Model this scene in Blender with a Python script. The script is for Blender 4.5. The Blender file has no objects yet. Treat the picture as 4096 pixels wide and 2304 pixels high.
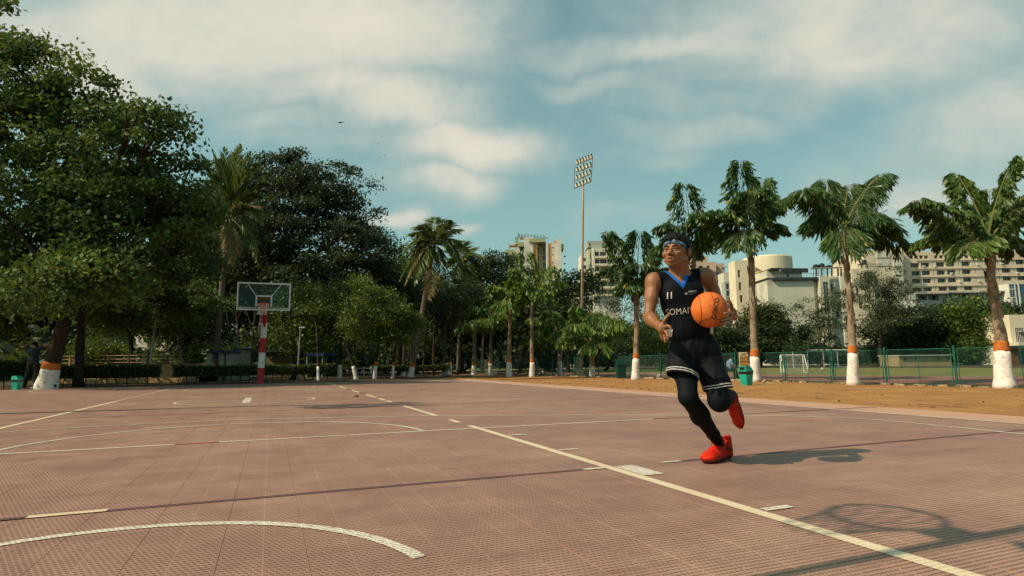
import bpy, math, random
import numpy as np
from mathutils import Vector, Matrix, noise as mnoise
R = math.radians
rng = np.random.default_rng(7)
random.seed(7)
scn = bpy.context.scene
COL = scn.collection

# ------------------------------------------------------------------ camera
FPX = 2350.0                       # focal length in pixels of the 4096 px wide photograph
CH = 0.70                          # the photographer crouches: camera height in metres
_p = math.atan(300.6 / FPX); _r = math.atan(0.0107)
_fw = np.array([0, math.cos(_p), math.sin(_p)])
_up0 = np.array([0, -math.sin(_p), math.cos(_p)]); _r0 = np.array([1.0, 0, 0])
_rt = math.cos(_r) * _r0 - math.sin(_r) * _up0
_up = math.sin(_r) * _r0 + math.cos(_r) * _up0
_C = np.array([0, 0, CH])
cam_d = bpy.data.cameras.new('camera'); cam = bpy.data.objects.new('camera', cam_d); COL.objects.link(cam)
cam_d.sensor_width = 36; cam_d.lens = FPX / 4096 * 36; cam_d.clip_end = 4000; cam_d.clip_start = 0.02
m = Matrix(((_rt[0], _up[0], -_fw[0], 0), (_rt[1], _up[1], -_fw[1], 0), (_rt[2], _up[2], -_fw[2], CH), (0, 0, 0, 1)))
cam.matrix_world = m
scn.camera = cam

def ray(x, y):
    return _fw + (x - 2048) / FPX * _rt - (y - 1152) / FPX * _up
def G(x, y, z=0.0):                # where the sight line through a pixel meets the level z
    d = ray(x, y); return Vector(_C + d * ((z - CH) / d[2]))
def P(x, y, Y):                    # where it reaches the distance Y
    d = ray(x, y); return Vector(_C + d * (Y / d[1]))

# ------------------------------------------------------------------ light
SUN_EL, SUN_DX, SUN_DY = R(44), -0.93, -0.368       # towards the sun
L = math.hypot(SUN_DX, SUN_DY)
sun_dir = Vector((SUN_DX / L * math.cos(SUN_EL), SUN_DY / L * math.cos(SUN_EL), math.sin(SUN_EL)))
sd = bpy.data.lights.new('sun', 'SUN'); sun = bpy.data.objects.new('sun', sd); COL.objects.link(sun)
sd.energy = 4.4; sd.angle = R(0.53); sd.color = (1.0, 0.82, 0.60)
sun.rotation_euler = sun_dir.to_track_quat('Z', 'Y').to_euler(); sun.location = (0, 0, 30)
scn.view_settings.view_transform = 'Standard'; scn.view_settings.look = 'None'
scn.view_settings.exposure = 0.16; scn.view_settings.gamma = 1.0
try: scn.view_settings.use_curve_mapping = False
except Exception: pass
scn.cycles.max_bounces = 5; scn.cycles.transparent_max_bounces = 12
scn.cycles.sample_clamp_indirect = 6

world = bpy.data.worlds.new('World'); scn.world = world; world.use_nodes = True
W = world.node_tree; W.nodes.clear()
class NT:                           # tiny helper for building node trees
    def __init__(s, t): s.t = t
    def n(s, typ, **k):
        a = s.t.nodes.new(typ)
        for q, v in k.items():
            if q == 'ins':
                for i, w in v.items():
                    if isinstance(w, bpy.types.NodeSocket): s.t.links.new(w, a.inputs[i])
                    else: a.inputs[i].default_value = w
            else: setattr(a, q, v)
        return a
    def m(s, op, a, b=0.0, c=None, clamp=False):
        d = {0: a, 1: b}
        if c is not None: d[2] = c
        return s.n('ShaderNodeMath', operation=op, use_clamp=clamp, ins=d).outputs[0]
    def mix(s, f, a, b, mode='MIX'):
        n = s.t.nodes.new('ShaderNodeMix'); n.data_type = 'RGBA'; n.blend_type = mode
        for i, w in ((0, f), (6, a), (7, b)):
            if isinstance(w, bpy.types.NodeSocket): s.t.links.new(w, n.inputs[i])
            else: n.inputs[i].default_value = (w if i == 0 else (*w, 1.0) if len(w) == 3 else w)
        return n.outputs[2]
    def rng(s, v, a, b, c=0.0, d=1.0, smooth=True):
        return s.n('ShaderNodeMapRange', interpolation_type='SMOOTHSTEP' if smooth else 'LINEAR', clamp=True,
                   ins={0: v, 1: a, 2: b, 3: c, 4: d}).outputs[0]
    def noise(s, vec, scale, detail=4, rough=0.55, dist=0.0, out=0):
        return s.n('ShaderNodeTexNoise', ins={'Vector': vec, 'Scale': scale, 'Detail': detail, 'Roughness': rough, 'Distortion': dist}).outputs[out]

w = NT(W)
out = w.n('ShaderNodeOutputWorld'); bg = w.n('ShaderNodeBackground'); W.links.new(bg.outputs[0], out.inputs[0])
sky = w.n('ShaderNodeTexSky', sky_type='NISHITA'); sky.sun_disc = False
sky.sun_elevation = SUN_EL; sky.sun_rotation = math.atan2(sun_dir.x, sun_dir.y)
sky.air_density = 1.0; sky.dust_density = 2.0; sky.ozone_density = 1.0
bg.inputs[1].default_value = 0.125
tc = w.n('ShaderNodeTexCoord').outputs['Generated']
sep = w.n('ShaderNodeSeparateXYZ', ins={0: tc}).outputs
# stratus drifting on a level sheet: coordinates on a plane overhead
zc = w.m('MAXIMUM', sep[2], 0.04)
pl = w.n('ShaderNodeCombineXYZ', ins={0: w.m('DIVIDE', sep[0], w.m('ADD', zc, 0.25)), 1: w.m('DIVIDE', sep[1], w.m('ADD', zc, 0.25)), 2: 0.0}).outputs[0]
rot = w.n('ShaderNodeMapping', ins={0: pl, 1: (3.1, 1.7, 0), 2: (0, 0, R(-18)), 3: (0.75, 1.9, 1)}).outputs[0]
warp = w.noise(rot, 1.1, 3, 0.5, 0, out=1)
wv = w.n('ShaderNodeVectorMath', operation='MULTIPLY_ADD', ins={0: warp, 1: (0.9, 0.9, 0), 2: rot}).outputs[0]
f1 = w.noise(wv, 1.3, 7, 0.52)
f2 = w.noise(tc, 8.5, 8, 0.6, 0.35)
# single clouds: centre direction and half sizes, taken where they hang over the court
cl = None
dn = w.n('ShaderNodeVectorMath', operation='NORMALIZE', ins={0: tc}).outputs[0]
wn = w.n('ShaderNodeVectorMath', operation='MULTIPLY_ADD', ins={0: w.noise(tc, 3.2, 5, 0.55, 0, out=1), 1: (0.24, 0.24, 0.16), 2: dn}).outputs[0]
wn = w.n('ShaderNodeVectorMath', operation='SUBTRACT', ins={0: wn, 1: (0.12, 0.12, 0.08)}).outputs[0]
CLOUDS = [(900, 120, 900, 260, 1.0), (1500, 120, 600, 260, 1.0), (1250, 330, 480, 130, 1.0), (1600, 440, 520, 150, 1.0), (1900, 600, 420, 110, 1.05),
          (1150, 470, 300, 90, 0.7), (1800, 750, 260, 90, 0.95), (1560, 880, 110, 50, 0.9), (1800, 905, 110, 40, 0.8), (2800, 150, 900, 80, 0.7),
          (3500, 100, 900, 280, 0.95), (2850, 520, 400, 100, 0.75), (2720, 620, 300, 70, 0.6), (3950, 500, 500, 240, 0.85), (1300, 560, 500, 60, 0.55),
          (2400, 330, 300, 60, 0.6), (450, 150, 500, 200, 0.9), (3700, 800, 700, 140, 0.5), (2600, 850, 500, 90, 0.4), (300, 420, 400, 100, .35)]
for (cx, cy, rx, ry, am) in CLOUDS:
    d = Vector(ray(cx, cy)); d.normalize(); ax = math.atan2(d.x, d.y)
    # rotate so that the cloud's centre lies on +Y, then squash
    c = w.n('ShaderNodeVectorRotate', rotation_type='Z_AXIS', ins={'Vector': wn, 'Center': (0, 0, 0), 'Angle': ax}).outputs[0]
    k = math.hypot(d.x, d.y)
    c = w.n('ShaderNodeVectorMath', operation='SUBTRACT', ins={0: c, 1: (0, k, d.z)}).outputs[0]
    c = w.n('ShaderNodeVectorMath', operation='MULTIPLY', ins={0: c, 1: (FPX / rx * 0.9, 1.5, FPX / ry * 0.9)}).outputs[0]
    ln = w.n('ShaderNodeVectorMath', operation='LENGTH', ins={0: c}).outputs['Value']
    g = w.rng(ln, 1.25, 0.1, 0, am)
    cl = g if cl is None else w.m('MAXIMUM', cl, g)
tot = w.m('ADD', w.m('MULTIPLY', cl, 0.62), w.m('ADD', w.m('MULTIPLY', f1, 0.85), w.m('MULTIPLY', f2, 0.55)))
dens = w.rng(tot, 0.70, 1.32, 0, 0.93)
base = w.mix(1.0, sky.outputs[0], (0.73, 1.06, 0.79), 'MULTIPLY')
# pale humid air towards the horizon
hz = w.rng(sep[2], 0.75, -0.02, 0.20, 0.62)
base = w.mix(hz, base, (2.45, 3.75, 3.5))
shade = w.rng(f1, 0.3, 0.75, 0.0, 1.0)
ccol = w.mix(w.rng(tot, 1.0, 1.55), (3.5, 4.05, 3.7), (5.9, 5.4, 4.45))
col = w.mix(dens, base, ccol)
W.links.new(col, bg.inputs[0])

# ------------------------------------------------------------------ helpers
def link(o, parent=None):
    COL.objects.link(o)
    if parent is not None: o.parent = parent
    return o
def tag(o, label=None, cat=None, group=None, kind=None):
    if label: o['label'] = label
    if cat: o['category'] = cat
    if group: o['group'] = group
    if kind: o['kind'] = kind
    return o
def empty(name, loc, rz=0.0, label=None, cat=None, group=None, kind=None):
    o = bpy.data.objects.new(name, None); o.location = loc; o.rotation_euler = (0, 0, rz); o.empty_display_size = 0.2
    COL.objects.link(o); return tag(o, label, cat, group, kind)
def mesh_np(name, V, F, mat, parent=None, smooth=False, attr=None, mats=None, midx=None):
    """V (n,3), F (m,4) quads, or list of mixed faces"""
    me = bpy.data.meshes.new(name)
    V = np.asarray(V, dtype=np.float32)
    if isinstance(F, np.ndarray):
        k = F.shape[1]; nf = len(F)
        me.vertices.add(len(V)); me.vertices.foreach_set('co', V.ravel())
        me.loops.add(nf * k); me.loops.foreach_set('vertex_index', F.astype(np.int32).ravel())
        me.polygons.add(nf); me.polygons.foreach_set('loop_start', np.arange(0, nf * k, k, dtype=np.int32))
        try: me.polygons.foreach_set('loop_total', np.full(nf, k, dtype=np.int32))
        except Exception: pass
        me.update(calc_edges=True)
    else:
        me.from_pydata([tuple(map(float, v)) for v in V], [], [tuple(f) for f in F]); me.update()
    me.polygons.foreach_set('use_smooth', np.full(len(me.polygons), smooth))
    if attr is not None:
        a = me.attributes.new('tone', 'FLOAT', 'POINT'); a.data.foreach_set('value', np.asarray(attr, dtype=np.float32))
    for q in (mats or [mat]): me.materials.append(q)
    if midx is not None: me.polygons.foreach_set('material_index', np.asarray(midx, dtype=np.int32))
    o = bpy.data.objects.new(name, me)
    return link(o, parent)

class MB:                           # collects simple shapes for one mesh
    def __init__(s): s.v = []; s.f = []
    def add(s, vs, fs):
        b = len(s.v); s.v += [tuple(v) for v in vs]; s.f += [tuple(i + b for i in f) for f in fs]; return s
    def box(s, c, d, M=None, rz=0.0):
        x, y, z = d[0] / 2, d[1] / 2, d[2] / 2
        vs = [Vector((sx * x, sy * y, sz * z)) for sz in (-1, 1) for sy in (-1, 1) for sx in (-1, 1)]
        if rz: 
            Q = Matrix.Rotation(rz, 3, 'Z'); vs = [Q @ v for v in vs]
        if M is not None: vs = [M @ v for v in vs]
        vs = [v + Vector(c) for v in vs]
        return s.add(vs, [(0, 2, 3, 1), (4, 5, 7, 6), (0, 1, 5, 4), (2, 6, 7, 3), (0, 4, 6, 2), (1, 3, 7, 5)])
    def tube(s, pts, rad, n=8, cap=True):
        pts = [Vector(p) for p in pts]
        if not hasattr(rad, '__len__'): rad = [rad] * len(pts)
        rings = []; pu = None
        for i, p in enumerate(pts):
            t = (pts[min(i + 1, len(pts) - 1)] - pts[max(i - 1, 0)])
            if t.length < 1e-9: t = Vector((0, 0, 1))
            t.normalize()
            if pu is None:
                pu = Vector((1, 0, 0)) if abs(t.x) < 0.8 else Vector((0, 1, 0))
            a = (pu - t * pu.dot(t)).normalized(); b = t.cross(a); pu = a
            rings.append([p + (a * math.cos(2 * math.pi * k / n) + b * math.sin(2 * math.pi * k / n)) * rad[i] for k in range(n)])
        b0 = len(s.v)
        for r in rings: s.v += [tuple(q) for q in r]
        for i in range(len(rings) - 1):
            for k in range(n):
                k2 = (k + 1) % n
                s.f.append((b0 + i * n + k, b0 + i * n + k2, b0 + (i + 1) * n + k2, b0 + (i + 1) * n + k))
        if cap:
            s.f.append(tuple(b0 + k for k in range(n))[::-1]); s.f.append(tuple(b0 + (len(rings) - 1) * n + k for k in range(n)))
        return s
    def rev(s, prof, n=16, c=(0, 0, 0), M=None):        # profile (r, z) turned about Z
        b0 = len(s.v)
        for (r, z) in prof:
            for k in range(n):
                v = Vector((r * math.cos(2 * math.pi * k / n), r * math.sin(2 * math.pi * k / n), z))
                if M is not None: v = M @ v
                s.v.append(tuple(v + Vector(c)))
        for i in range(len(prof) - 1):
            for k in range(n):
                k2 = (k + 1) % n
                s.f.append((b0 + i * n + k, b0 + i * n + k2, b0 + (i + 1) * n + k2, b0 + (i + 1) * n + k))
        return s
    def poly(s, pts): return s.add(pts, [tuple(range(len(pts)))])
    def build(s, name, mat, parent=None, smooth=False):
        return mesh_np(name, s.v, s.f, mat, parent, smooth)

# ------------------------------------------------------------------ materials
def mat(name, col, rough=0.7, spec=0.3, var=0.12, scale=3.0, bump=0.0, bscale=40.0, col2=None, metal=0.0, coat=0.0, trans=None, objspace=True, stain=None, stain_scale=1.0, sss=0.0):
    M = bpy.data.materials.new(name); M.use_nodes = True; T = NT(M.node_tree); b = M.node_tree.nodes['Principled BSDF']
    tcn = T.n('ShaderNodeTexCoord').outputs['Object' if objspace else 'Generated']
    if not objspace: tcn = T.n('ShaderNodeNewGeometry').outputs['Position']
    nz = T.noise(tcn, scale, 6, 0.6)
    c2 = col2 or tuple(min(1, c * (1 + var * 2.2)) for c in col); c1 = tuple(c * (1 - var * 1.3) for c in col) if col2 is None else col
    cc = T.mix(T.rng(nz, 0.32, 0.68), c1, c2)
    if stain:
        sn = T.noise(tcn, stain_scale, 7, 0.68, 0.6)
        cc = T.mix(T.rng(sn, 0.52, 0.68, 0, 0.8), cc, stain)
    M.node_tree.links.new(cc, b.inputs['Base Color'])
    b.inputs['Roughness'].default_value = rough; b.inputs['Specular IOR Level'].default_value = spec; b.inputs['Metallic'].default_value = metal
    if coat: b.inputs['Coat Weight'].default_value = coat
    if sss:
        b.inputs['Subsurface Weight'].default_value = sss; b.inputs['Subsurface Radius'].default_value = (0.02, 0.008, 0.004); b.inputs['Subsurface Scale'].default_value = 1.0
    if bump:
        bn = T.n('ShaderNodeBump', ins={'Strength': bump, 'Distance': 0.02, 'Height': T.noise(tcn, bscale, 5, 0.6)})
        M.node_tree.links.new(bn.outputs[0], b.inputs['Normal'])
    return M

def leafmat(name, c1, c2, c3=None, trans=0.28, amt=0.12, rough=0.5):
    """leaf colour runs from c1 to c2 with the leaf's own tone; a few leaves turn c3"""
    M = bpy.data.materials.new(name); M.use_nodes = True; T = NT(M.node_tree); b = M.node_tree.nodes['Principled BSDF']
    at = T.n('ShaderNodeAttribute', attribute_name='tone').outputs['Fac']
    cc = T.mix(T.rng(at, 0.15, 0.85, smooth=False), c1, c2)
    if c3: cc = T.mix(T.rng(at, 1 - amt, 1.0), cc, c3)
    M.node_tree.links.new(cc, b.inputs['Base Color']); b.inputs['Roughness'].default_value = rough; b.inputs['Specular IOR Level'].default_value = 0.35
    tr = T.n('ShaderNodeBsdfTranslucent'); M.node_tree.links.new(T.mix(0.5, cc, (0.16, 0.20, 0.02)), tr.inputs[0])
    ms = T.n('ShaderNodeMixShader', ins={0: trans}); M.node_tree.links.new(b.outputs[0], ms.inputs[1]); M.node_tree.links.new(tr.outputs[0], ms.inputs[2])
    M.node_tree.links.new(ms.outputs[0], M.node_tree.nodes['Material Output'].inputs[0])
    return M

# ------------------------------------------------------------------ the court frame
R1 = Vector((-1.271, 1.5875, 0)); UA = math.atan2(0.3793, 0.9253)
U = Vector((-math.sin(UA), math.cos(UA), 0)); Vv = Vector((math.cos(UA), math.sin(UA), 0))
def UV(u, v, z=0.0): return R1 + U * u + Vv * v + Vector((0, 0, z))
def uv_of(p):
    q = Vector((p[0], p[1], 0)) - R1; return q.dot(U), q.dot(Vv)
def gz(x, y):                       # the soil falls away a little past the right edge of the court
    u, v = uv_of((x, y)); d = min(1, max(0, (v - 9.0) / 4.5)); s = d * d * (3 - 2 * d)
    return -0.02 - 0.23 * s
# ------------------------------------------------------------------ ground, court, markings
def perforation(T, M):
    """fraction 0..1: 1 inside the small slots moulded through every court tile"""
    pos = T.n('ShaderNodeNewGeometry').outputs['Position']
    q = T.n('ShaderNodeVectorMath', operation='SUBTRACT', ins={0: pos, 1: tuple(R1)}).outputs[0]
    q = T.n('ShaderNodeVectorRotate', rotation_type='Z_AXIS', ins={'Vector': q, 'Center': (0, 0, 0), 'Angle': -UA}).outputs[0]
    s = T.n('ShaderNodeSeparateXYZ', ins={0: q}).outputs
    x = T.m('SUBTRACT', s[0], 8.05); y = T.m('ADD', s[1], 3.2)
    p = 0.305 / 15
    px_, py_ = 0.305 / 15, 0.305 / 12
    yc = T.m('DIVIDE', y, py_); row = T.m('FLOOR', yc); xo = T.m('ADD', T.m('DIVIDE', x, px_), T.m('MULTIPLY', T.m('ABSOLUTE', T.m('MODULO', row, 2.0)), 0.5))
    ex = T.m('MULTIPLY', T.m('SUBTRACT', T.m('FRACT', xo), 0.5), px_ / 0.0082); ey = T.m('MULTIPLY', T.m('SUBTRACT', T.m('FRACT', yc), 0.5), py_ / 0.0068)
    sk = T.m('ADD', ex, T.m('MULTIPLY', ey, 0.45))
    h = T.m('SUBTRACT', 1.3, T.m('SQRT', T.m('ADD', T.m('MULTIPLY', sk, sk), T.m('MULTIPLY', ey, ey))))
    # solid ribs: cross and diagonals of each quarter tile, and the tile's rim
    fx = T.m('ABSOLUTE', T.m('SUBTRACT', T.m('FRACT', T.m('DIVIDE', x, 0.1525)), 0.5)); fy = T.m('ABSOLUTE', T.m('SUBTRACT', T.m('FRACT', T.m('DIVIDE', y, 0.1525)), 0.5))
    d1 = T.m('ABSOLUTE', T.m('SUBTRACT', fx, fy))
    rib = T.rng(d1, 0.0, 0.02, 0.55, 1.0); rim = T.rng(T.m('MAXIMUM', fx, fy), 0.485, 0.47)
    wob = T.m('MULTIPLY', T.noise(q, 30, 2), 0.5)
    hh = T.rng(T.m('ADD', h, wob), 0.48, 0.72)
    return T.m('MULTIPLY', T.m('MULTIPLY', hh, rib), rim), q

def courtmat(name, c, c2, dust, damt=(0.42, 0.72), rough=0.55, wear=None, hole=0.66):
    M = bpy.data.materials.new(name); M.use_nodes = True; T = NT(M.node_tree); b = M.node_tree.nodes['Principled BSDF']
    h, q = perforation(T, M)
    big = T.noise(q, 0.35, 5, 0.6); mid = T.noise(q, 2.2, 6, 0.65, 0.5)
    st = T.n('ShaderNodeMapping', ins={0: q, 3: (0.8, 3.5, 1)}).outputs[0]; streak = T.noise(st, 1.6, 6, 0.7, 0.8)
    cc = T.mix(T.rng(mid, 0.35, 0.7), c, c2)
    cc = T.mix(T.m('MULTIPLY', T.rng(T.m('ADD', T.m('MULTIPLY', big, 0.6), T.m('MULTIPLY', streak, 0.4)), damt[0], damt[1]), 0.75), cc, dust)
    fine = T.noise(q, 160, 2, 0.6)
    cc = T.mix(T.rng(fine, 0.25, 0.75, 0.0, 0.22), cc, dust)
    if wear: cc = T.mix(T.rng(T.noise(q, 38, 5, 0.7), 0.52, 0.62, 0, 0.75), cc, wear)
    cc = T.mix(T.m('MULTIPLY', h, hole), cc, (0.018, 0.014, 0.014))
    M.node_tree.links.new(cc, b.inputs['Base Color'])
    b.inputs['Specular IOR Level'].default_value = 0.35
    M.node_tree.links.new(T.rng(mid, 0.3, 0.7, rough - 0.08, rough + 0.12), b.inputs['Roughness'])
    bn = T.n('ShaderNodeBump', ins={'Strength': 0.5, 'Distance': 0.004, 'Height': T.m('SUBTRACT', T.m('MULTIPLY', fine, 0.25), h)})
    M.node_tree.links.new(bn.outputs[0], b.inputs['Normal'])
    return M

m_tile = courtmat('maroon_tile', (0.255, 0.125, 0.103), (0.325, 0.175, 0.135), (0.48, 0.305, 0.195))
m_peach = courtmat('peach_tile', (0.50, 0.27, 0.18), (0.56, 0.31, 0.21), (0.60, 0.38, 0.26), rough=0.66, hole=0.5)
m_white = courtmat('white_line', (0.66, 0.60, 0.50), (0.74, 0.69, 0.60), (0.55, 0.46, 0.36), damt=(0.5, 0.8), wear=(0.34, 0.2, 0.16), hole=0.62)
m_cream = courtmat('cream_line', (0.66, 0.52, 0.34), (0.72, 0.60, 0.42), (0.58, 0.44, 0.30), damt=(0.5, 0.8), hole=0.25)
m_faint = courtmat('faded_line', (0.50, 0.36, 0.25), (0.56, 0.42, 0.30), (0.45, 0.30, 0.2), hole=0.4)
m_dark = courtmat('dark_line', (0.105, 0.05, 0.05), (0.135, 0.062, 0.06), (0.20, 0.11, 0.09), damt=(0.5, 0.9), hole=0.7)
m_red = courtmat('red_line', (0.32, 0.035, 0.025), (0.38, 0.05, 0.035), (0.3, 0.12, 0.08), damt=(0.5, 0.9), hole=0.5)

m_soil = mat('dark_soil', (0.045, 0.035, 0.022), rough=0.95, spec=0.1, scale=1.4, col2=(0.085, 0.062, 0.036), bump=0.5, bscale=14, objspace=False)  # dark brown soil, mottled by noise
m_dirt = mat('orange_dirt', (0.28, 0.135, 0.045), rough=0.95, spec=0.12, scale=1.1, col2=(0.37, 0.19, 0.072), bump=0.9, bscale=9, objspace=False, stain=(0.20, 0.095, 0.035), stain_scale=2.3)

# soil sheet, denser near the court
def axis(lo, hi, step, far, k=1.35):
    a = list(np.arange(lo, hi + 1e-6, step)); s = step
    while a[-1] < far: s *= k; a.append(a[-1] + s)
    s = step
    while a[0] > -far: s *= k; a.insert(0, a[0] - s)
    return np.array(a)
xs = axis(-36, 40, 1.0, 1800); ys = axis(-8, 70, 1.0, 1800)
XX, YY = np.meshgrid(xs, ys)
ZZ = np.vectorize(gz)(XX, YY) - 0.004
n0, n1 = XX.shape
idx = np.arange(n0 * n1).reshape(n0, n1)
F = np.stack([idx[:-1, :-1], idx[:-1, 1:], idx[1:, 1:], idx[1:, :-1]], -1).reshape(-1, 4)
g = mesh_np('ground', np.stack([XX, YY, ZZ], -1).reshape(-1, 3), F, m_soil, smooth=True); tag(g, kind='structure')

# strip of packed orange dirt between court and fence
def sheet(name, fn, nu, nv, mt, kind='structure', lift=0.0, wav=0.0):
    V = []
    for i in range(nu + 1):
        for j in range(nv + 1):
            x, y = fn(i / nu, j / nv)
            z = gz(x, y) + lift
            if wav: z += wav * mnoise.noise(Vector((x * 0.8, y * 0.8, 3.0)))
            V.append((x, y, z))
    idx = np.arange((nu + 1) * (nv + 1)).reshape(nu + 1, nv + 1)
    F = np.stack([idx[:-1, :-1], idx[1:, :-1], idx[1:, 1:], idx[:-1, 1:]], -1).reshape(-1, 4)
    o = mesh_np(name, V, F, mt, smooth=True); tag(o, kind=kind); return o
FA, FB = Vector((15.1, 20.1, -0.25)), Vector((-1.14, 50.7, -0.25))       # line of the fence
fdir = (FB - FA).normalized(); fnor = Vector((fdir.y, -fdir.x, 0))        # fnor points to the sports field
def fence_pt(s, off=0.0): return FA + fdir * s + fnor * off
def dirt_fn(a, b):
    p0 = UV(-6 + 34 * a + 0.05 * math.sin(a * 90), 8.985 + 0.05 * math.sin(a * 210) * math.sin(a * 37) + 0.03 * math.sin(a * 611)); q = fence_pt(-22 + 62 * a, 0.9)
    p = p0.lerp(q, b); return p.x, p.y
dirt = sheet('dirt_strip', dirt_fn, 150, 24, m_dirt, lift=0.006, wav=0.012)
# scraps on the dirt: small stones and clods nobody would count
mb = MB()
for k in range(900):
    a, b = random.random(), random.random() ** 0.8
    x, y = dirt_fn(a, b); r = random.choice((0.006, 0.01, 0.014, 0.02)) * random.uniform(0.7, 1.5)
    Q = Matrix.Rotation(random.random() * 6, 3, 'Z')
    vs = [Q @ Vector((sx * r * random.uniform(.7, 1.6), sy * r * random.uniform(.6, 1.2), (r * 0.9 if sz else -r * 0.3))) + Vector((x, y, gz(x, y) + 0.008)) for sz in (0, 1) for sy in (-1, 1) for sx in (-1, 1)]
    mb.add(vs, [(4, 5, 7, 6), (0, 1, 5, 4), (2, 6, 7, 3), (0, 4, 6, 2), (1, 3, 7, 5)])
o = mb.build('gravel', mat('clod', (0.22, 0.12, 0.06), rough=0.95, var=0.3, scale=8, objspace=False)); tag(o, 'loose stones and clods of earth scattered over the dirt strip', 'gravel', kind='stuff')

# dry leaves and weeds along the fence foot and the court's edge
wp = []
for k in range(420):
    s = random.uniform(-8, 34); q = fence_pt(s, random.gauss(-.35, .28))
    for _ in range(random.choice((3, 6, 14))): wp.append((q.x + random.gauss(0, .09), q.y + random.gauss(0, .09), gz(q.x, q.y) + random.uniform(.005, .09)))
WEEDS = np.array(wp)
# --- court
court = empty('court', R1, UA, kind='structure')
TS, V0, U0 = 0.305, 8.05 - 57 * 0.305, -3.2
NV, NU, NPEACH = 60, 88, 3
slab = MB(); slab.box(((V0 + NV * TS / 2), (U0 + NU * TS / 2), -0.062), (NV * TS - 0.01, NU * TS - 0.01, 0.08))
slab.build('slab', mat('concrete_base', (0.05, 0.04, 0.04), rough=0.9), court)
hb, hc, t0 = TS / 2 - 0.0009, TS / 2 - 0.0015, -0.012
tv = [(-hb, -hb, t0), (hb, -hb, t0), (hb, hb, t0), (-hb, hb, t0), (-hb, -hb, -0.0009), (hb, -hb, -0.0009), (hb, hb, -0.0009), (-hb, hb, -0.0009), (-hc, -hc, 0), (hc, -hc, 0), (hc, hc, 0), (-hc, hc, 0)]
tf = [(0, 1, 5, 4), (1, 2, 6, 5), (2, 3, 7, 6), (3, 0, 4, 7), (4, 5, 9, 8), (5, 6, 10, 9), (6, 7, 11, 10), (7, 4, 8, 11), (8, 9, 10, 11)]
tva, tfa = np.array(tv), np.array(tf)
cells = [(i, j) for j in range(NU) for i in range(NV)]
def inview(p):
    d = Vector(p) - Vector(_C); f = d.dot(Vector(_fw))
    return f > 0.4 and abs(d.dot(Vector(_rt)) / f) < 0.89 and -0.51 < d.dot(Vector(_up)) / f < 0.5
vis = []
for (i, j) in cells:
    c = UV(U0 + (j + .5) * TS, V0 + (i + .5) * TS)
    if inview(c) and i < NV - NPEACH: vis.append(((c - Vector(_C)).length, i, j))
vis.sort(); near = {(i, j) for _, i, j in vis[:300]}
proto = None
for (i, j) in sorted(near):
    loc = (V0 + (i + .5) * TS, U0 + (j + .5) * TS, random.uniform(-0.0006, 0.0004))
    if proto is None:
        proto = mesh_np('tile', tva, tfa, m_tile, court); o = proto
    else:
        o = proto.copy(); COL.objects.link(o)
    o.location = loc; o.rotation_euler = (random.gauss(0, 0.0012), random.gauss(0, 0.0012), 0)
def tiles(name, lst, mt):
    n = len(lst); c = np.array([(V0 + (i + .5) * TS, U0 + (j + .5) * TS, 0) for i, j in lst])
    V = (tva[None] + c[:, None]).copy(); V[:, :, 2] += rng.uniform(-0.0006, 0.0004, (n, 1))
    Fq = (tfa[None] + (np.arange(n) * 12)[:, None, None]).reshape(-1, 4)
    o = mesh_np(name, V.reshape(-1, 3), Fq, mt, court); tag(o, kind='stuff'); return o
tiles('tile_field', [c for c in cells if c not in near and c[0] < NV - NPEACH], m_tile)
tiles('edge_tile_field', [c for c in cells if c[0] >= NV - NPEACH], m_peach)

lift_n = [0]
def line(pts, wd, mt, label=None, name='court_line', z=None, smooth=0):
    """pts in (v,u) court coordinates"""
    P2 = [Vector((a, b, 0)) for a, b in pts]
    if smooth:
        out = []
        for i in range(len(P2) - 1):
            p0, p1, p2, p3 = P2[max(i - 1, 0)], P2[i], P2[i + 1], P2[min(i + 2, len(P2) - 1)]
            for k in range(smooth):
                t = k / smooth
                out.append(0.5 * ((2 * p1) + (p2 - p0) * t + (2 * p0 - 5 * p1 + 4 * p2 - p3) * t * t + (3 * p1 - p0 - 3 * p2 + p3) * t ** 3))
        P2 = out + [P2[-1]]
    lift_n[0] += 1; z = 0.0022 + 0.00012 * (lift_n[0] % 24) if z is None else z
    V = []
    for i, p in enumerate(P2):
        t = (P2[min(i + 1, len(P2) - 1)] - P2[max(i - 1, 0)]).normalized(); n = Vector((-t.y, t.x, 0))
        V += [p + n * wd / 2 + Vector((0, 0, z)), p - n * wd / 2 + Vector((0, 0, z))]
    Fq = [(2 * i, 2 * i + 1, 2 * i + 3, 2 * i + 2) for i in range(len(P2) - 1)]
    o = mesh_np(name, V, Fq, mt, court)
    if label: o['label'] = label
    return o
def arc(cv, cu, r, a0, a1, n=40): return [(cv + r * math.cos(R(a0 + (a1 - a0) * k / n)), cu + r * math.sin(R(a0 + (a1 - a0) * k / n))) for k in range(n + 1)]
# right hand cream line with its gaps and dashes
KV = 2.70
line([(KV, -3.0), (KV, 4.55)], 0.075, m_cream, 'long cream line running away from the lower right corner')
line([(KV, 4.95), (KV, 5.35)], 0.07, m_cream, 'short cream dash after the long cream line')
line([(KV, 6.0), (KV, 8.15)], 0.07, m_cream)
for a, b in ((9.2, 9.7), (9.95, 10.6), (11.0, 12.4), (13.6, 15.0), (16.4, 18.3), (19.4, 22.8)): line([(KV, a), (KV, b)], 0.075, m_cream)
for a, b in ((9.7, 9.95), (12.4, 13.6), (15.0, 16.4), (18.3, 19.4)): line([(KV, a), (KV, b - .2)], 0.06, m_red)
line([(-2.34, -3.0), (-2.34, 12.6)], 0.075, m_cream, 'pale line slanting up from the left edge')
line([(-2.34, 12.6), (-2.34, 23.3)], 0.07, m_faint)
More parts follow.
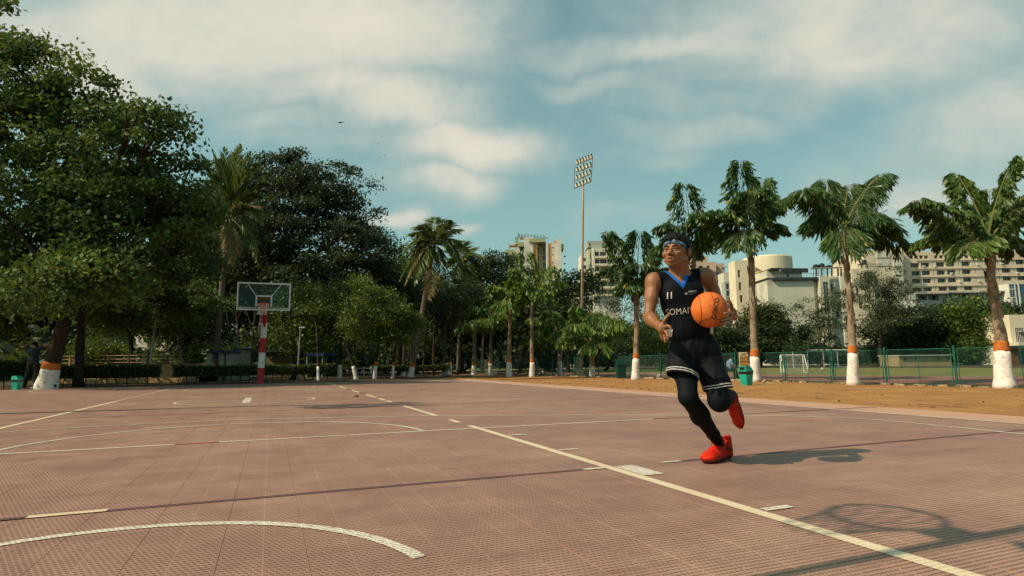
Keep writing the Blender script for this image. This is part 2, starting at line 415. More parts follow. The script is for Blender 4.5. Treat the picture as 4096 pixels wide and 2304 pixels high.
# marks beside the cream line
V2 = lambda a, b, u0, u1, mt=m_white, lb=None: line([(a, (u0 + u1) / 2), (b, (u0 + u1) / 2)], abs(u1 - u0), mt, lb)
V2(KV + .04, KV + .19, 1.21, 1.56, lb='white painted block beside the cream line')
V2(KV - .19, KV - .03, 1.53, 1.58); V2(KV + .05, KV + .22, 0.24, 0.29, lb='small white tick nearest the shadow')
V2(KV + .05, KV + .22, 2.37, 2.42); V2(KV + .05, KV + .24, 3.46, 3.52); V2(KV + .42, KV + .58, 1.535, 1.58)
# dark cross line with a cream dash
line([(-9.2, 1.585), (-0.46, 1.585)], 0.045, m_dark); line([(-0.46, 1.59), (-0.14, 1.59)], 0.055, m_cream, 'short cream dash on the dark line at lower left')
line([(-0.14, 1.585), (0.8, 1.58), (2.5, 1.565)], 0.045, m_dark, 'thin dark line crossing the court'); line([(3.3, 1.56), (8.9, 1.6)], 0.045, m_dark)
# free throw line
line([(-9.2, 4.24), (-0.2, 4.26)], 0.055, m_white); line([(-0.2, 4.265), (0.16, 4.265)], 0.05, m_red); line([(0.16, 4.27), (4.95, 4.22)], 0.055, m_white, 'long white cross line with a red gap'); line([(4.95, 4.22), (8.9, 4.2)], 0.05, m_dark)
line([(-9.2, 8.2), (8.9, 8.1)], 0.035, m_red, 'thin red line across the middle of the court')
line([(-9.2, 13.9), (-4.3, 13.87), (0.3, 13.77)], 0.05, m_white)
# arcs round the near basket
line(arc(-0.02, 0.02, 1.15, 12, 175), 0.055, m_white, 'white half circle at the lower left')
line(arc(0.25, 4.25, 1.84, 1, 179), 0.05, m_white, 'white half circle beyond the long cross line')
tp = [uv_of(G(x, y))[::-1] for x, y in ((0, 1730), (450, 1703), (895, 1682), (1320, 1671), (1757, 1664), (2250, 1661), (2703, 1662), (3100, 1665), (3434, 1675), (3800, 1707), (4096, 1738))]
line(tp, 0.05, m_white, 'long white curve sweeping right across the court', smooth=6)
line([tp[-1], (tp[-1][0], -3)], 0.05, m_white)
line([(8.02, -3.0), (8.02, 23.5)], 0.055, m_white, 'white side line at the edge of the peach tiles')
# middle circle
line(arc(0.17, 11.42, 1.30, 0, 360, 64), 0.05, m_white, 'white circle in the middle of the court'); line([(-1.1, 11.25), (1.4, 11.5)], 0.045, m_white); line([(-.9, 11.55), (1.2, 11.9)], 0.04, m_white)
V2(0.1, 0.24, 10.5, 12.45)
# lines of the far half
RV, RU = 0.1, 22.75
line([(RV + 7.0, 23.4), (RV + 7.0, 20.5)] + arc(RV, RU, 6.7, -19, -161, 50) + [(RV - 7.0, 20.5), (RV - 7.0, 23.4)], 0.06, m_white, 'long white curve round the far basket')
line(arc(RV, 18.2, 1.84, -2, -178), 0.05, m_white); line([(RV - 2.6, 18.2), (RV + 2.6, 18.2)], 0.05, m_white)
line([(RV - 2.45, 18.2), (RV - 2.45, 23.4)], 0.05, m_white); line([(RV - 7.6, 23.3), (8.1, 23.3)], 0.06, m_white)
line(arc(RV, RU, 1.2, 185, 355), 0.05, m_white)
for (x0, y0, x1, y1, mt) in ((1374, 1590, 1426, 1588.5, m_white), (1567, 1585, 1607, 1584, m_white), (1834, 1578.5, 1888, 1577, m_white), (1913, 1554, 1952, 1553, m_white), (1988, 1574.5, 2034, 1573, m_white),
                         (1677, 1561, 1824, 1557, m_faint), (2086, 1571, 2305, 1562, m_faint), (1992, 1552, 2050, 1551, m_faint), (1800, 1546, 1806, 1545, m_white), (372, 1619, 566, 1614, m_white), (640, 1612, 700, 1611, m_white), (410, 1619, 690, 1611, m_faint)):
    a, b = uv_of(G(x0, y0))[::-1], uv_of(G(x1, y1))[::-1]; line([a, b], 0.06, mt)
# ------------------------------------------------------------------ trees
def rot_frames(n, up_bias=0.0, down=None):
    """n random orthonormal leaf frames: a = leaf length axis, b = width axis"""
    nrm = rng.normal(size=(n, 3)); nrm[:, 2] += up_bias; nrm /= np.linalg.norm(nrm, axis=1)[:, None]
    a = rng.normal(size=(n, 3))
    if down is not None: a[:, 2] -= down
    a -= nrm * np.sum(a * nrm, 1)[:, None]; a /= np.linalg.norm(a, axis=1)[:, None] + 1e-9
    return a, np.cross(nrm, a)
def leaf_mesh(pos, size, ratio=0.5, up_bias=0.7, down=0.5, sv=0.35):
    n = len(pos); a, b = rot_frames(n, up_bias, down)
    s = size * (1 + sv * rng.uniform(-1, 1, n))[:, None]
    V = np.stack([pos - a * s * .5, pos + b * s * ratio * .5, pos + a * s * .5, pos - b * s * ratio * .5], 1)
    return V.reshape(-1, 3), np.arange(n * 4).reshape(n, 4)
def crown_points(lobes, n, clump=0.55, nclump=None, hollow=0.55, flat=1.0):
    """leaf positions: clumps scattered through ellipsoid lobes (centre, radii); gaps stay between the clumps"""
    vol = np.array([l[1][0] * l[1][1] * l[1][2] for l in lobes]) ** 0.72; vol /= vol.sum()
    out = []; tone = []
    for l, q in zip(lobes, vol):
        m_ = max(int(n * q), 40); rr = np.array(l[1]); k = max(8, int((nclump or n / 90) * q))
        d = rng.normal(size=(k, 3)); d /= np.linalg.norm(d, axis=1)[:, None]
        rad = hollow + (1 - hollow) * rng.random(k) ** 0.6
        rad *= 1 + 0.13 * rng.normal(size=k)
        cc = d * rad[:, None] * rr; cc[:, 2] = np.where(cc[:, 2] < -0.75 * rr[2], -0.75 * rr[2], cc[:, 2])
        w = rng.uniform(0.4, 1.6, k); ci = rng.choice(k, m_, p=w / w.sum())
        sg = clump * rng.uniform(0.55, 1.3, k)[ci][:, None]
        p = np.clip(rng.normal(size=(m_, 3)), -1.75, 1.75) * sg * np.array([1, 1, 0.55 * flat]) + cc[ci] + np.array(l[0])
        out.append(p); tone.append(np.clip(rng.normal(0.45, 0.22, k)[ci] + rng.normal(0, 0.12, m_), 0, 1))
    return np.concatenate(out), np.concatenate(tone)

m_bark = mat('dark_bark', (0.025, 0.019, 0.013), rough=0.95, spec=0.1, col2=(0.055, 0.040, 0.028), scale=5, bump=0.8, bscale=18)
m_palmbark = mat('palm_bark', (0.15, 0.105, 0.07), rough=0.95, spec=0.1, col2=(0.36, 0.27, 0.19), scale=2.3, bump=0.9, bscale=14, stain=(0.055, 0.035, 0.024), stain_scale=2.2)
m_cocobark = mat('coconut_bark', (0.10, 0.08, 0.06), rough=0.95, spec=0.1, col2=(0.18, 0.145, 0.105), scale=4, bump=0.6, bscale=20)
m_lime = mat('whitewash', (0.62, 0.56, 0.50), rough=0.9, spec=0.15, col2=(0.78, 0.72, 0.66), scale=6, bump=0.5, bscale=22, stain=(0.27, 0.20, 0.15), stain_scale=11)
m_oran = mat('orange_paint', (0.42, 0.11, 0.022), rough=0.85, spec=0.2, col2=(0.54, 0.16, 0.035), scale=6, bump=0.4, bscale=22, stain=(0.20, 0.07, 0.03), stain_scale=8)
LEAF = {
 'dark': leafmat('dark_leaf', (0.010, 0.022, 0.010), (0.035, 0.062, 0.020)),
 'dome': leafmat('dome_leaf', (0.012, 0.028, 0.016), (0.040, 0.068, 0.028), trans=0.2),
 'mid': leafmat('mid_leaf', (0.028, 0.062, 0.012), (0.115, 0.175, 0.024), (0.26, 0.26, 0.03), amt=0.05),
 'peepal': leafmat('broad_leaf', (0.028, 0.066, 0.016), (0.12, 0.19, 0.036), (0.30, 0.28, 0.04), amt=0.06, rough=0.62),
 'olive': leafmat('olive_leaf', (0.035, 0.050, 0.022), (0.105, 0.13, 0.055), trans=0.25),
 'flower': leafmat('flowering_leaf', (0.018, 0.036, 0.012), (0.055, 0.08, 0.02), (0.50, 0.28, 0.03), amt=0.13),
 'palm': leafmat('palm_leaflet', (0.018, 0.052, 0.016), (0.085, 0.165, 0.034), (0.36, 0.30, 0.05), amt=0.06, rough=0.42),
 'palmbright': leafmat('bright_palm_leaflet', (0.04, 0.095, 0.018), (0.19, 0.29, 0.035), (0.35, 0.34, 0.05), amt=0.08, rough=0.42),  # bright green, raised further in place of sunlight kept off these crowns
 'palmyellow': leafmat('yellowish_palm_leaflet', (0.035, 0.080, 0.018), (0.13, 0.19, 0.038), (0.36, 0.32, 0.06), amt=0.06, rough=0.42),
 'coco': leafmat('coconut_leaflet', (0.045, 0.080, 0.022), (0.16, 0.20, 0.055), (0.32, 0.26, 0.08), amt=0.10, rough=0.45),
 'dry': leafmat('dry_frond', (0.25, 0.17, 0.07), (0.42, 0.31, 0.12), (0.45, 0.20, 0.07), amt=0.2, rough=0.7),
 'hedge': leafmat('hedge_leaf', (0.020, 0.036, 0.010), (0.070, 0.098, 0.020), (0.16, 0.19, 0.03), amt=0.08),
}
def ring_tube(path, rad, n=12, lump=0.0, seed=0):
    """organic tapered tube with surface lumps; returns V,F"""
    path = [Vector(p) for p in path]; V = []; F = []
    pu = Vector((1, 0, 0))
    for i, p in enumerate(path):
        t = (path[min(i + 1, len(path) - 1)] - path[max(i - 1, 0)]).normalized()
        a = (pu - t * pu.dot(t)); a = a.normalized() if a.length > 1e-4 else Vector((0, 1, 0)); b = t.cross(a); pu = a
        for k in range(n):
            d = a * math.cos(2 * math.pi * k / n) + b * math.sin(2 * math.pi * k / n)
            r = rad[i] * (1 + (lump * mnoise.noise(Vector((d.x * 1.6 + seed, d.y * 1.6, p.z * 2.6 + seed))) if lump else 0))
            V.append(p + d * r)
    for i in range(len(path) - 1):
        for k in range(n):
            k2 = (k + 1) % n; F.append((i * n + k, i * n + k2, (i + 1) * n + k2, (i + 1) * n + k))
    F.append(tuple(range(n))[::-1]); F.append(tuple((len(path) - 1) * n + k for k in range(n)))
    return V, F
def bez(p0, p1, p2, n):
    p0, p1, p2 = Vector(p0), Vector(p1), Vector(p2)
    return [p0 * (1 - t) ** 2 + p1 * 2 * t * (1 - t) + p2 * t * t for t in (k / n for k in range(n + 1))]
def bands(root, path, rad, zs, n=14, lump=0.04, seed=0):
    """painted sleeve parts just proud of the bark: zs = ((name, mat, z0, z1), ...) heights above the trunk's foot"""
    z0_ = path[0][2]
    for nm, mt, a, b in zs:
        pp = []; rr = []
        for k in range(7):
            z = max(z0_ + 0.002, z0_ + a + (b - a) * k / 6)
            for i in range(len(path) - 1):
                if path[i][2] <= z <= path[i + 1][2] or i == len(path) - 2:
                    t = max(0.0, (z - path[i][2]) / max(1e-6, path[i + 1][2] - path[i][2])); break
            pp.append(Vector(path[i]).lerp(Vector(path[i + 1]), t)); rr.append(rad[i] * (1 - t) + rad[i + 1] * t + 0.010 + 0.02 * rad[0])
        V, F = ring_tube(pp, rr, n, lump, seed)
        for i_ in list(range(len(V) - n, len(V))): V[i_] = V[i_] + Vector((0, 0, 0.03 * rad[0] / 0.15 * mnoise.noise(Vector((V[i_].x * 14, V[i_].y * 14, seed)))))
        mesh_np(nm, V, F, mt, root, smooth=True)
def local(root, p): return Vector(p) - root.location

def branchy(mb, p0, p1, r0, r1, sag=0.12, n=5, sides=6):
    mid = (Vector(p0) + Vector(p1)) / 2 + Vector((random.gauss(0, 1), random.gauss(0, 1), abs(random.gauss(0, 1)) + .4)) * sag * (Vector(p1) - Vector(p0)).length * 0.5
    pth = bez(p0, mid, p1, n); mb.tube(pth, [r0 + (r1 - r0) * k / n for k in range(n + 1)], sides, cap=False); return pth
def tree(name, label, base, Y, lobes, n, leaf, ls, mt='mid', trunk_r=0.14, fork=0.45, paint=None, group=None, lean=None, clump=0.5, hollow=0.5, twigs=0, deep=1.0, up_bias=0.7, ratio=0.5, trunk=True, bark=None, flat=1.0, ltag=None, nclump=None):
    """base (x,y,z) world; lobes [(px,py,rx,ry[,dY])] outlines at distance Y, turned into ellipsoids of true size"""
    root = empty(name, base, 0, label, 'tree', group); b = Vector(base)
    L3 = []
    for l in lobes:
        yy = Y + (l[4] if len(l) > 4 else 0); c = P(l[0], l[1], yy); s = yy / FPX
        L3.append((c - b, (l[2] * s, max(l[2], l[3]) * s * 0.85 * deep, l[3] * s)))
    pts, tone = crown_points(L3, n, clump, hollow=hollow, flat=flat, nclump=nclump)
    gzb = -b.z + 0.3; keep = pts[:, 2] > (0.35 - 0.0); pts, tone = pts[keep], tone[keep]
    V, F = leaf_mesh(pts, ls, ratio, up_bias)
    mesh_np('crown', V, F, LEAF[mt], root, attr=np.repeat(tone, 4))
    if trunk:
        mean = sum((Vector(c) for c, r in L3), Vector()) / len(L3)
        low = min(c[2] - r[2] for c, r in L3)
        top = Vector((mean.x * fork, mean.y * fork, max(0.8, low + 0.25 * (mean.z - low))))
        if lean: top = Vector(lean)
        mid = Vector((top.x * 0.35, top.y * 0.35, top.z * 0.55))
        path = bez((0, 0, -0.05), mid, top, 8); rad = [trunk_r * (1.22 if k == 0 else 1.0) * (1 - 0.42 * k / 8) for k in range(9)]
        V, F = ring_tube(path, rad, 12, 0.10, base[0])
        mb = MB(); mb.add(V, F)
        for c, r in L3:
            p1 = Vector(c) * 1.0
            pth = branchy(mb, top, p1, rad[-1] * 0.75, trunk_r * 0.14)
            for q in range(4):
                d = Vector((random.gauss(0, 1), random.gauss(0, 1), random.gauss(0.3, .8))).normalized()
                e = Vector(c) + Vector((d.x * r[0], d.y * r[1], d.z * r[2])) * 0.85
                branchy(mb, pth[random.choice((3, 4, 5))], e, trunk_r * 0.2, trunk_r * 0.04, n=4, sides=5)
        for q in range(twigs):
            c, r = random.choice(L3); d = Vector((random.gauss(0, 1), random.gauss(0, 1), random.gauss(0, .6))).normalized()
            s0 = Vector(c) + Vector((d.x * r[0], d.y * r[1], d.z * r[2])) * random.uniform(.1, .5); e = Vector(c) + Vector((d.x * r[0], d.y * r[1], d.z * r[2])) * random.uniform(.9, 1.12)
            branchy(mb, s0, e, trunk_r * 0.09, trunk_r * 0.02, n=4, sides=4)
        mb.build('trunk', bark or m_bark, root, smooth=True)
        if paint: bands(root, path, rad, paint, 12, 0.10, base[0])
    return root
def base_at(px, py, z=0.0): return tuple(G(px, py, z))
def hpx(py0, py1, Y): return (py0 - py1) / FPX * Y
def paint(Y, white, orange=0):
    """whitewash and orange band heights given in photograph pixels at distance Y"""
    a = white / FPX * Y; b = orange / FPX * Y
    o = [('whitewash', m_lime, -0.03, a)]
    if orange: o.append(('orange_band', m_oran, a, a + b))
    return o

# --- the huge tree at the left with a painted, leaning trunk
b0 = base_at(182, 1556); Y0 = b0[1]
BIG = [(-330, 450, 280, 300), (-380, 900, 300, 260), (-250, 1150, 200, 120), (170, 1140, 240, 120, -1.5), (400, 1120, 200, 100, -1), (500, 1160, 270, 110, 8), (740, 1180, 150, 130, 8), (-40, 1240, 200, 110, 4), (560, 1290, 200, 50, 9), (90, 300, 200, 190), (330, 420, 190, 150), (120, 560, 260, 200), (430, 640, 240, 170), (640, 520, 110, 90, -1), (180, 820, 320, 190), (520, 860, 270, 190),  # lobes left of the frame are unseen, added to shade the trunk
       (720, 780, 150, 200, 1), (60, 1060, 220, 150, 1), (420, 1060, 280, 120, 3), (720, 1010, 160, 160, 4), (250, 1200, 190, 90, 6), (-60, 180, 160, 160), (560, 440, 90, 50, -1)]
tree('spreading_tree', 'huge broad-leaved tree with a leaning trunk painted white and orange, filling the left edge', b0, Y0, BIG, 122000, 0.1, 0.17, 'peepal', trunk_r=0.29, paint=paint(Y0, 84, 28),
     clump=0.40, hollow=0.35, twigs=150, ratio=0.62, up_bias=0.3, lean=tuple(P(300, 1180, Y0) - Vector(b0)), nclump=620)
# sprig hanging into the top left corner belongs to a nearer tree outside the frame
tp = P(-160, 60, 8)
tree('overhanging_tree', 'leafy twig reaching into the upper left corner', (tp.x - 2.5, 8.5, 0), 8, [(-260, -40, 260, 170), (20, 22, 42, 14)], 1500, 0.1, 0.10, 'peepal', trunk_r=0.16, clump=0.10, hollow=0.2, ratio=0.6, fork=0.3)
# --- slim dark tree in front of the first hedge
tree('slim_tree', 'slim dark tree trunk rising in front of the left hedge', base_at(312, 1545), 22, [(345, 1110, 90, 60), (300, 980, 120, 80)], 3000, 0.1, 0.14, 'dark', trunk_r=0.17, clump=0.35)
# --- the dark dome behind the basket
b1 = base_at(1030, 1512); Y1 = b1[1]
DOME = [(820, 760, 70, 80, 7), (870, 850, 100, 90, 6), (790, 900, 130, 160, 6), (1120, 700, 190, 110, 4), (1290, 760, 170, 110, 4), (1420, 910, 130, 110, 4), (1180, 860, 240, 160, 3), (1380, 990, 220, 140, 3), (1020, 860, 130, 130, 5), (1530, 1060, 85, 90, 4), (1060, 1020, 230, 160, 3),
        (1280, 1120, 260, 90, 3), (900, 1080, 200, 160, 5), (1060, 640, 40, 45, 4), (1560, 1130, 80, 60, 4), (800, 1000, 120, 140, 6)]
tree('rain_tree', 'wide dark dome-shaped tree behind the basketball stand', (b1[0], b1[1], 0), Y1, DOME, 112000, 0.1, 0.20, 'dome', trunk_r=0.36, paint=paint(Y1, 58, 0), clump=0.55, hollow=0.3, twigs=70, ratio=0.5, flat=0.6, nclump=560)
# --- smaller trees with white feet along the end of the court
SM = [  # label, foot px, py, lobes, leaves, tone, white px, orange px, radius
 ('thin young tree with a dim white foot right of the basketball stand', 1273, 1522, [(1250, 1260, 80, 70, 3)], 3500, 'mid', 58, 0, .05),
 ('bushy green tree with a thick white foot, the first right of the stand', 1358, 1513, [(1330, 1250, 80, 90), (1420, 1170, 90, 70, 1), (1360, 1330, 80, 50)], 9000, 'mid', 56, 0, .11),
 ('bright green tree whose white foot leans to the left', 1425, 1516, [(1430, 1300, 110, 70), (1500, 1210, 90, 70, .5), (1460, 1150, 60, 40, 1)], 9000, 'mid', 54, 0, .09),
 ('green tree standing on a straight white foot with an orange ring', 1498, 1514, [(1520, 1250, 110, 80), (1560, 1340, 80, 40)], 9000, 'mid', 53, 17, .085),
 ('slender green tree with a narrow white foot left of the coconut palm', 1570, 1512, [(1610, 1270, 70, 70), (1600, 1330, 60, 40)], 6000, 'mid', 52, 14, .065),
 ('dark tree with a forked white foot beside the leaning coconut palm', 1612, 1504, [(1640, 1190, 90, 80, 3)], 5000, 'dark', 36, 0, .12),
 ('small dark tree with a pale foot, left of the pair near the parked cars', 1775, 1500, [(1790, 1240, 70, 90, 2)], 6000, 'dark', 42, 0, .09),
 ('small dark tree with a pale foot, right of the pair near the parked cars', 1799, 1499, [(1850, 1170, 80, 80, 3)], 6000, 'dark', 42, 10, .09),
]
for lb, px, py, lo, n, mt, wh, og, r in SM:
    bb = base_at(px, py); tree('court_tree', lb, bb, bb[1], lo, n, 0.1, 0.125, mt, trunk_r=r, paint=paint(bb[1], wh, og), group='trees with whitewashed feet', clump=0.30, hollow=0.4, twigs=6,
                            lean=(tuple(P(1385, 1390, bb[1]) - Vector(bb)) if px == 1425 else None))
# --- trees further back, on the campus behind the court
def back(lb, px, Y, lo, n, mt='dark', ls=0.2, tr=0.2, cl=0.6, gr='trees standing beyond the court', nm='campus_tree', **k):
    c = P(px, 1463, Y); z = 0.0 if px < 1900 else -0.25
    return tree(nm, lb, (c.x, Y, z), Y, lo, n, 0.1, ls, mt, trunk_r=tr, clump=cl, hollow=0.3, group=gr, **k)
back('yellow-green leafy tree seen behind the far street lamp', 540, 34, [(480, 1180, 120, 100), (560, 1270, 130, 80), (400, 1250, 90, 90)], 9000, 'mid', .19, .16)
back('rounded green shrub-like tree above the left hedge', 400, 31, [(405, 1410, 88, 42)], 5500, 'mid', .13, .08, .3)
back('dark tree between the lamp and the coconut palm', 740, 33, [(720, 1290, 110, 110), (700, 1200, 120, 90), (800, 1330, 100, 70)], 10000, 'dark', .17)
back('narrow creeper-covered tree with bright leaves by the white kiosks', 780, 30, [(782, 1420, 18, 48)], 1200, 'mid', .11, .05, .12)
back('green tree with sunlit leaves right of the basketball post', 1180, 31, [(1190, 1190, 90, 70), (1150, 1330, 70, 60), (1240, 1370, 60, 40)], 8000, 'mid', .16)
back('tall pale green tree rising behind the coconut palm', 1660, 46, [(1650, 1040, 90, 80), (1700, 1140, 110, 90), (1600, 1120, 80, 100)], 9000, 'mid', .22)
back('brownish thinly leaved tree with bare twigs beside the coconut palm', 1600, 40, [(1590, 1180, 120, 90), (1700, 1240, 110, 80)], 4000, 'olive', .16, twigs=90)
back('dark tree crown left of the tall apartment tower', 1930, 60, [(1960, 1060, 110, 60), (2040, 1120, 100, 60), (1890, 1120, 90, 80)], 9000, 'dark', .3)
back('dark tree behind the row of palms, left of the floodlight', 1850, 55, [(1880, 1230, 160, 120), (1760, 1260, 140, 120)], 11000, 'dark', .28)
back('dark tree mass behind the palms below the apartment tower', 2080, 58, [(2080, 1230, 150, 120), (2200, 1290, 120, 120)], 11000, 'dark', .28)
back('dark tree with lance-shaped leaf tufts left of the floodlight mast', 2270, 56, [(2280, 1190, 90, 100), (2250, 1300, 120, 100), (2350, 1120, 60, 60)], 9000, 'dark', .34)
back('grey leafless-looking tree right of the floodlight mast', 2490, 70, [(2500, 1220, 130, 100), (2580, 1290, 110, 90), (2420, 1300, 90, 90)], 5000, 'olive', .24, twigs=160)
back('dark tree low behind the fence left of the player', 2420, 66, [(2440, 1370, 150, 80), (2580, 1380, 120, 80)], 9000, 'dark', .26)
back('green tree low behind the fence beside the player', 2640, 60, [(2640, 1330, 110, 80), (2720, 1370, 110, 80)], 8000, 'mid', .22)
YF = 88
back('dark green tree with yellow flowers right of the player', 3040, YF, [(3040, 1310, 110, 85), (3100, 1290, 70, 80), (3050, 1240, 60, 42), (3150, 1360, 75, 70), (2990, 1370, 100, 60), (3080, 1400, 140, 50)], 30000, 'flower', .38, .3, .9, gr='trees beyond the sports field')
back('dark tree at the left end of the far tree belt', 2900, YF - 8, [(2920, 1380, 90, 70), (2860, 1330, 60, 60)], 8000, 'dark', .32, .3, .9, gr='trees beyond the sports field')
back('pale loose tree leaning in front of the white building', 3290, YF - 4, [(3280, 1250, 110, 80), (3360, 1200, 70, 90), (3330, 1330, 110, 70), (3250, 1340, 60, 60)], 6500, 'olive', .27, .24, .65, gr='trees beyond the sports field', twigs=60)
back('small dark tree at the foot of the pale loose tree', 3225, YF - 12, [(3220, 1410, 70, 45), (3215, 1330, 25, 30)], 5000, 'dark', .36, .15, .5, gr='trees beyond the sports field')
back('tall wispy pale tree in front of the long beige building', 3520, YF - 6, [(3530, 1130, 90, 60), (3490, 1200, 100, 70), (3590, 1180, 70, 60), (3520, 1270, 110, 60), (3450, 1140, 40, 50), (3640, 1230, 60, 50)], 11000, 'olive', .26, .26, .6, gr='trees beyond the sports field', twigs=90)
back('broad dark tree right of the wispy pale tree', 3640, YF, [(3560, 1340, 120, 90), (3660, 1320, 120, 90), (3620, 1420, 160, 40)], 24000, 'dark', .42, .3, .9, gr='trees beyond the sports field')
back('broad green tree in the middle of the far tree belt', 3790, YF, [(3780, 1290, 110, 70), (3830, 1360, 130, 80), (3720, 1400, 90, 50), (3840, 1430, 150, 30)], 28000, 'dark', .42, .3, .9, gr='trees beyond the sports field')
back('rounded green tree left of the low cream building', 3900, YF - 4, [(3890, 1270, 100, 75), (3930, 1350, 110, 90), (3860, 1400, 90, 50)], 26000, 'mid', .40, .3, .9, gr='trees beyond the sports field')
back('dark tree behind the rightmost palm trunk', 4020, YF, [(4020, 1290, 70, 80), (4000, 1370, 90, 90)], 20000, 'dark', .42, .3, .9, gr='trees beyond the sports field')
# shaded wood that closes the view behind everything on the left
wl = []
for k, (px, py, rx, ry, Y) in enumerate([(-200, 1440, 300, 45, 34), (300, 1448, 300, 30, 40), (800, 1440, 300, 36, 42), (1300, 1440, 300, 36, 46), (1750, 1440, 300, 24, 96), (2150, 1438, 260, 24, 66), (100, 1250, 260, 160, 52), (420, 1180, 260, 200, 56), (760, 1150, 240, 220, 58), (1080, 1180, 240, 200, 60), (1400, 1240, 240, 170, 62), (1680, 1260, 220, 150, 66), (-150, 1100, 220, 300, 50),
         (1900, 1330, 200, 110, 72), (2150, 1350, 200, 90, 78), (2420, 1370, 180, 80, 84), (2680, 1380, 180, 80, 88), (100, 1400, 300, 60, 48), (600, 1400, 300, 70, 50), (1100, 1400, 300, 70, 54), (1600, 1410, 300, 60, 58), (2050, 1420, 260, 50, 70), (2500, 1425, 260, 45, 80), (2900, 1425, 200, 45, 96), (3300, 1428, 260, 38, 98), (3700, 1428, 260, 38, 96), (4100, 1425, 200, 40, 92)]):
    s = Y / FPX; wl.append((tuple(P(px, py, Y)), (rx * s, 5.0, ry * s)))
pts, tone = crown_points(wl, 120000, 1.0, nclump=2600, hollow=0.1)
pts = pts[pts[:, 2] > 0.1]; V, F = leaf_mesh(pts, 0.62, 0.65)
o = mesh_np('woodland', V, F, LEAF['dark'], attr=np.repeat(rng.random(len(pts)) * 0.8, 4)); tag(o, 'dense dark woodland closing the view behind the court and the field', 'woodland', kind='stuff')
# thin dark trunks inside the wood
mb = MB()
for k in range(60):
    px = random.uniform(60, 1850); Y = random.uniform(44, 60); c = P(px, 1463, Y); h = random.uniform(4, 8)
    mb.tube(bez((c.x, Y, -0.3), (c.x + random.gauss(0, .4), Y, h * .5), (c.x + random.gauss(0, .9), Y, h), 5), [0.11, .1, .09, .08, .07, .05], 6)
o = mb.build('undergrowth_stems', m_bark); tag(o, 'many thin dark stems deep in the shaded wood', 'tree trunks', kind='stuff')

_v, _f = leaf_mesh(WEEDS, .07, .45, .3, -.6)
o = mesh_np('weeds', _v, _f, LEAF['olive'], attr=np.repeat(rng.random(len(WEEDS)), 4)); tag(o, 'sparse weeds and dry leaves along the foot of the fence', 'weeds', kind='stuff')
# ------------------------------------------------------------------ palms
def leaflets(pts, dirs, length, width, droop=1.0, jit=0.2, wedge=True):
    """hanging wedge-shaped leaflets: start narrow, widen, end ragged. pts (n,3), dirs (n,3)"""
    n = len(pts); d = dirs + rng.normal(0, jit, (n, 3)); d[:, 2] -= droop; d /= np.linalg.norm(d, axis=1)[:, None]
    s = rng.normal(size=(n, 3)); s -= d * np.sum(s * d, 1)[:, None]; s /= np.linalg.norm(s, axis=1)[:, None]
    Ln = (length * rng.uniform(0.7, 1.25, n))[:, None] if np.isscalar(length) else (length * rng.uniform(.75, 1.2, n))[:, None]; w_ = width * rng.uniform(0.7, 1.3, n)[:, None]
    k = 0.72 if wedge else 0.35
    V = np.stack([pts, pts + d * Ln * k + s * w_ * .5, pts + d * Ln, pts + d * Ln * k * 0.93 - s * w_ * .5], 1)
    return V.reshape(-1, 3)
def fish_frond(p0, p1, rise, width, npin=17, lf=0.30, wd=0.10, per=9):
    """bipinnate frond from crown p0 to tip p1 (local coords). returns stem tubes and leaflet verts"""
    p0, p1 = Vector(p0), Vector(p1); c = p0.lerp(p1, 0.5) + Vector((0, 0, rise)); path = bez(p0, c, p1, 14)
    ax = (p1 - p0).normalized(); side = ax.cross(Vector((0, 0, 1)))
    if side.length < 0.2: side = Vector((1, 0.3, 0))
    side.normalize(); VV = []; stems = [(path, 0.035, 0.008)]
    ln = (p1 - p0).length
    for k in range(npin):
        t = 0.16 + 0.84 * k / (npin - 1); q = path[int(t * 14 - 1e-6)].lerp(path[min(14, int(t * 14 - 1e-6) + 1)], (t * 14) % 1 if t < 1 else 1)
        wk = width * max(.5, abs(math.sin(math.pi * min(1, t * 0.92 + 0.12))) ** 0.6) * random.uniform(.85, 1.1)
        for sg in (-1, 1):
            d = (side * sg * random.uniform(.8, 1) + ax * 0.55 + Vector((random.gauss(0, .12), random.gauss(0, .12), random.uniform(-.05, .25)))).normalized()
            e = q + d * wk * .92 - Vector((0, 0, wk * 0.50)); mpt = q + d * wk * 0.6 + Vector((0, 0, wk * 0.08)); sub = bez(q, mpt, e, 6)
            stems.append((sub[::2], 0.008, 0.003))
            tt = rng.uniform(0.12, 1.0, per); a = np.array([tuple(v) for v in sub]); ii = np.minimum((tt * 6).astype(int), 5); fr = (tt * 6 - ii)[:, None]
            pp = a[ii] * (1 - fr) + a[np.minimum(ii + 1, 6)] * fr
            VV.append(leaflets(pp, np.tile(np.array(tuple(d)), (per, 1)) * 0.7, lf, wd, droop=1.4, jit=0.33))
    return stems, np.concatenate(VV)
m_rachis = mat('frond_stem', (0.10, 0.12, 0.035), rough=0.7, col2=(0.17, 0.17, 0.06), scale=3)
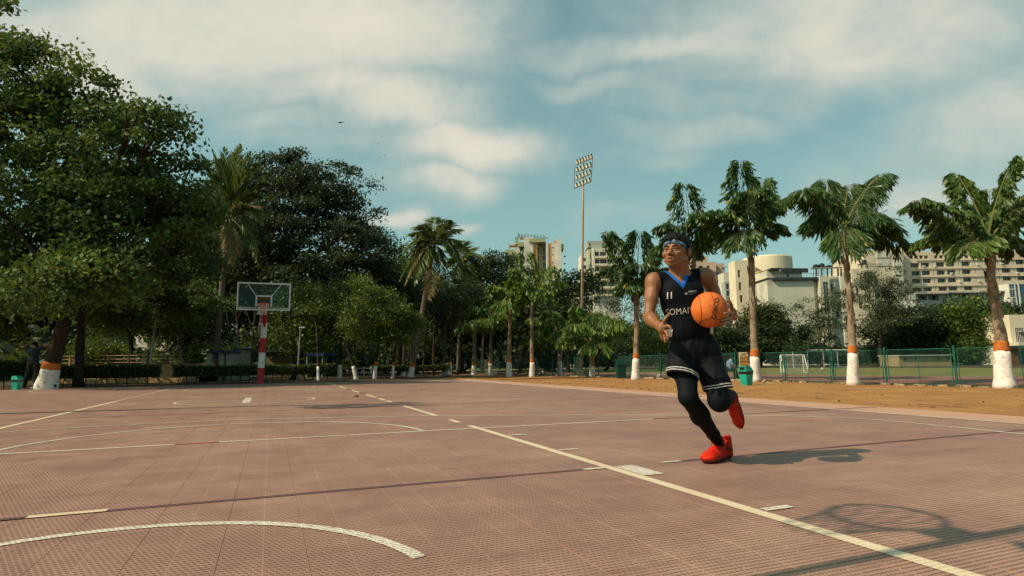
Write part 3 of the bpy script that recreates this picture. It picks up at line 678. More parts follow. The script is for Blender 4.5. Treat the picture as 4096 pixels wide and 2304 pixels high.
def fishtail(label, foot, top, Y, wbase, wtop, white, orange, fronds=None, auto=0, flen=1.7, fw_=0.75, mt='palm', z=-0.25, mids=None, seed=1, npin=15, per=9, lf=.30, wd=.10):
    """foot/top pixels, fronds: (tip px, tip py, dY, rise px, width px)"""
    random.seed(seed)
    b = G(foot[0], foot[1], z); Yb = b[1]; s = Yb / FPX
    root = empty('fishtail_palm', b, 0, label, 'palm tree', 'palms with painted feet along the fence')
    T_ = P(top[0], top[1], Yb) - b
    pts = [Vector((0, 0, -0.04))] + [P(mx, my, Yb) - b for mx, my in (mids or [])] + [T_]
    path = []
    for i in range(len(pts) - 1):
        n = 12 if len(pts) == 2 else 8
        path += [pts[i].lerp(pts[i + 1], k / n) for k in range(n)]
    path.append(pts[-1])
    for i in range(2, len(path) - 1): path[i] = path[i] + Vector((random.gauss(0, .012), random.gauss(0, .012), 0))
    N = len(path); rad = []
    for i in range(N):
        t = i / (N - 1); r = (wtop * 0.92 + (wbase - wtop * 0.92) * (1 - t) ** 3.2) * s / 2
        if i == 0: r *= 1.12
        if t > .35: r *= 1 + random.uniform(-.07, .13)
        rad.append(r)
    V, F = ring_tube(path, rad, 14, 0.10, seed * 3.1); mb = MB(); mb.add(V, F)
    # old leaf bases: ragged husks clasping the upper trunk
    for k in range(22):
        t = random.uniform(0.30, 0.98); i = int(t * (N - 1)); c = path[i]; a = random.uniform(0, 6.28); rr = rad[i]
        d = Vector((math.cos(a), math.sin(a), 0)); sd_ = Vector((-d.y, d.x, 0)); h = random.uniform(.18, .4)
        mb.add([c + d * rr * .9 - sd_ * rr * .8, c + d * rr * 1.0 + sd_ * rr * .8, c + d * rr * 1.25 + sd_ * rr * .45 + Vector((0, 0, h)), c + d * rr * 1.55 + Vector((0, 0, h * 1.25)), c + d * rr * 1.2 - sd_ * rr * .5 + Vector((0, 0, h))], [(0, 1, 2, 3, 4)])
    mb.build('trunk', m_palmbark, root, smooth=True)
    bands(root, path, rad, paint(Yb, white, orange), 14, 0.10, seed * 3.1)
    FR = []
    for f in (fronds or []):
        tip = P(f[0], f[1], Yb + f[2]) - b; FR.append((T_ + Vector((0, 0, random.uniform(-.1, .3))), tip, f[3] * s, f[4] * s))
    for k in range(auto):
        a = 2 * math.pi * (k + random.random() * .6) / auto; el = random.choice((1.1, .75, .45, .15, -.15)); ll = flen * random.uniform(.8, 1.1)
        tip = T_ + Vector((math.cos(a) * math.cos(el), math.sin(a) * math.cos(el), math.sin(el))) * ll
        FR.append((T_ + Vector((0, 0, random.uniform(-.15, .25))), tip, ll * 0.28, fw_))
    for (p0, p1, rise, wd_) in FR:
        st, LV = fish_frond(p0, p1, rise, wd_ * 1.14, npin + 2, lf * 1.06, wd * 1.05, int(per * 1.35))
        mb = MB()
        for pth, r0, r1 in st: mb.tube(pth, [r0 + (r1 - r0) * i / (len(pth) - 1) for i in range(len(pth))], 5 if r0 > .02 else 3, cap=False)
        n = len(LV) // 4; base_t = random.uniform(.25, .6); tone = np.clip(base_t + rng.normal(0, .2, n), 0, 1)
        ns = len(mb.v); V = np.concatenate([np.array(mb.v), LV]); Fq = mb.f + [tuple(ns + 4 * i + j for j in range(4)) for i in range(n)]
        mesh_np('frond', V, Fq, None, root, attr=np.concatenate([np.full(ns, .5), np.repeat(tone, 4)]), mats=[m_rachis, LEAF[mt]], midx=[0] * len(mb.f) + [1] * n)
    return root
fishtail('rightmost fishtail palm with a thick white and orange foot and yellowish fronds', (4022, 1553), (3957, 975), 18, 74, 30, 149, 40,
         [(3680, 800, -1, 60, 95), (3690, 960, .6, 90, 90), (3830, 700, .8, 60, 100), (4060, 640, -.4, 70, 90), (4150, 760, .8, 80, 100), (4060, 1000, 1.2, 80, 70), (3860, 1000, -1.3, 60, 80), (3960, 760, 1.6, 30, 90), (3760, 880, 1.8, 70, 80)],
         mids=[(4000, 1330), (3975, 1180)], mt='palmyellow', seed=3, npin=17, per=16, lf=.32, wd=.105)
fishtail('second palm from the right, its long narrow fronds hanging like plumes', (3413, 1541), (3372, 930), 20, 44, 23, 129, 30,
         [(3215, 760, -.7, 90, 75), (3520, 700, .4, 60, 80), (3560, 900, -.5, 110, 80), (3240, 900, .8, 80, 75), (3400, 740, 1.2, 60, 85), (3380, 990, -1.4, 90, 75), (3300, 720, 1.6, 60, 70), (3470, 960, 1.5, 80, 75), (3600, 980, .9, 120, 60)],
         mids=[(3405, 1300), (3398, 1180)], mt='palm', seed=5, npin=17, per=20, lf=.50, wd=.055)
fishtail('third palm from the right, with an upright fan-shaped frond, behind the green bin', (3022, 1527), (2998, 925), 20, 42, 23, 100, 30,
         [(2960, 650, .2, 10, 105), (3150, 800, -.6, 60, 80), (2830, 850, -.5, 60, 85), (2900, 960, .9, 60, 80), (3110, 920, .8, 60, 70), (3000, 770, -1.3, 50, 90), (2960, 980, -1.4, 60, 80), (3050, 720, 1.4, 20, 80)],
         mids=[(3016, 1350), (3008, 1150)], mt='palm', seed=7, npin=17, per=18, lf=.38, wd=.085)
fishtail('fourth palm from the right, its trunk hidden behind the player', (2742, 1523), (2775, 1040), 22, 30, 18, 85, 24,
         [(2740, 740, .4, 10, 110), (2650, 900, -.6, 70, 75), (2845, 850, -.7, 60, 75), (2640, 990, .9, 60, 75), (2850, 930, .8, 50, 70), (2800, 860, -1.3, 40, 90), (2720, 960, 1.3, 40, 80)],
         mids=[(2745, 1300)], mt='palm', seed=11, npin=16, per=17, lf=.40, wd=.08)
fishtail('palm with a white foot standing just left of the player', (2541, 1520), (2547, 1180), 24, 32, 19, 85, 22,
         [(2440, 930, -.6, 60, 75), (2430, 1080, .8, 60, 75), (2560, 930, .5, 60, 90), (2660, 960, -.7, 60, 80), (2660, 1080, .8, 60, 80), (2560, 1060, -1.4, 60, 90), (2500, 1150, -1.2, 60, 60), (2610, 1160, 1.2, 60, 60)],
         mids=[(2546, 1350)], mt='palm', seed=13, npin=16, per=17, lf=.42, wd=.085)
fishtail('short bright green palm right of the floodlight mast', (2369, 1509), (2368, 1375), 30, 20, 18, 63, 22, auto=11, flen=2.4, fw_=.95, mt='palmbright', seed=17, npin=13, per=9, lf=.5, wd=.1)
fishtail('bright green palm left of the floodlight mast, fronds hanging low', (2240, 1502), (2238, 1330), 34, 20, 17, 57, 19, auto=10, flen=2.6, fw_=.95, mt='palmbright', seed=19, npin=12, per=8, lf=.5, wd=.12)
fishtail('tall palm with a dark green crown in front of the apartment tower', (2128, 1509), (2126, 1215), 32, 22, 13, 60, 13, [(2100, 1010, 0, 30, 60), (2200, 1070, .5, 60, 70), (2060, 1080, -.5, 60, 60), (2240, 1130, .8, 60, 60), (2090, 1150, .7, 60, 60), (2180, 1190, -.8, 60, 60), (2050, 1180, .5, 50, 55)], mt='palmbright', seed=23, npin=12, per=8, lf=.45, wd=.12)
fishtail('palm with the thickest white foot left of the apartment tower', (2036, 1508), (2040, 1215), 32, 24, 14, 60, 14, auto=9, flen=2.1, fw_=.9, mt='palmbright', seed=29, npin=12, per=8, lf=.45, wd=.12)
fishtail('palm with a yellow-green crown, second from the left end of the row', (1960, 1503), (1966, 1290), 36, 18, 12, 50, 14, auto=9, flen=2.6, fw_=.9, mt='palmbright', seed=31, npin=11, per=8, lf=.5, wd=.14)
fishtail('palm with a small bright crown at the left end of the row', (1896, 1500), (1900, 1290), 40, 21, 14, 40, 14, auto=9, flen=2.6, fw_=.8, mt='palmbright', seed=37, npin=11, per=8, lf=.5, wd=.14)

def coco_frond(p0, p1, rise, lf, n=46, along=0.45, drp=0.45):
    path = bez(p0, Vector(p0).lerp(Vector(p1), .45) + Vector((0, 0, rise)), p1, 14); a = np.array([tuple(v) for v in path]); ax = (Vector(p1) - Vector(p0)).normalized()
    side = ax.cross(Vector((0, 0, 1))); side = side.normalized() if side.length > .1 else Vector((1, 0, 0))
    VV = []
    for sg in (-1, 1):
        tt = np.linspace(0.10, 1.0, n); ii = np.minimum((tt * 14).astype(int), 13); fr = (tt * 14 - ii)[:, None]; pp = a[ii] * (1 - fr) + a[ii + 1] * fr
        tg = a[ii + 1] - a[ii]; tg /= np.linalg.norm(tg, axis=1)[:, None]
        d = np.array(tuple(side))[None] * sg * 0.9 + tg * (along + 0.5 * tt[:, None])
        ln = lf * np.sin(np.pi * np.clip(tt * 0.8 + 0.16, 0, 1))
        VV.append(leaflets(pp, d, ln, 0.085 * lf / 0.9, droop=drp, jit=0.06, wedge=False))
    return [(path, 0.045, 0.01)], np.concatenate(VV)
def coconut(label, foot, top, Yb, r0, r1, white, orange, fronds, lf=1.0, base=None, sway=0.0, mt='coco', along=0.45, drp=0.45):
    b = Vector(base) if base else G(foot[0], foot[1], 0); Yb = b[1]; s = Yb / FPX
    root = empty('coconut_palm', b, 0, label, 'palm tree', 'coconut palms'); T_ = P(top[0], top[1], Yb) - b
    path = bez((0, 0, -.05), (T_.x * (.5 - sway), T_.y * .5, T_.z * .5), T_, 16); rad = [(r0 * (1 - k / 16) + r1 * k / 16) * (1.25 if k == 0 else 1) for k in range(17)]
    V, F = ring_tube(path, rad, 10, .06, foot[0]); mesh_np('trunk', V, F, m_cocobark, root, smooth=True)
    if white: bands(root, path, rad, paint(Yb, white, orange), 10, .06, foot[0])
    for f in fronds:
        tip = P(f[0], f[1], Yb + f[2]) - b; dry = len(f) > 4
        st, LV = coco_frond(T_ + Vector((0, 0, random.uniform(-.1, .3))), tip, f[3] * s, lf, along=along, drp=drp)
        mb = MB()
        for pth, a, c in st: mb.tube(pth, [a + (c - a) * i / (len(pth) - 1) for i in range(len(pth))], 5, cap=False)
        n = len(LV) // 4; bt = random.uniform(.2, .7); tone = np.clip(bt + rng.normal(0, .15, n), 0, 1); ns = len(mb.v)
        V = np.concatenate([np.array(mb.v), LV]); Fq = mb.f + [tuple(ns + 4 * i + j for j in range(4)) for i in range(n)]
        o = mesh_np('frond', V, Fq, None, root, attr=np.concatenate([np.full(ns, .5), np.repeat(tone, 4)]), mats=[m_rachis, LEAF['dry' if dry else mt]], midx=[0] * len(mb.f) + [1] * n)
        if dry: o['label'] = 'withered yellow-brown frond'
    return root
coconut('tall coconut palm with upright fronds between the huge tree and the dark dome', (855, 1521), (915, 880), 22, .15, .15, 66, 31,
        [(810, 622, .3, 30), (880, 640, -.8, 40), (950, 590, .5, 0), (1000, 610, -.3, 20), (1040, 650, .4, 40), (1085, 740, 0, 90), (800, 760, .5, 60), (1030, 1060, -.6, 150), (990, 980, -.9, 60), (820, 960, .4, 60), (900, 590, 1, 10), (1070, 800, -.5, 110), (1020, 830, -1.2, 60, 1), (930, 1060, -.8, 60, 1), (850, 600, -.4, 20), (960, 580, -.3, 10), (930, 610, .2, 0), (990, 690, -.9, 50), (850, 700, -.9, 50), (1050, 900, -.9, 120)], lf=1.05, sway=.1, along=1.1, drp=.12)
coconut('coconut palm with a leaning slender trunk right of the small green trees', (1642, 1507), (1735, 985), 32, .14, .12, 42, 14,
        [(1640, 940, .3, 60), (1680, 900, -.6, 50), (1740, 870, .4, 20), (1800, 880, -.5, 40), (1850, 920, .6, 60), (1610, 1010, -.5, 80), (1880, 1010, .5, 90), (1870, 1120, .8, 130), (1600, 1120, -.4, 120), (1660, 1140, -1, 100), (1780, 1160, -.8, 90), (1840, 1060, -1, 110), (1720, 1200, -.9, 60, 1), (1620, 1140, -.7, 100, 1), (1770, 905, 1.3, 30), (1700, 950, 1.4, 40), (1640, 1060, 1, 90)], lf=1.05)
coconut('smaller coconut palm half hidden behind the leaning one', (1800, 1480), (1850, 1060), 46, .13, .11, 0, 0,
        [(1800, 1000, .5, 30), (1850, 965, 0, 20), (1900, 990, .4, 30), (1960, 1050, -.5, 70), (1790, 1070, .4, 60), (1940, 1110, .7, 80), (1820, 1140, -.6, 60), (1880, 1150, .6, 60), (1830, 980, 1, 20)], lf=1.2, base=(P(1830, 1463, 46).x, 46, -0.1))
# ------------------------------------------------------------------ sports field beyond the fence
m_track = mat('running_track', (0.20, 0.085, 0.07), rough=0.9, spec=0.1, col2=(0.27, 0.12, 0.095), scale=0.7, objspace=False, stain=(0.16, 0.09, 0.06), stain_scale=0.8)
m_grass = mat('field_grass', (0.11, 0.12, 0.035), rough=0.95, spec=0.1, col2=(0.19, 0.18, 0.06), scale=0.35, objspace=False, bump=0.6, bscale=30, stain=(0.20, 0.16, 0.07), stain_scale=0.25)
GA = Vector((17.9, 40, -0.25)); GB = Vector((24.4, 31, -0.25)); gd = (GB - GA).normalized(); gn = Vector((-gd.y, gd.x, 0))
def fld(a, b, off0, off1):
    p = GA + gd * (-75 + 130 * a); p = p + gn * (off0 + (off1 - off0) * b); return p.x, p.y
sheet('running_track', lambda a, b: fld(a, b, -11.5, 0.0), 20, 6, m_track, lift=0.004)
fg = sheet('sports_field', lambda a, b: fld(a, b, 0.05, 33.0), 20, 10, m_grass, lift=0.008)
m_lane = mat('lane_paint', (0.50, 0.40, 0.33), rough=0.9, col2=(0.60, 0.52, 0.44), scale=3, objspace=False)
for k, off in enumerate((-1.2, -3.6, -4.9, -6.1, -7.4, -8.6)):
    p, q = GA + gd * -70 + gn * off, GA + gd * 55 + gn * off
    w_ = 0.07 if k else 0.3
    mb = MB(); n = gn * w_; mb.poly([tuple(v + Vector((0, 0, 0.012))) for v in (p, q, q + n, p + n)]); o = mb.build('lane_line', m_lane); tag(o, kind='structure')

# ------------------------------------------------------------------ buildings
m_glass = mat('dark_glass', (0.02, 0.03, 0.035), rough=0.12, spec=0.6, var=0.5, scale=0.6, objspace=False)
m_bglass = mat('blue_glass', (0.02, 0.10, 0.16), rough=0.15, spec=0.6, scale=0.5, objspace=False)
m_frame = mat('window_frame', (0.35, 0.33, 0.30), rough=0.6)
def wallm(name, c, st=0.55, **k): return mat(name, c, rough=0.92, spec=0.15, var=0.06, scale=0.25, objspace=False, stain=tuple(x * st for x in c), stain_scale=0.16, **k)
m_beige = wallm('beige_render', (0.60, 0.50, 0.37), .8); m_cream = wallm('cream_render', (0.66, 0.57, 0.41), .75); m_pale = wallm('pale_render', (0.56, 0.52, 0.41), .7)
m_pinkw = wallm('pink_render', (0.52, 0.38, 0.29), .8); m_greyw = wallm('grey_concrete', (0.33, 0.34, 0.30), .7); m_whitew = wallm('white_render', (0.60, 0.57, 0.49), .75)
m_greenw = wallm('green_render', (0.34, 0.35, 0.20), .8); m_orangew = wallm('orange_render', (0.56, 0.29, 0.11), .8); m_yell = wallm('ochre_panel', (0.62, 0.36, 0.08), .85)
m_darkm = mat('dark_steel', (0.03, 0.035, 0.035), rough=0.6, var=.3); m_tank = mat('black_tank', (0.018, 0.02, 0.022), rough=0.45, spec=.4); m_redroof = mat('red_roof', (0.30, 0.10, 0.07), rough=.8)
m_brown = mat('brown_door', (0.16, 0.07, 0.035), rough=.7)
def block(root, name, x0, y0, x1, y1, Y, depth, mt, wins=(), ground=None, inset=0.35, wm=None, top=None, mull=1, wlabel=None):
    """a wall volume whose lit front stands at distance Y; x0..y1 its outline and wins the openings in photograph pixels"""
    s = Y / FPX; X = lambda px: P(px, 1440, Y).x; xm = (x0 + x1) / 2
    Z = lambda py: P(xm, py, Y).z
    ax, bx, zt, zb = X(x0), X(x1), Z(y0), (Z(y1) if ground is None else ground); o = Vector(root.location)
    xs = sorted({ax, bx, *[X(w[0]) for w in wins], *[X(w[2]) for w in wins]}); zs = sorted({zb, zt, *[Z(w[1]) for w in wins], *[Z(w[3]) for w in wins]})
    R_ = [(X(w[0]), Z(w[3]), X(w[2]), Z(w[1])) for w in wins]; mb = MB(); e = 1e-6
    for i in range(len(xs) - 1):
        for j in range(len(zs) - 1):
            cx, cz = (xs[i] + xs[i + 1]) / 2, (zs[j] + zs[j + 1]) / 2
            if any(r[0] - e < cx < r[2] + e and r[1] - e < cz < r[3] + e for r in R_): continue
            mb.poly([Vector(q) - o for q in ((xs[i], Y, zs[j]), (xs[i + 1], Y, zs[j]), (xs[i + 1], Y, zs[j + 1]), (xs[i], Y, zs[j + 1]))])
    for r in R_:
        f = [(r[0], r[1]), (r[2], r[1]), (r[2], r[3]), (r[0], r[3])]
        for k in range(4):
            a, b = f[k], f[(k + 1) % 4]; mb.poly([Vector(q) - o for q in ((a[0], Y, a[1]), (a[0], Y + inset, a[1]), (b[0], Y + inset, b[1]), (b[0], Y, b[1]))])
    D = Y + depth
    for q in (((ax, Y, zb), (ax, Y, zt), (ax, D, zt), (ax, D, zb)), ((bx, Y, zb), (bx, D, zb), (bx, D, zt), (bx, Y, zt)), ((ax, Y, zt), (bx, Y, zt), (bx, D, zt), (ax, D, zt)), ((ax, D, zb), (ax, D, zt), (bx, D, zt), (bx, D, zb))):
        mb.poly([Vector(v) - o for v in q])
    w_ = mb.build(name, mt, root)
    for r in R_:
        g = MB(); yy = Y + inset - 0.05
        g.poly([Vector(q) - o for q in ((r[0], yy, r[1]), (r[2], yy, r[1]), (r[2], yy, r[3]), (r[0], yy, r[3]))]); n0_ = len(g.f)
        t = min(0.09, (r[2] - r[0]) * .06); fr = []
        bars = [(r[0] + t / 2, (r[1] + r[3]) / 2, t, r[3] - r[1]), (r[2] - t / 2, (r[1] + r[3]) / 2, t, r[3] - r[1])] + [((r[0] + (r[2] - r[0]) * (k + 1) / (mull + 1)), (r[1] + r[3]) / 2, t, r[3] - r[1]) for k in range(mull)] + [((r[0] + r[2]) / 2, r[1] + t / 2, r[2] - r[0] - 2 * t, t), ((r[0] + r[2]) / 2, r[3] - t / 2, r[2] - r[0] - 2 * t, t)]
        for (cx, cz, dx, dz) in bars: g.box(Vector((cx, yy - 0.05, cz)) - o, (dx, 0.07, dz))
        mesh_np('window', g.v, g.f, None, root, mats=[wm or m_glass, m_frame], midx=[0] * n0_ + [1] * (len(g.f) - n0_))
    return w_
def strip(root, name, x0, y0, x1, y1, Y, dy, mt, front=0.0):      # a ledge, slab or panel standing proud of the wall
    o = Vector(root.location); a, b = P(x0, (y0 + y1) / 2, Y), P(x1, (y0 + y1) / 2, Y); xm = (x0 + x1) / 2; zt, zb = P(xm, y0, Y).z, P(xm, y1, Y).z
    mb = MB(); mb.box(Vector(((a.x + b.x) / 2, Y - front + dy / 2, (zt + zb) / 2)) - o, (b.x - a.x, dy, zt - zb)); return mb.build(name, mt, root)
def bld(name, px, Y, label, cat='building', group=None):
    c = P(px, 1440, Y); return empty(name, (c.x, Y, -0.25), 0, label, cat, group)
c7 = lambda x, y: (3400 + x * .483, 900 + y * .483)
c6 = lambda x, y: (2900 + x * .483, 900 + y * .483)
c4 = lambda x, y: (2000 + x * .207, 900 + y * .207)
c1 = lambda x, y: (2500 + x * .3588, 880 + y * .3588)
def rc(f, x0, y0, x1, y1): return (*f(x0, y0), *f(x1, y1))
# long beige hospital-like block
Yb = 200; r_ = bld('hospital_block', 3850, Yb, 'long beige building with rows of dark windows on the right horizon')
wins = []; cols = [(580, 655), (668, 742), (765, 772), (795, 868), (881, 956), (983, 990), (1010, 1085), (1117, 1124), (1210, 1287), (1315, 1322), (1345, 1422), (1448, 1455), (1470, 1545), (1560, 1635)]
for r0, h in ((308, 38), (374, 38), (440, 37), (512, 34)):
    for a, b in cols: wins.append(rc(c7, a, r0 + (a - 580) * -.02, b, r0 + h + (a - 580) * -.02))
for a, b in ((575, 608), (618, 650), (660, 693), (702, 735), (787, 818), (830, 862), (874, 905), (1002, 1034), (1046, 1078), (1200, 1232), (1244, 1277), (1333, 1365), (1378, 1410), (1440, 1470)): wins.append(rc(c7, a, 246, b, 273))
x0, y0 = c7(528, 212); x1, y1 = c7(1700, 600)
block(r_, 'wall', x0, y0, x1, y1, Yb, 22, m_beige, wins, ground=-0.25, inset=.9, mull=2)
for yy in (288, 356, 424, 500): strip(r_, 'ledge', *c7(545, yy - 1), *c7(1700, yy + 2), Yb, .3, m_beige, .3)
a = rc(c7, 190, 205, 445, 600); block(r_, 'stair_wing', *a[:2], a[2], a[3], Yb - 4, 20, m_beige, [], ground=-.25)
for q in ((217, 225, 325, 270), (350, 222, 430, 270), (222, 290, 325, 338), (355, 286, 432, 342), (360, 358, 436, 412), (385, 430, 440, 485)): strip(r_, 'wall_panel', *rc(c7, *q), Yb - 4, .2, m_whitew, .2)
a = rc(c7, 448, 183, 526, 600); block(r_, 'lift_shaft', *a[:2], a[2], a[3], Yb - 3, 16, m_beige, [], ground=-.25)
a = rc(c7, 130, 238, 188, 600); block(r_, 'side_wing', *a[:2], a[2], a[3], Yb + 1, 16, m_beige, [rc(c7, 150 + 9 * k, 260, 155 + 9 * k, 290) for k in range(4)] + [rc(c7, 150 + 9 * k, 315, 155 + 9 * k, 345) for k in range(4)], ground=-.25, mull=0)
for q in ((600, 338), (690, 336), (1046, 322), (1246, 316), (1060, 460), (830, 396), (900, 465), (1376, 392)): strip(r_, 'air_conditioner', *rc(c7, q[0], q[1] - 1, q[0] + 15, q[1] + 9), Yb, .6, m_whitew, .5)
strip(r_, 'roof_canopy', *rc(c7, 1150, 172, 1345, 182), Yb + 4, 8, m_beige); strip(r_, 'roof_house', *rc(c7, 1060, 182, 1330, 212), Yb + 4, 8, m_beige)
# grey podium in front
Yb = 184; r_ = bld('podium_building', 3850, Yb, 'grey lower building with open galleries in front of the long beige building')
block(r_, 'wall', *c7(600, 562), *c7(1560, 900), Yb, 10, m_greyw, [rc(c7, 618, 578, 690, 617), rc(c7, 700, 576, 790, 617), rc(c7, 858, 572, 945, 612), rc(c7, 958, 570, 1050, 610), rc(c7, 1125, 566, 1215, 600), rc(c7, 1228, 564, 1325, 600), rc(c7, 1255, 650, 1330, 715), rc(c7, 820, 600, 832, 700), rc(c7, 1088, 592, 1100, 640), rc(c7, 735, 672, 800, 720), rc(c7, 1165, 655, 1180, 715)], ground=-.25, inset=1.5, mull=2)
for k in range(4): strip(r_, 'roof_slab', *rc(c7, 520 + 260 * k, 566 - 9 * k, 780 + 260 * k, 574 - 9 * k), Yb, 1.6, m_greyw, 1.5)
for q in ((800, 560, 818, 720), (838, 560, 862, 720), (1060, 556, 1082, 700), (1104, 556, 1124, 700), (1335, 548, 1380, 740)): strip(r_, 'pillar', *rc(c7, *q), Yb, .5, m_greyw, .5)
block(r_, 'glass_wing', *c7(1386, 484), *c7(1560, 745), Yb - 3, 8, m_whitew, [rc(c7, 1392, 490, 1436, 528), rc(c7, 1392, 534, 1436, 596), rc(c7, 1408, 602, 1436, 735), rc(c7, 1444, 490, 1540, 735)], ground=-.25, inset=.2, wm=m_bglass, mull=1)
strip(r_, 'glass_band', *rc(c7, 1398, 465, 1408, 735), Yb - 3, .2, m_whitew, .25)
# low cream building at the right edge
Yb = 78; r_ = bld('cream_pavilion', 4110, Yb, 'low cream building with a metal window at the right edge, beyond the field')
block(r_, 'wall', *c7(1358, 742), *c7(1600, 972), Yb, 9, m_cream, [rc(c7, 1397, 850, 1470, 968)], ground=None, inset=.15, mull=4)
strip(r_, 'roof_slab', *rc(c7, 1290, 972, 1600, 1000), Yb, 2.5, m_pale, 2.0); strip(r_, 'window_hood', *rc(c7, 1390, 878, 1600, 884), Yb, .5, m_greyw, .5)
block(r_, 'lower_wall', *c7(1312, 1000), *c7(1600, 1168), Yb + .2, 8, m_pale, [rc(c7, 1400, 1024, 1600, 1162)], ground=-.25, inset=.6)
strip(r_, 'door', *rc(c7, 1330, 1024, 1394, 1160), Yb + .2, .08, m_brown, .1)
# hut on the far side of the field
Yb = 76; r_ = bld('field_hut', 3700, Yb, 'low yellowish hut with small dark windows behind the field')
block(r_, 'wall', *c7(405, 1084), *c7(840, 1168), Yb, 4, m_yell if False else wallm('sand_render', (0.30, 0.24, 0.13), .7), [rc(c7, a, 1095, a + 26, 1118) for a in (450, 535, 722, 800)] + [rc(c7, a, 1092, a + 9, 1103) for a in (500, 605, 780)], ground=-.25, inset=.2, mull=1)
strip(r_, 'roof_slab', *rc(c7, 398, 1074, 846, 1084), Yb, 4.6, m_greyw, .3)
# white building with plant on its roof
Yb = 112; r_ = bld('white_building', 3230, Yb, 'pale windowless building with dark roof plant and black water tanks')
block(r_, 'wall', *c6(392, 456), *c6(782, 1040), Yb, 5, m_pale, [], ground=-.25)
block(r_, 'right_wing', *c6(784, 428), *c6(858, 1040), Yb + .6, 13, m_pale, [rc(c6, 810, 495, 838, 562)], ground=-.25, mull=1)
block(r_, 'glazed_bay', *c6(836, 422), *c6(918, 1040), Yb - .8, 1.3, m_pale, [rc(c6, 862, 470, 906, 742), rc(c6, 872, 760, 906, 960)], ground=-.25, wm=mat('bay_glass', (0.06, 0.10, 0.09), rough=.2, spec=.5), mull=1, inset=.2)
block(r_, 'far_wing', *c6(920, 428), *c6(1000, 1040), Yb + .9, 12, m_pale, [rc(c6, 922, 490, 942, 545)], ground=-.25, mull=0)
strip(r_, 'roof_slab', *rc(c6, 386, 436, 790, 458), Yb, 6, m_darkm, .5)
block(r_, 'roof_house', *c6(395, 372), *c6(690, 435), Yb + 2, 9, m_pale, [rc(c6, 455, 358 + 20, 500, 397)] if False else [rc(c6, 556, 402, 582, 430)], mull=0)
for k in range(7): strip(r_, 'louvre_panel', *rc(c6, 457 + 32 * k, 361, 486 + 32 * k, 397), Yb + 2, .3, m_darkm, .5)
strip(r_, 'roof_cover', *rc(c6, 372, 358, 455, 372), Yb + 1, 8, m_darkm, .5)
mb = MB()
for k in range(17): 
    a, b = P(*c6(390 + 24 * k, 404), Yb), P(*c6(390 + 24 * k, 436), Yb); mb.tube([a - r_.location, b - r_.location], .03, 4)
a, b = P(*c6(390, 405), Yb), P(*c6(780, 402), Yb); mb.tube([a - r_.location, b - r_.location], .035, 4)
mb.build('railing', m_darkm, r_)
m_duct = mat('roof_pipe', (0.35, 0.31, 0.26), rough=.5, metal=.3)
mb = MB(); mb.tube([P(*c6(706, 362), Yb) - r_.location, P(*c6(970, 352), Yb) - r_.location], .14, 8); mb.build('roof_pipe', m_duct, r_)
for x in (756, 800, 848, 884, 936, 962):
    mb = MB(); mb.tube([P(*c6(x, 362), Yb) - r_.location, P(*c6(x, 424), Yb) - r_.location], .17, 8); mb.build('duct', mat('duct_brown', (0.06, 0.045, 0.035), rough=.7) if x == 756 else bpy.data.materials['duct_brown'], r_)
def tank(f, x0, y0, x1, y1, Y, label):
    a, b = P(*f(x0, y1), Y), P(*f(x1, y0), Y); rr = (b.x - a.x) / 2; h = b.z - a.z
    t = empty('water_tank', ((a.x + b.x) / 2, Y, a.z), 0, label, 'water tank', 'black roof tanks'); mb = MB()
    pr = [(0, 0), (rr, 0), (rr, h * .15), (rr * .97, h * .18), (rr, h * .22), (rr, h * .45), (rr * .97, h * .48), (rr, h * .52), (rr, h * .72), (rr * .8, h * .86), (rr * .3, h * .93), (rr * .3, h), (0, h)]
    mb.rev(pr, 18).build('body', m_tank, t, smooth=False); m2 = MB(); m2.rev([(0, h), (rr * .34, h), (rr * .34, h + .06), (0, h + .08)], 12).build('lid', m_tank, t); return t
mb = MB()
for x in (735, 775, 820, 885, 960): mb.tube([P(*c6(x, 352), Yb + 1.4) - r_.location, P(*c6(x, 425), Yb + 1.4) - r_.location], .05, 5)
mb.tube([P(*c6(725, 353), Yb + 1.4) - r_.location, P(*c6(965, 350), Yb + 1.4) - r_.location], .12, 5); mb.build('tank_stand', m_darkm, r_)
tank(c6, 730, 327, 775, 352, Yb + 1.4, 'leftmost of the black water tanks on the white building'); tank(c6, 780, 317, 822, 352, Yb + 1.4, 'tallest black water tank, in the middle on the white building'); tank(c6, 832, 334, 888, 351, Yb + 1.4, 'wide low black water tank on the white building')
# cream building with a round drum
Yb = 132; r_ = bld('drum_building', 3080, Yb, 'cream building with a round drum tower and an ochre panel')
block(r_, 'wall', *c6(128, 292), *c6(300, 1040), Yb, 4, m_cream, [rc(c6, 149, 371, 170, 435), rc(c6, 152, 473, 173, 540), rc(c6, 156, 580, 178, 640)], ground=-.25, mull=1, inset=.3)
strip(r_, 'ochre_panel', *rc(c6, 252, 394, 302, 640), Yb, 3, m_yell, 2.4)
a, b = P(*c6(240, 272), Yb), P(*c6(641, 272), Yb); rr = (b.x - a.x) / 2; mb = MB(); mb.rev([(rr, 0), (rr, a.z + .25 + .6), (rr * .97, a.z + .25 + .9), (0, a.z + .25 + 1.4)], 48, ((a.x + b.x) / 2 - r_.location.x, rr + .5, 0)); mb.build('drum', m_cream, r_, smooth=False)
strip(r_, 'red_roof', *rc(c6, 275, 259, 490, 276), Yb + 4, 9, m_redroof)
block(r_, 'low_wing', *c6(305, 470), *c6(395, 1040), Yb - 8, 6, m_greyw, [rc(c6, 326, 478, 352, 548)], ground=-.25, mull=1)
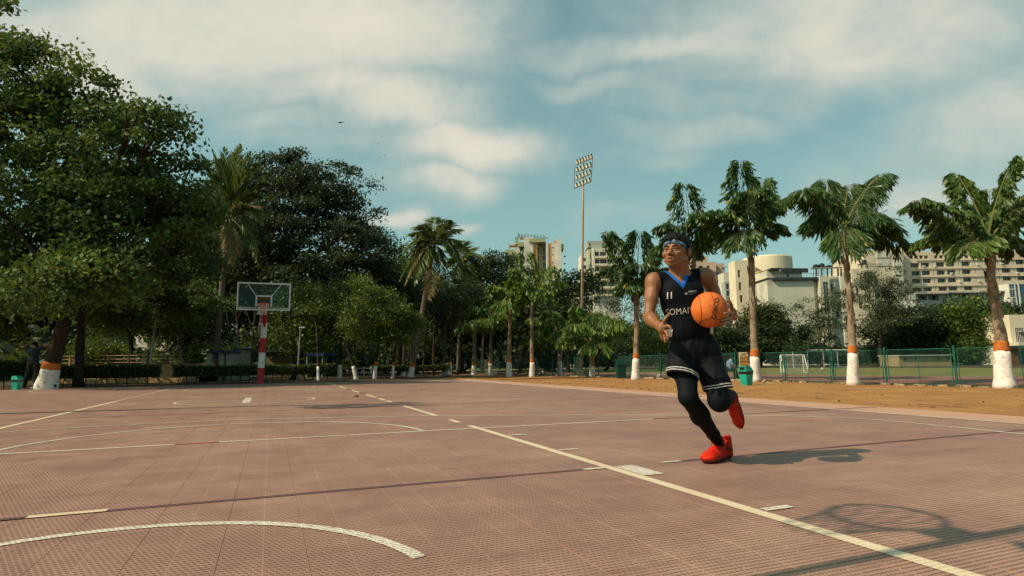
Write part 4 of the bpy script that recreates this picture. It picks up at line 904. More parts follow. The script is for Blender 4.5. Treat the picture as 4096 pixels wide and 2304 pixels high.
for x in (378, 392): 
    mb = MB(); mb.tube([P(*c6(x, 500), Yb - 9) - r_.location, P(*c6(x, 640), Yb - 9) - r_.location], .16, 8); mb.build('drain_pipe', m_whitew, r_)
# buildings between the player and the drum
Yb = 170; r_ = bld('office_building', 2935, Yb, 'grey-blue building with dark glazing squeezed between pink flats and the drum tower')
block(r_, 'wall', *c6(30, 392), *c6(132, 1040), Yb, 5, m_pale, [], ground=-.25)
block(r_, 'glazed_front', *c6(36, 470), *c6(134, 800), Yb - 3, 2.8, m_greyw, [rc(c6, 45 + 30 * i, 486 + 58 * j, 70 + 30 * i, 530 + 58 * j) for i in range(3) for j in range(4)], ground=-.25, mull=1)
Yb = 150; r_ = bld('cream_annex', 3455, Yb, 'cream building with a railed roof and a black tank, left of the long beige building')
block(r_, 'wall', *c6(1105, 362), *c6(1290, 1040), Yb, 16, m_cream, [rc(c6, 1135, 520, 1160, 575), rc(c6, 1150, 640, 1180, 690)], ground=-.25, mull=1)
block(r_, 'left_wing', *c6(1010, 392), *c6(1104, 1040), Yb + 1, 14, m_pale, [rc(c6, 1074, 520, 1104, 582), rc(c6, 1080, 624, 1103, 676)], ground=-.25, mull=1)
block(r_, 'right_wing', *c6(1292, 380), *c6(1330, 1040), Yb + 2, 12, m_cream, [], ground=-.25)
mb = MB()
for k in range(11): mb.tube([P(*c6(1106 + 20 * k, 322), Yb) - r_.location, P(*c6(1106 + 20 * k, 362), Yb) - r_.location], .05, 4)
mb.tube([P(*c6(1106, 323), Yb) - r_.location, P(*c6(1306, 323), Yb) - r_.location], .05, 4); mb.tube([P(*c6(1106, 343), Yb) - r_.location, P(*c6(1306, 343), Yb) - r_.location], .05, 4); mb.build('railing', m_darkm, r_)
strip(r_, 'tank_stand', *rc(c6, 1130, 318, 1182, 324), Yb + 2, 2, m_darkm)
for x in (1134, 1178): strip(r_, 'stand_leg', *rc(c6, x, 324, x + 4, 362), Yb + 2, .3, m_darkm)
tank(c6, 1135, 288, 1170, 318, Yb + 3, 'single black water tank on a steel stand left of the long beige building')
# pink flats behind the player's shoulder
Yb = 190; r_ = bld('pink_flats', 2850, Yb, "pinkish apartment block just right of the player's head")
block(r_, 'wall', *c1(822, 466), *c1(1072, 1400), Yb, 7, m_pinkw, [rc(c1, 875 + 90 * i, 510 + 88 * j, 925 + 75 * i, 556 + 88 * j) for i in range(2) for j in range(6)], ground=-.25, inset=1.2, mull=1)
block(r_, 'right_wing', *c1(1076, 482), *c1(1168, 1400), Yb + 2, 12, m_pinkw, [rc(c1, 1062 + 22, 520 + 66 * j, 1078 + 18, 545 + 66 * j) for j in range(6)], ground=-.25, mull=0)
for j in range(8): strip(r_, 'ledge', *rc(c1, 1070, 524 + 66 * j, 1172, 529 + 66 * j), Yb + 2, .6, m_pinkw, .7)
for j in range(6): strip(r_, 'balcony', *rc(c1, 850, 560 + 88 * j, 1000, 582 + 88 * j), Yb, 1.2, m_pinkw, 1.4)
block(r_, 'roof_tower', *c1(790, 402), *c1(985, 466), Yb + 3, 9, m_pinkw, [rc(c1, 835, 430, 895, 460)], inset=1.0, mull=0)
block(r_, 'low_block', *c1(1172, 882), *c1(1262, 1400), Yb - 20, 8, m_pinkw, [rc(c1, 1192, 905, 1212, 925)], ground=-.25, mull=0)
# tall apartment tower
Yb = 215; r_ = bld('apartment_tower', 2145, Yb, 'tall apartment tower of green, white and orange strips with dishes on its roof')
G_ = -.25
block(r_, 'green_recess', *c4(755, 360), *c4(930, 1500), Yb + 2, 12, m_greenw, [rc(c4, 866, 456 + 140 * j, 924, 548 + 140 * j) for j in range(5)] + [rc(c4, 760, 450 + 140 * j, 786, 545 + 140 * j) for j in range(5)], ground=G_, mull=1)
block(r_, 'orange_strip', *c4(680, 332), *c4(754, 1500), Yb - .6, 14, m_orangew, [], ground=G_); block(r_, 'white_strip', *c4(496, 232), *c4(679, 1500), Yb - 1, 14, m_whitew, [], ground=G_)
block(r_, 'green_head', *c4(592, 262), *c4(922, 330), Yb - 1.6, 12, m_greenw, []); block(r_, 'stair_head', *c4(760, 318), *c4(926, 362), Yb, 12, m_greenw, [rc(c4, 786, 322, 800, 352), rc(c4, 816, 322, 832, 352)], mull=0)
block(r_, 'white_strip', *c4(930, 352), *c4(974, 1500), Yb - 1.5, 14, m_whitew, [], ground=G_); block(r_, 'orange_strip', *c4(975, 350), *c4(1050, 1500), Yb - 1.2, 14, m_orangew, [], ground=G_)
block(r_, 'white_strip', *c4(1051, 360), *c4(1140, 1500), Yb - 1.5, 14, m_whitew, [], ground=G_); block(r_, 'white_strip', *c4(1141, 268), *c4(1230, 1500), Yb - 1.9, 14, m_whitew, [], ground=G_)
block(r_, 'green_side', *c4(1232, 368), *c4(1280, 466), Yb + 1, 6, m_greenw, []); strip(r_, 'orange_beam', *rc(c4, 1045, 300, 1141, 318), Yb - 1, 1.5, m_orangew); strip(r_, 'orange_beam', *rc(c4, 1045, 344, 1141, 356), Yb - 1, 1.5, m_orangew)
block(r_, 'left_wing', *c4(352, 330), *c4(494, 1500), Yb + 1, 12, m_whitew, [rc(c4, 408, 416 + 140 * j, 476, 508 + 140 * j) for j in range(4)], ground=G_, mull=2); block(r_, 'green_bay', *c4(322, 240), *c4(384, 372), Yb + .4, 8, m_greenw, []); block(r_, 'balcony', *c4(378, 330), *c4(484, 415), Yb - .6, 3, m_greenw, [])
strip(r_, 'orange_beam', *rc(c4, 384, 236, 496, 262), Yb, 2, m_orangew); strip(r_, 'orange_beam', *rc(c4, 478, 262, 496, 640), Yb - .3, 2, m_orangew)
block(r_, 'low_wing', *c4(120, 482), *c4(350, 1500), Yb + 2, 12, m_whitew, [rc(c4, 140 + 90 * i, 585 + 130 * j, 170 + 90 * i, 660 + 130 * j) for i in range(2) for j in range(4)], ground=G_, mull=1)
block(r_, 'green_parapet', *c4(118, 480), *c4(310, 582), Yb + 1.2, 2, m_greenw, []); strip(r_, 'orange_beam', *rc(c4, 172, 380, 340, 402), Yb + 2, 3, m_orangew); strip(r_, 'orange_beam', *rc(c4, 172, 400, 190, 482), Yb + 2, 3, m_orangew)
strip(r_, 'orange_panel', *rc(c4, 300, 400, 345, 470), Yb + 2.2, 3, m_orangew)
for j in range(6): strip(r_, 'window_hood', *rc(c4, 1232, 594 + 140 * j, 1276, 604 + 140 * j), Yb + 1, 2, m_greyw); 
for j in range(5):
    for xx in (704, 998): strip(r_, 'small_hood', *rc(c4, xx, 420 + 144 * j, xx + 28, 428 + 144 * j), Yb - 1.4, .6, m_greyw, .3)
mb = MB()
for k in range(14): mb.tube([P(*c4(335 + 45 * k, 208 + 2.2 * k), Yb) - r_.location, P(*c4(335 + 45 * k, 262), Yb) - r_.location], .05, 4)
for dy in (0, 22): mb.tube([P(*c4(335, 206 + dy), Yb) - r_.location, P(*c4(930, 238 + dy), Yb) - r_.location], .06, 4)
mb.build('roof_railing', m_darkm, r_)
for k in range(9):
    c = P(*c4(358 + 61 * k, 188 + 3 * k), Yb + .5); t = empty('satellite_dish', (c.x, Yb + .5, c.z - .5), 0, None, None); w_ = .75 if k else 1.15
    tag(t, ['largest dish, at the left end of the tower roof', 'round dish next to the largest one on the tower roof', 'third round dish from the left on the tower roof', 'fourth round dish from the left on the tower roof', 'round dish in the middle of the row on the tower roof', 'sixth round dish from the left on the tower roof', 'third round dish from the right end of the tower roof', 'last but one round dish on the tower roof', 'round dish at the right end of the row on the tower roof'][k], 'satellite dish', 'dishes along the tower roof')
    Q = Matrix.Rotation(R(55), 3, 'Y') @ Matrix.Rotation(R(20), 3, 'X'); mb = MB(); mb.rev([(0, 0), (w_ * .35, .03), (w_ * .6, .12)], 12, (0, 0, .55), Q).build('dish', m_darkm, t); m2 = MB(); m2.tube([(0, 0, -.9), (0, 0, .55)], .05, 5).build('stalk', m_darkm, t)
# second block of flats
Yb = 200; r_ = bld('grey_white_flats', 2400, Yb, 'white and olive-grey flats with glazed balconies right of the floodlight mast')
block(r_, 'wall', *c4(1842, 430), *c4(2360, 1500), Yb, 14, m_whitew, [rc(c4, 1850 + 142 * i, 516 + 146 * j, 1975 + 142 * i, 606 + 146 * j) for i in range(3) for j in range(6)], ground=G_, inset=1.2, mull=3)
for j in range(6): strip(r_, 'balcony', *rc(c4, 1838, 608 + 146 * j, 2360, 650 + 146 * j), Yb, 1.2, m_cream, 1.3)
block(r_, 'stair_strip', *c4(1758, 460), *c4(1840, 1500), Yb + 1, 14, m_greenw, [rc(c4, 1770, 560 + 138 * j, 1808, 660 + 138 * j) for j in range(6)], ground=G_, mull=1); strip(r_, 'white_fin', *rc(c4, 1812, 470, 1834, 1500), Yb, 1, m_whitew, .8)
block(r_, 'left_wing', *c4(1642, 530), *c4(1752, 1500), Yb + 1.5, 13, m_whitew, [rc(c4, 1652, 636 + 140 * j, 1716, 704 + 140 * j) for j in range(6)], ground=G_, mull=2); strip(r_, 'white_fin', *rc(c4, 1722, 500, 1746, 1500), Yb + .8, 1, m_whitew)
block(r_, 'roof_house', *c4(1754, 306), *c4(2034, 430), Yb + 2, 8, m_greyw, [rc(c4, 1785, 345, 1812, 410)], mull=0); block(r_, 'roof_house', *c4(2036, 288), *c4(2330, 430), Yb + 3, 8, m_greyw, [])
Yb = 168; r_ = bld('low_flats', 2300, Yb, 'small cream flats with curved balconies seen between palm fronds beside the mast')
block(r_, 'wall', *c4(1290, 1080), *c4(1550, 1500), Yb, 10, m_cream, [rc(c4, 1320 + 80 * i, 1130 + 80 * j, 1370 + 80 * i, 1165 + 80 * j) for i in range(3) for j in range(4)], ground=G_, mull=1)
for j in range(5): strip(r_, 'balcony', *rc(c4, 1280, 1170 + 80 * j, 1555, 1192 + 80 * j), Yb, 1, m_cream, 1.1)
block(r_, 'right_block', *c4(1600, 1060), *c4(1725, 1500), Yb - 4, 8, m_whitew, [rc(c4, 1648, 1140 + 130 * j, 1718, 1235 + 130 * j) for j in range(3)], ground=G_, mull=2)

# ------------------------------------------------------------------ left side: terraces, kiosks, sheds
m_stone = mat('sandstone', (0.42, 0.27, 0.13), rough=.9, scale=3, stain=(0.25, 0.16, 0.08), stain_scale=2); m_blue = mat('blue_sheet', (0.01, 0.045, 0.15), rough=.5); m_cloth = mat('pale_panel', (0.30, 0.30, 0.25), rough=.85, stain=(0.2, 0.2, 0.17), stain_scale=3)
m_wood0 = mat('weathered_post', (.10, .07, .04), rough=.9)
c6b = lambda x, y: (500 + x * .194, 1300 + y * .194)
c5 = lambda x, y: (900 + x * .414, 1000 + y * .414)
Yb = 44; r_ = bld('campus_hall', 620, Yb, 'warm beige hall with stout pillars, glimpsed through the trees on the left')
block(r_, 'lower_band', *c6b(200, 468), *c6b(1010, 540), Yb, 6, m_beige, [], ground=None); block(r_, 'base_wall', *c6b(230, 545), *c6b(980, 900), Yb + 1, 5, m_greyw, [], ground=0)
block(r_, 'back_wall', *c6b(200, 160), *c6b(1010, 468), Yb + 2.5, 3, m_whitew, [rc(c6b, 250 + 190 * i, 280, 290 + 190 * i, 360) for i in range(4)], mull=0); strip(r_, 'upper_band', *rc(c6b, 200, 180, 1010, 270), Yb, 5, m_beige)
for x in (362, 540, 732, 900): strip(r_, 'pillar', *rc(c6b, x, 270, x + 75, 468), Yb, .8, m_beige, -.1)
terr = empty('stepped_terrace', (P(450, 1463, 27).x, 26.2, 0), 0, 'stone seating steps behind the left hedge', 'steps')
for k in range(5):
    a, b = P(150 + 8 * k, 1500, 26.2), P(730, 1500, 26.2); mb = MB(); z = .2 + .16 * k
    mb.box(Vector(((a.x + b.x) / 2, 26.2 + .55 * k + 1.5, z / 2)) - terr.location, (b.x - a.x, 3.0 - .3 * k, z)).build('step', m_stone, terr)
fr_ = empty('pipe_railing', (P(450, 1463, 30).x, 30.2, 0), 0, 'low pipe railing above the stone steps on the left', 'railing')
for z in (.95, 1.12, 1.3):
    mb = MB(); mb.tube([Vector((P(200, 1463, 30.2).x, 30.2, z)) - fr_.location, Vector((P(745, 1463, 30.2).x, 30.2, z)) - fr_.location], .014, 5).build('rail', m_pinkw, fr_)
for k in range(8):
    mb = MB(); x = P(200 + 78 * k, 1463, 30.2).x; mb.box(Vector((x, 30.2, .66)) - fr_.location, (.06, .06, 1.32)).build('post', m_orangew if k == 1 else m_wood0, fr_)
def kiosk(label, px, Y, x0, x1, y0, y1):
    r = bld('kiosk', px, Y, label, 'kiosk', 'pale kiosks with blue roofs'); r.location.z = 0
    a, b = P(x0, 1463, Y), P(x1, 1463, Y); zt = P(x0, y0, Y).z; w_ = b.x - a.x; cx = (a.x + b.x) / 2 - r.location.x
    MB().box((cx, 1.0, zt / 2), (w_, 1.9, zt)).build('cabin', m_cloth, r); MB().box((cx, .95, zt + .04), (w_ + .2, 2.3, .08)).build('roof', m_blue, r)
    MB().box((cx + w_ * .1, .02, zt * .52), (w_ * .42, .05, zt * .28)).build('hatch', m_greyw, r); MB().box((cx + w_ * .1, -.14, zt * .37), (w_ * .5, .3, .04)).build('counter', m_greyw, r)
kiosk('narrow pale kiosk left of the coconut trunk', 832, 29, 822, 843, 1412, 1470); kiosk('pale kiosk just right of the coconut trunk', 882, 29, 871, 893, 1411, 1470); kiosk('pale stained kiosk, third from the left', 913, 29, 901, 925, 1412, 1470)
tk = bld('draped_stall', 943, 29.5, 'stall draped in a pale cloth at the right end of the kiosks', 'stall'); tk.location.z = 0
mb = MB(); mb.box((0, .8, .75), (.34, 1.0, 1.5)); mb.add([(-.17, .3, 1.5), (.17, .3, 1.5), (.3, .1, .5), (.12, .1, .1), (-.17, .2, .1)], [(0, 1, 2, 3, 4)]); mb.build('cloth', m_cloth, tk); MB().box((0, .8, 1.54), (.5, 1.3, .08)).build('top', m_blue, tk)
sh = bld('garden_shed', 1140, 37, 'long dim yellowish shed behind the hedge right of the basketball post', 'shed'); sh.location.z = 0
m_shed = wallm('dim_yellow_render', (0.17, 0.145, 0.07), .7)
block(sh, 'wall', 1060, 1408, 1228, 1470, 37, 4, m_shed, [(1197, 1412, 1222, 1466)], ground=0, mull=0, inset=.4); strip(sh, 'roof', 1052, 1400, 1236, 1408, 37, 4.6, m_darkm, .4)
st = bld('tarpaulin_stall', 1258, 36, 'dark stall under a blue tarpaulin right of the yellowish shed', 'stall'); st.location.z = 0
block(st, 'back', 1229, 1428, 1290, 1470, 38, .3, m_darkm, [], ground=0); strip(st, 'tarpaulin', 1226, 1409, 1294, 1424, 35, 3, m_blue)
for px in (1229, 1290): mb = MB(); c = P(px, 1440, 35.1); mb.tube([(c.x - st.location.x, 35.1 - 36, 0), (c.x - st.location.x, 35.1 - 36, P(px, 1424, 35.1).z)], .04, 6).build('pole', m_greyw, st)

# hedges
m_core = mat('hedge_core_stems', (0.02, 0.018, 0.01), rough=.95)
def hedge(label, pxa, pya, pxb, pyb, h, thick, seed):
    a, b = G(pxa, pya), G(pxb, pyb); d = (b - a); ln = d.length; ang = math.atan2(d.y, d.x)
    r = empty('hedge', a.lerp(b, .5), ang, label, 'hedge', 'clipped hedges at the end of the court'); lo = .22
    n = int(ln * h * 520 + ln * thick * 420); q = rng.random((n, 3)); f = rng.random(n); x = (q[:, 0] - .5) * ln; top = f < .34
    y = np.where(top, q[:, 1] * thick, np.where(f < .85, rng.normal(0, .035, n), rng.random(n) * thick)); z = np.where(top, h + rng.normal(0, .022, n), lo + (h - lo) * q[:, 2] ** .8)
    z += 0.03 * np.sin(x * 2.1 + seed) * (z / h); e = rng.random(n) < .06; x = np.where(e, np.sign(x) * ln / 2, x)
    gap = np.sin(x * 7 + seed * 3) + np.sin(x * 2.9) > -0.2 ; keep = top | (z > .42) | gap
    pts = np.stack([x, y, z], -1)[keep]; V, F = leaf_mesh(pts, .085, .6, .5); mesh_np('foliage', V, F, LEAF['hedge'], r, attr=np.repeat(rng.random(len(pts)), 4))
    mb = MB(); mb.box((0, thick / 2 + .03, (h + lo) / 2 + .02), (ln * .985, thick * .75, (h - lo) * .86))  # solid dark box among the stems stands for shade inside the hedge
    for k in range(int(ln / .35)): mb.tube([(-ln / 2 + .2 + k * .35, thick / 2, -.02), (-ln / 2 + .2 + k * .35 + random.gauss(0, .05), thick / 2, lo + .15)], .02, 5)
    mb.build('stems', m_core, r)
hedge('clipped hedge behind the huge tree, left of the stone steps', 216, 1547, 640, 1537, .78, .8, 1)
hedge('long clipped hedge running behind the basketball stand', 692, 1535, 1345, 1519, .72, .9, 2)
hedge('low dark hedge at the far left behind the standing person', -120, 1558, 128, 1551, .95, .9, 3)
hedge('dark hedge right of the small green trees, before the parked cars', 1500, 1507, 1800, 1500, .62, .8, 4)
# a loose shrub and pale pipe barrier
tree('bush', 'round yellowish bush between the thick and the leaning white tree feet', base_at(1398, 1509), base_at(1398, 1509)[1], [(1395, 1455, 38, 24)], 2200, 0.1, 0.09, 'mid', trunk_r=.03, clump=.12)
br = empty('pipe_barrier', G(1455, 1508), R(8), 'pale pipe barrier behind the leaning white tree foot', 'barrier')
for z in (.25, .5): MB().box((0, 0, z), (.9, .04, .05)).build('rail', m_pale, br)
for x in (-.4, 0, .4): MB().box((x, .03, .3), (.05, .05, .62)).build('post', m_pale, br)

# ------------------------------------------------------------------ chain-link fence
m_green = mat('green_paint', (0.008, 0.085, 0.06), rough=.45, spec=.4, var=.25, scale=6); m_wire = mat('green_wire', (0.012, 0.075, 0.055), rough=.5); m_rock = mat('kerb_stone', (0.36, 0.26, 0.16), rough=.95, scale=4, bump=.6, bscale=20, stain=(.2, .13, .08), stain_scale=5)
FH = 1.32; SP = [-9.0, -6.3, -3.6, -0.75, 1.55, 2.9, 6.0]
def s_at(px):
    best = None
    for k in range(-2400, 8000):
        p = fence_pt(k * .01); d = p - Vector(_C); x = 2048 + FPX * d.dot(Vector(_rt)) / d.dot(Vector(_fw))
        if best is None or abs(x - px) < best[0]: best = (abs(x - px), k * .01)
    return best[1]
posts = [s_at(x) for x in (4420, 3830, 3548, 3335, 3143, 2945, 2790, 2645, 2525, 2470, 2395, 2300, 2210, 2145, 2070, 1995, 1935, 1880)]
fr = empty('chain_link_fence', fence_pt(0), 0, 'green chain-link fence between the dirt strip and the sports field', 'fence'); FZ = fr.location
def fl(s, z, off=0.0): return fence_pt(s, off) + Vector((0, 0, z)) - FZ
for i, s in enumerate(posts):
    MB().tube([fl(s, -.05), fl(s, FH + .07)], .036, 8).build('post', m_green, fr)
    for dd in ((-.1, .1) if i in (1, 2, 3, 4) else ()): MB().tube([fl(s + dd, .02), fl(s + dd, FH - .02)], .018, 6).build('gate_stile', m_green, fr)
for a, b in zip(posts[:-1], posts[1:]):
    a2, b2 = a + .1, b - .1
    for z in (.03, FH - .03): MB().tube([fl(a2, z), fl(b2, z)], .016, 5).build('rail', m_green, fr)
    if abs(b - a) > 2.2: MB().tube([fl((a + b) / 2, .03), fl((a + b) / 2, FH - .03)], .012, 5).build('brace', m_green, fr)
    pt = .075; V = []; F = []; ln = b2 - a2; h = FH - .08; k = -int(h / pt) - 1
    w_ = .0036
    for sg in (1, -1):
        j = -int(h / pt) - 1
        while j * pt < ln + h:
            x0 = j * pt if sg == 1 else j * pt; z0 = 0.04 if sg == 1 else 0.04 + h
            x1 = x0 + h; z1 = z0 + sg * h
            if x0 < 0: z0 += sg * -x0; x0 = 0
            if x1 > ln: z1 -= sg * (x1 - ln); x1 = ln
            if x1 > x0 + .02:
                p, q = fl(a2 + x0, z0), fl(a2 + x1, z1); n_ = Vector((0, 0, w_)); m_ = fnor * w_; bse = len(V)
                V += [p + n_, p - n_ * .5 + m_, p - n_ * .5 - m_, q + n_, q - n_ * .5 + m_, q - n_ * .5 - m_]; F += [(bse, bse + 1, bse + 4, bse + 3), (bse + 1, bse + 2, bse + 5, bse + 4), (bse + 2, bse, bse + 3, bse + 5)]
            j += 1
    o = mesh_np('wire_mesh', V, F, m_wire, fr); o['kind'] = 'stuff'
# stones bedded along the foot of the fence: each its own piece of the kerb row
kr = empty('kerb_row', fence_pt(0, -.3), 0, 'broken row of kerb stones along the foot of the fence', 'kerb')
def stone(dx, dy, dz, sd):
    rs = random.Random(sd); mb = MB(); vs = [(sx * dx / 2 * rs.uniform(.8, 1.05), sy * dy / 2 * rs.uniform(.8, 1.05), (dz if sz else -.04) * rs.uniform(.8, 1.1)) for sz in (0, 1) for sy in (-1, 1) for sx in (-1, 1)]
    return mb.add(vs, [(4, 5, 7, 6), (0, 1, 5, 4), (2, 6, 7, 3), (0, 4, 6, 2), (1, 3, 7, 5)])
s = -6.0; k = 0
while s < 30:
    ln = random.uniform(.25, .75)
    if random.random() < .7:
        o = stone(ln, .16, random.uniform(.05, .1), k).build('kerb_stone', m_rock, kr); o.location = fence_pt(s + ln / 2, -.3 + random.uniform(-.05, .05)) - kr.location; o.rotation_euler = (random.gauss(0, .05), random.gauss(0, .06), math.atan2(fdir.y, fdir.x) + random.gauss(0, .08))
    s += ln + random.uniform(.03, .3); k += 1
# low kerb line half way over the dirt
kb = MB(); 
a, b = G(2080, 1536, -.1), G(2790, 1528, -.22); 
# ------------------------------------------------------------------ floodlight mast
m_mast = mat('rusty_galvanised', (0.30, 0.20, 0.12), rough=.6, metal=.2, col2=(0.40, 0.31, 0.22), scale=2, stain=(.2, .09, .04), stain_scale=2); m_lamp = mat('lamp_body', (0.62, 0.56, 0.44), rough=.5); m_visor = mat('lamp_visor', (0.10, 0.13, 0.10), rough=.5); m_rust = mat('rusty_bar', (0.13, 0.06, 0.035), rough=.8)
fb = G(2325, 1503, -.25); Ym = fb.y; mast = empty('floodlight_mast', fb, 0, 'tall floodlight mast rising above the palms', 'floodlight')
tp_ = P(2334, 652, Ym) - fb; sM = Ym / FPX
MB().box((0, 0, .1), (1.05, .8, .3)).build('plinth', m_rock, mast)
mid_ = Vector((tp_.x * .5, tp_.y * .5, tp_.z * .5)); MB().tube([(0, 0, .2), mid_, tp_ * .75, tp_], [.12, .09, .072, .065], 12).build('pole', m_mast, mast, smooth=True); MB().tube([(0, 0, .24), (0, 0, .32)], .2, 12).build('flange', m_mast, mast)
cL = lambda x, y: (2240 + x * .152, 580 + y * .152)
# the rack is a level ladder seen obliquely: its left end is nearer the viewer
def rk(x, y):      # rack plane: horizontal direction h runs right and away
    t = (x - 590) / 250.0; px = 2240 + x * .152; Yr = Ym - .35 * t * 3.2
    return P(px, 580 + y * .152, Yr) - fb
rows = [((420, 525), (860, 345)), ((415, 722), (840, 560)), ((405, 925), (830, 755)), ((395, 1135), (815, 965))]
for q in (((388, 550), (370, 1160)), ((860, 330), (815, 980))): MB().tube([rk(*q[0]), rk(*q[1])], .022, 5).build('frame_bar', m_rust, mast)
for (a, b) in rows:
    A, B = rk(*a), rk(*b); MB().tube([A, B], .034, 6).build('cross_bar', m_rust, mast)
    for k in range(6 if a[1] == 525 else 5):
        t = (k + .4) / (6 if a[1] == 525 else 5); c = A.lerp(B, t); d = (B - A).normalized(); up_ = Vector((0, 0, 1)); f_ = d.cross(up_).normalized(); w_ = 4.8 * sM; up_ = up_ * .52; f_ = f_ * .5
        lm = MB(); lm.add([c + d * -w_ + up_ * .08, c + d * w_ + up_ * .08, c + d * w_ + up_ * .62 + f_ * .12, c + d * -w_ + up_ * .62 + f_ * .12, c + d * -w_ * .6 + up_ * .1 - f_ * .3, c + d * w_ * .6 + up_ * .1 - f_ * .3, c + d * w_ * .6 + up_ * .5 - f_ * .25, c + d * -w_ * .6 + up_ * .5 - f_ * .25], [(0, 1, 2, 3), (4, 7, 6, 5), (0, 4, 5, 1), (1, 5, 6, 2), (2, 6, 7, 3), (3, 7, 4, 0)])
        o = lm.build('lamp', m_lamp, mast)
        vm = MB(); e = c + d * (w_ + .03); vm.add([e + up_ * .08, e + up_ * .68 + f_ * .3, e + up_ * .66 - f_ * .05, e + d * .03 + up_ * .08, e + d * .03 + up_ * .68 + f_ * .3, e + d * .03 + up_ * .66 - f_ * .05], [(0, 1, 2), (3, 5, 4), (0, 3, 4, 1), (1, 4, 5, 2), (2, 5, 3, 0)]); vm.build('visor', m_visor, o)
# ------------------------------------------------------------------ basketball stands
m_pred = mat('red_paint', (0.36, 0.012, 0.010), rough=.5, spec=.4, var=.15, scale=5); m_pwh = mat('white_paint', (0.62, 0.58, 0.55), rough=.5, var=.08, scale=5); m_rim = mat('rim_orange', (0.55, 0.13, 0.04), rough=.5); m_net = mat('net_cord', (0.62, 0.55, 0.47), rough=.9)
Mg = bpy.data.materials.new('backboard_glass'); Mg.use_nodes = True; T_ = NT(Mg.node_tree); bs = Mg.node_tree.nodes['Principled BSDF']; bs.inputs['Base Color'].default_value = (.08, .13, .11, 1); bs.inputs['Roughness'].default_value = .12
tr_ = T_.n('ShaderNodeBsdfTransparent', ins={0: (.75, .85, .8, 1)}); ms_ = T_.n('ShaderNodeMixShader', ins={0: .16}); Mg.node_tree.links.new(tr_.outputs[0], ms_.inputs[1]); Mg.node_tree.links.new(bs.outputs[0], ms_.inputs[2]); Mg.node_tree.links.new(ms_.outputs[0], Mg.node_tree.nodes['Material Output'].inputs[0])
def hoop(loc, rz, label, H=3.05, over=1.15, W_=1.93, Hb=1.08, lean=0.0, zb=-.22):
    """faces local -Y: pole at the origin, backboard over metres in front"""
    r = empty('basketball_stand', loc, rz, label, 'basketball hoop', 'basketball stands')
    nseg = [(0, .62, m_pred), (.62, 1.22, m_pwh), (1.22, 1.82, m_pred), (1.82, 2.42, m_pwh), (2.42, 2.82, m_pred)]
    for a, b, mt in nseg: MB().tube([(lean * a, 0, a if a else -.05), (lean * b, 0, b)], [.135 - .008 * a, .135 - .008 * b], 14, cap=True).build('pole_section', mt, r, smooth=False)
    t = lean * 2.8
    MB().tube([(t, 0, 2.8), (t, -.1, 3.0), (t, -over + .12, H + .45)], [.11, .11, .07], 10).build('arm', m_pred, r); MB().tube([(t, 0, 2.2), (t, -over * .62, 2.9), (t, -over + .1, H + .1)], [.045, .045, .04], 8).build('strut', m_pred, r)
    b = MB(); b.box((0, 0, 0), (W_ - .1, .02, Hb - .1)); bb = b.build('backboard', Mg, r); bb.location = (t, -over, H + zb + Hb / 2)
    f = MB(); th = .055
    f.box((0, -.02, Hb / 2 - th / 2), (W_, .05, th)); f.box((0, -.02, -Hb / 2 + th / 2), (W_, .05, th)); f.box((-W_ / 2 + th / 2, -.02, 0), (th, .05, Hb - 2 * th)); f.box((W_ / 2 - th / 2, -.02, 0), (th, .05, Hb - 2 * th)); f.box((0, -.016, -Hb / 2 + .10), (W_ - 2 * th, .03, .022)); f.build('frame', m_pwh, bb)
    q = MB(); w2, h2, zc = .60, .44, -Hb / 2 + .34
    for (cx, cz, dx, dz) in ((0, zc + h2 / 2, w2, .055), (-w2 / 2 + .027, zc, .055, h2 - .055), (w2 / 2 - .027, zc, .055, h2 - .055)): q.box((cx, -.022, cz), (dx, .012, dz))
    q.build('target_square', m_pwh, bb)
    for sg in (-1, 1):
        a_, b_ = Vector((sg * (w2 / 2 - .02), -.03, zc + h2 / 2)), Vector((sg * .60, -.03, Hb / 2 - .06)); MB().tube([a_, b_], .016, 5).build('brace', m_pwh, bb)
    rc_ = Vector((t, -over - .375, H)); ring = MB(); N = 28
    pts = [rc_ + Vector((.225 * math.cos(2 * math.pi * k / N), .225 * math.sin(2 * math.pi * k / N), 0)) for k in range(N + 1)]; ring.tube(pts, .014, 6, cap=False); ring.box(rc_ + Vector((0, .29, -.02)), (.2, .14, .03)); ring.box(rc_ + Vector((0, .35, -.06)), (.24, .02, .16))
    rim = ring.build('rim', m_rim, r)
    nt = MB(); n = 12; lv = [(0, .222), (.11, .19), (.22, .155), (.33, .13), (.42, .12)]
    for k in range(n):
        for i in range(len(lv) - 1):
            a0 = 2 * math.pi * (k + (.5 if i % 2 else 0)) / n; a1 = a0 + math.pi / n; a2 = a0 - math.pi / n; z0, r0 = lv[i]; z1, r1 = lv[i + 1]
            for aa in (a1, a2): nt.tube([rc_ + Vector((r0 * math.cos(a0), r0 * math.sin(a0), -z0)), rc_ + Vector((r1 * math.cos(aa), r1 * math.sin(aa), -z1))], .0055, 3, cap=False)
    nt.build('net', m_net, rim)
    return r
fh = G(1040, 1534); hoop(fh, UA - R(2.5), 'red and white basketball stand at the far end of the court', lean=.028)
nb = UV(-1.525, 0); hoop(nb, UA + math.pi, 'basketball stand beside the photographer, seen only by its shadow', lean=0, W_=1.8, Hb=1.05)
